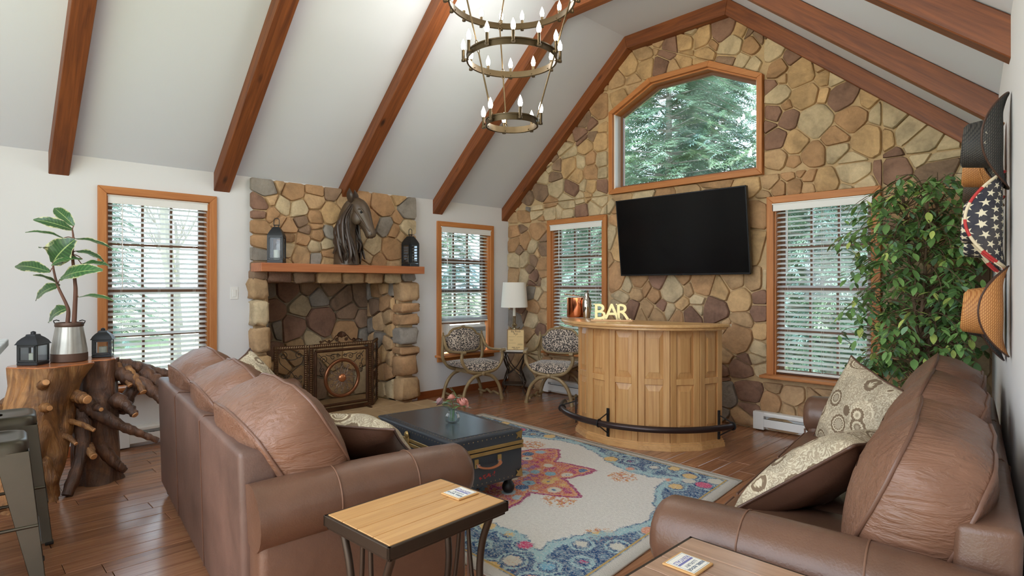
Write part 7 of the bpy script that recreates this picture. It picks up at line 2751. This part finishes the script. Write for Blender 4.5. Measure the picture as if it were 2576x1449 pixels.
twigs = []
tw = MB()
for k in range(270):
    q = fr.choice(trunks)
    i = fr.randrange(int(len(q) * 0.28), len(q))
    b = q[i]
    a = fr.uniform(0, 2 * pi)
    zrel = (b.z - 1.35) / 0.8
    L = fr.uniform(0.22, 0.46) * (1.05 - 0.35 * max(0, zrel))
    e = b + Vector((cos(a) * L, sin(a) * L, fr.uniform(0.0, 0.22) - 0.06))
    if e.y > 0.42:
        e.y = 0.42 - fr.uniform(0, 0.08)
    if e.x > 0.30:
        e.x = 0.30 - fr.uniform(0, 0.08)
    m_ = (b + e) / 2 + Vector((0, 0, 0.07))
    pth = bez([b, m_, e, e + (e - m_) * 0.35 + Vector((0, 0, -0.06))], 4)
    tw.tube(pth, [0.004 * (1 - 0.7 * j / (len(pth) - 1)) for j in range(len(pth))], 5)
    twigs.append(pth)
tw.build('twigs', m_ftr, fi, smooth=60)['kind'] = 'stuff'
FCOL = [rgb(104, 140, 80), rgb(120, 160, 92), rgb(138, 178, 102), rgb(188, 204, 112), rgb(130, 166, 130), rgb(90, 124, 74)]  # leaf greens from dark to lime, scattered at random
FM = []
for i, c in enumerate(FCOL):
    mm = plain('ficus_leaf_' + ['deep', 'mid', 'fresh', 'lime', 'bluish', 'dark'][i], c, 0.38, var=0.12, vscale=25)
    FM.append(mm)
lv = []
for pth in twigs:
    for q in range(fr.randrange(8, 13)):
        c = pth[fr.randrange(len(pth) // 3, len(pth))]
        a = fr.uniform(0, 2 * pi)
        L = fr.uniform(0.062, 0.098)
        d = Vector((cos(a) * 0.8, sin(a) * 0.8, fr.uniform(-1.0, 0.1))).normalized() * L
        b = c + d * 0.25 + Vector((fr.uniform(-.02, .02), fr.uniform(-.02, .02), fr.uniform(-.02, .02)))
        if (b + d).x > 0.355 or b.x > 0.355 or (b + d).y > 0.44 or b.y > 0.44:
            continue
        lv.append((b, b + d, L * fr.uniform(0.42, 0.55), Vector((cos(a) * 0.5, sin(a) * 0.5, 0.8)), fr.choices(range(6), (4, 6, 5, 2, 3, 4))[0]))
camv = Vector((5.75 - 4.8, -5.56 + 0.52, 0)).normalized()
lv.sort(key=lambda e: -(e[0].dot(camv)))
rest = [MB() for _ in FM]
for k, (b, e, w, nrm, ci) in enumerate(lv):
    if k < 290:
        mb = MB()
        leaf_geo(mb, Vector((0, 0, 0)), e - b, w, nrm, 0.25, 0.12, 5)
        mb.build('leaf', FM[ci], fi, smooth=80, loc=b)
    else:
        leaf_geo(rest[ci], b, e, w, nrm, 0.25, 0.12, 5)
for i, mb in enumerate(rest):
    if mb.v:
        mb.build('foliage', FM[i], fi, smooth=80)['kind'] = 'stuff'

# ---------------------------------------------------------------- outdoors
mg, nt, p = newmat('lawn_and_leaf_litter')
v = _coords(nt, (1, 1, 1))
n1 = _noise(nt, v, 0.35, 4)
n2 = _noise(nt, v, 6, 5, 0.7)
g_ = _ramp(nt, n2, [(0.3, rgb(122, 142, 92)), (0.55, rgb(156, 170, 118)), (0.75, rgb(196, 194, 156))])
l_ = _ramp(nt, n2, [(0.3, rgb(150, 136, 112)), (0.7, rgb(204, 192, 170))])
nt.links.new(_mix(nt, _ramp(nt, n1, [(0.42, (0, 0, 0)), (0.6, (1, 1, 1))]), g_, l_), p.inputs['Base Color'])
p.inputs['Roughness'].default_value = 0.95
mb = MB()
NG = 40
def gr(u, v_):
    x, y = -45 + 90 * u, -45 + 90 * v_
    z = -0.55 + 0.25 * noise.noise(Vector((x * 0.08, y * 0.08, 0))) + 0.012 * max(0, sqrt(x * x + y * y) - 14)
    return Vector((x, y, min(z, -0.35 if abs(x - 2) < 8 and abs(y + 4) < 8 else z)))
mb.grid(gr, NG, NG)
gnd = struct(mb.build('ground', mg, smooth=80))

m_needle = [plain('hemlock_needles_' + a, c, 0.55, var=0.25, vscale=1.5) for a, c in (('green', rgb(140, 162, 140)), ('bluish', rgb(138, 162, 156)), ('fresh', rgb(162, 182, 146)))]
for mm in m_needle:
    nt = mm.node_tree
    pp = nt.nodes['Principled BSDF']
    tr3 = nt.nodes.new('ShaderNodeBsdfTranslucent')
    tr3.inputs[0].default_value = rgb(146, 172, 140)
    mx3 = nt.nodes.new('ShaderNodeMixShader')
    mx3.inputs[0].default_value = 0.35
    nt.links.new(pp.outputs[0], mx3.inputs[1])
    nt.links.new(tr3.outputs[0], mx3.inputs[2])
    nt.links.new(mx3.outputs[0], nt.nodes['Material Output'].inputs[0])
m_bark = plain('forest_bark', rgb(160, 150, 140), 0.9, bump=0.5, bscale=10, var=0.2, vscale=3)
to = random.Random(31)

def conifer_mesh(seed, H):
    rr = random.Random(seed)
    trunk = MB().tube([(0, 0, 0), (0.03, 0, H * 0.5), (0, 0, H)], [0.10, 0.06, 0.01], 8)
    br = MB()
    fol = [MB(), MB(), MB()]
    z = 0.5
    while z < H - 0.3:
        t = z / H
        Lb = (1 - t) ** 0.75 * 2.3 + 0.15
        nb = 7
        off = rr.uniform(0, 6)
        for k in range(nb):
            a = off + 2 * pi * k / nb + rr.uniform(-0.3, 0.3)
            L = Lb * rr.uniform(0.7, 1.1)
            d = Vector((cos(a), sin(a), 0))
            q = [Vector((0, 0, z)), d * L * 0.5 + Vector((0, 0, z + 0.05 * L)), d * L + Vector((0, 0, z - 0.22 * L))]
            br.tube(q, [0.018, 0.012, 0.004], 4, cap=False)
            ns = int(26 * L) + 8
            mi = rr.choices((0, 1, 2), (5, 3, 2))[0]
            for s_ in range(ns):
                u = 0.18 + 0.82 * (s_ + rr.random()) / ns
                c = d * L * u + Vector((0, 0, z + (0.1 * L * u * 2 * (0.5 - abs(u - 0.5)) - 0.22 * L * max(0, u - 0.5) * 2)))
                side = 1 if s_ % 2 else -1
                a2 = a + side * rr.uniform(0.5, 1.1)
                l2 = rr.uniform(0.22, 0.45) * (1.15 - 0.5 * u)
                e = c + Vector((cos(a2) * l2, sin(a2) * l2, rr.uniform(-0.16, 0.03)))
                # a spray: feathered strip of narrow blades
                dd = e - c
                sd = Vector((-dd.y, dd.x, rr.uniform(-0.05, 0.05))).normalized()
                m_ = fol[mi]
                for b_ in range(4):
                    w = l2 * 0.34 * (1 - 0.2 * b_)
                    p0 = c + dd * (0.22 * b_)
                    for q_ in (-1, 1):
                        tip = p0 + dd * 0.28 + sd * (q_ * w) + Vector((0, 0, -0.05 * l2))
                        m_.add([p0, p0 + dd * 0.13, tip], [(0, 1, 2)])
                m_.add([c, c + sd * 0.012, e], [(0, 1, 2)])
        z += rr.uniform(0.14, 0.2) * (1.2 if t < 0.7 else 0.8)
    return (trunk.mesh('trunk', m_bark), br.mesh('branches', m_bark, 0), [f.mesh('needles', m_needle[i], 0) for i, f in enumerate(fol)])
def plant_conifer(ms, label, x, y, s_, rz, grp):
    t = thing('hemlock_tree', label, 'tree', (x, y, -0.6), rz, grp)
    put('trunk', ms[0], t)
    put('branches', ms[1], t)['kind'] = 'stuff'
    for me in ms[2]:
        put('needles', me, t)['kind'] = 'stuff'
    t.scale = (s_, s_, s_)
    return t
cm = [conifer_mesh(3, 9.0), conifer_mesh(8, 8.0)]

def bare_mesh(seed, H):
    rr = random.Random(seed)
    tr_ = MB()
    tw_ = MB()
    def grow(p, d, L, r, dep):
        n = 4
        pts_ = [p]
        for i in range(n):
            d = (d + Vector((rr.uniform(-.13, .13), rr.uniform(-.13, .13), rr.uniform(-.02, .10)))).normalized()
            pts_.append(pts_[-1] + d * L / n)
        (tr_ if dep < 1 else tw_).tube(pts_, [r * (1 - 0.55 * i / n) for i in range(n + 1)], 6 if dep < 2 else 3, cap=False)
        if dep >= 4:
            return
        for k in range((7, 5, 4, 3)[dep]):
            b = pts_[1 + rr.randrange(n)] if dep else pts_[2 + rr.randrange(n - 1)]
            a = rr.uniform(0, 2 * pi)
            nd = (d + Vector((cos(a), sin(a), rr.uniform(-0.1, 0.5))) * rr.uniform(0.6, 1.0)).normalized()
            grow(b, nd, L * rr.uniform(0.42, 0.62), r * 0.42, dep + 1)
    grow(Vector((0, 0, 0)), Vector((0, 0, 1)), H * 0.6, 0.14, 0)
    return tr_.mesh('trunk', m_bark), tw_.mesh('branches', m_bark, 60)
bmh = [bare_mesh(5, 9.0), bare_mesh(6, 8.0)]
def plant_bare(ms, label, x, y, s_, rz, grp):
    t = thing('bare_tree', label, 'tree', (x, y, -0.6), rz, grp)
    put('trunk', ms[0], t)
    put('branches', ms[1], t)['kind'] = 'stuff'
    t.scale = (s_, s_, s_)
    return t
near = [(-0.9, 5.6, 1.15, 'hemlock tree filling the middle of the gable window'), (-3.6, 6.6, 1.1, 'hemlock tree at the left of the gable window'), (2.0, 6.4, 1.12, 'hemlock tree at the right of the gable window')]
near += [(-2.4, 10.6, 1.3, 'hemlock tree behind the one in the middle of the gable window'), (1.2, 11.5, 1.3, 'hemlock tree behind the one at the right of the gable window'), (-6.6, 10.2, 1.25, 'hemlock tree behind the one at the left of the gable window')]
for k, (x, y, s_, lb) in enumerate(near):
    plant_conifer(cm[k % 2], lb, x, y, s_, k * 1.7, 'hemlocks close to the house')
far = []
for k in range(13):
    a = radians(84 + k * 9.6)
    R_ = 16 + 8 * to.random()
    far.append((2.0 + R_ * cos(a) * 1.05, -2.0 + R_ * sin(a), to.uniform(0.8, 1.2)))
for k, (x, y, s_) in enumerate(far):
    if k in (7, 9, 11):
        plant_bare(bmh[k % 2], 'leafless tree at the edge of the lawn seen through the window blinds', x, y, s_, k * 1.9, 'leafless trees around the lawn')
        continue
    plant_conifer(cm[k % 2], 'distant hemlock tree in the woods seen through the window blinds', x, y, s_, k * 2.3, 'distant hemlocks around the house')
for k in range(6):
    a = radians(100 + k * 19.0)
    R_ = 13.5 + 3.0 * to.random()
    plant_bare(bmh[k % 2], 'leafless tree at the edge of the lawn seen through the window blinds', 2.0 + R_ * cos(a), -2.0 + R_ * sin(a), to.uniform(0.8, 1.15), k * 1.1, 'leafless trees around the lawn')
print('objects', len(bpy.data.objects), 'tris', sum(len(o.data.polygons) for o in bpy.data.objects if o.type == 'MESH'))
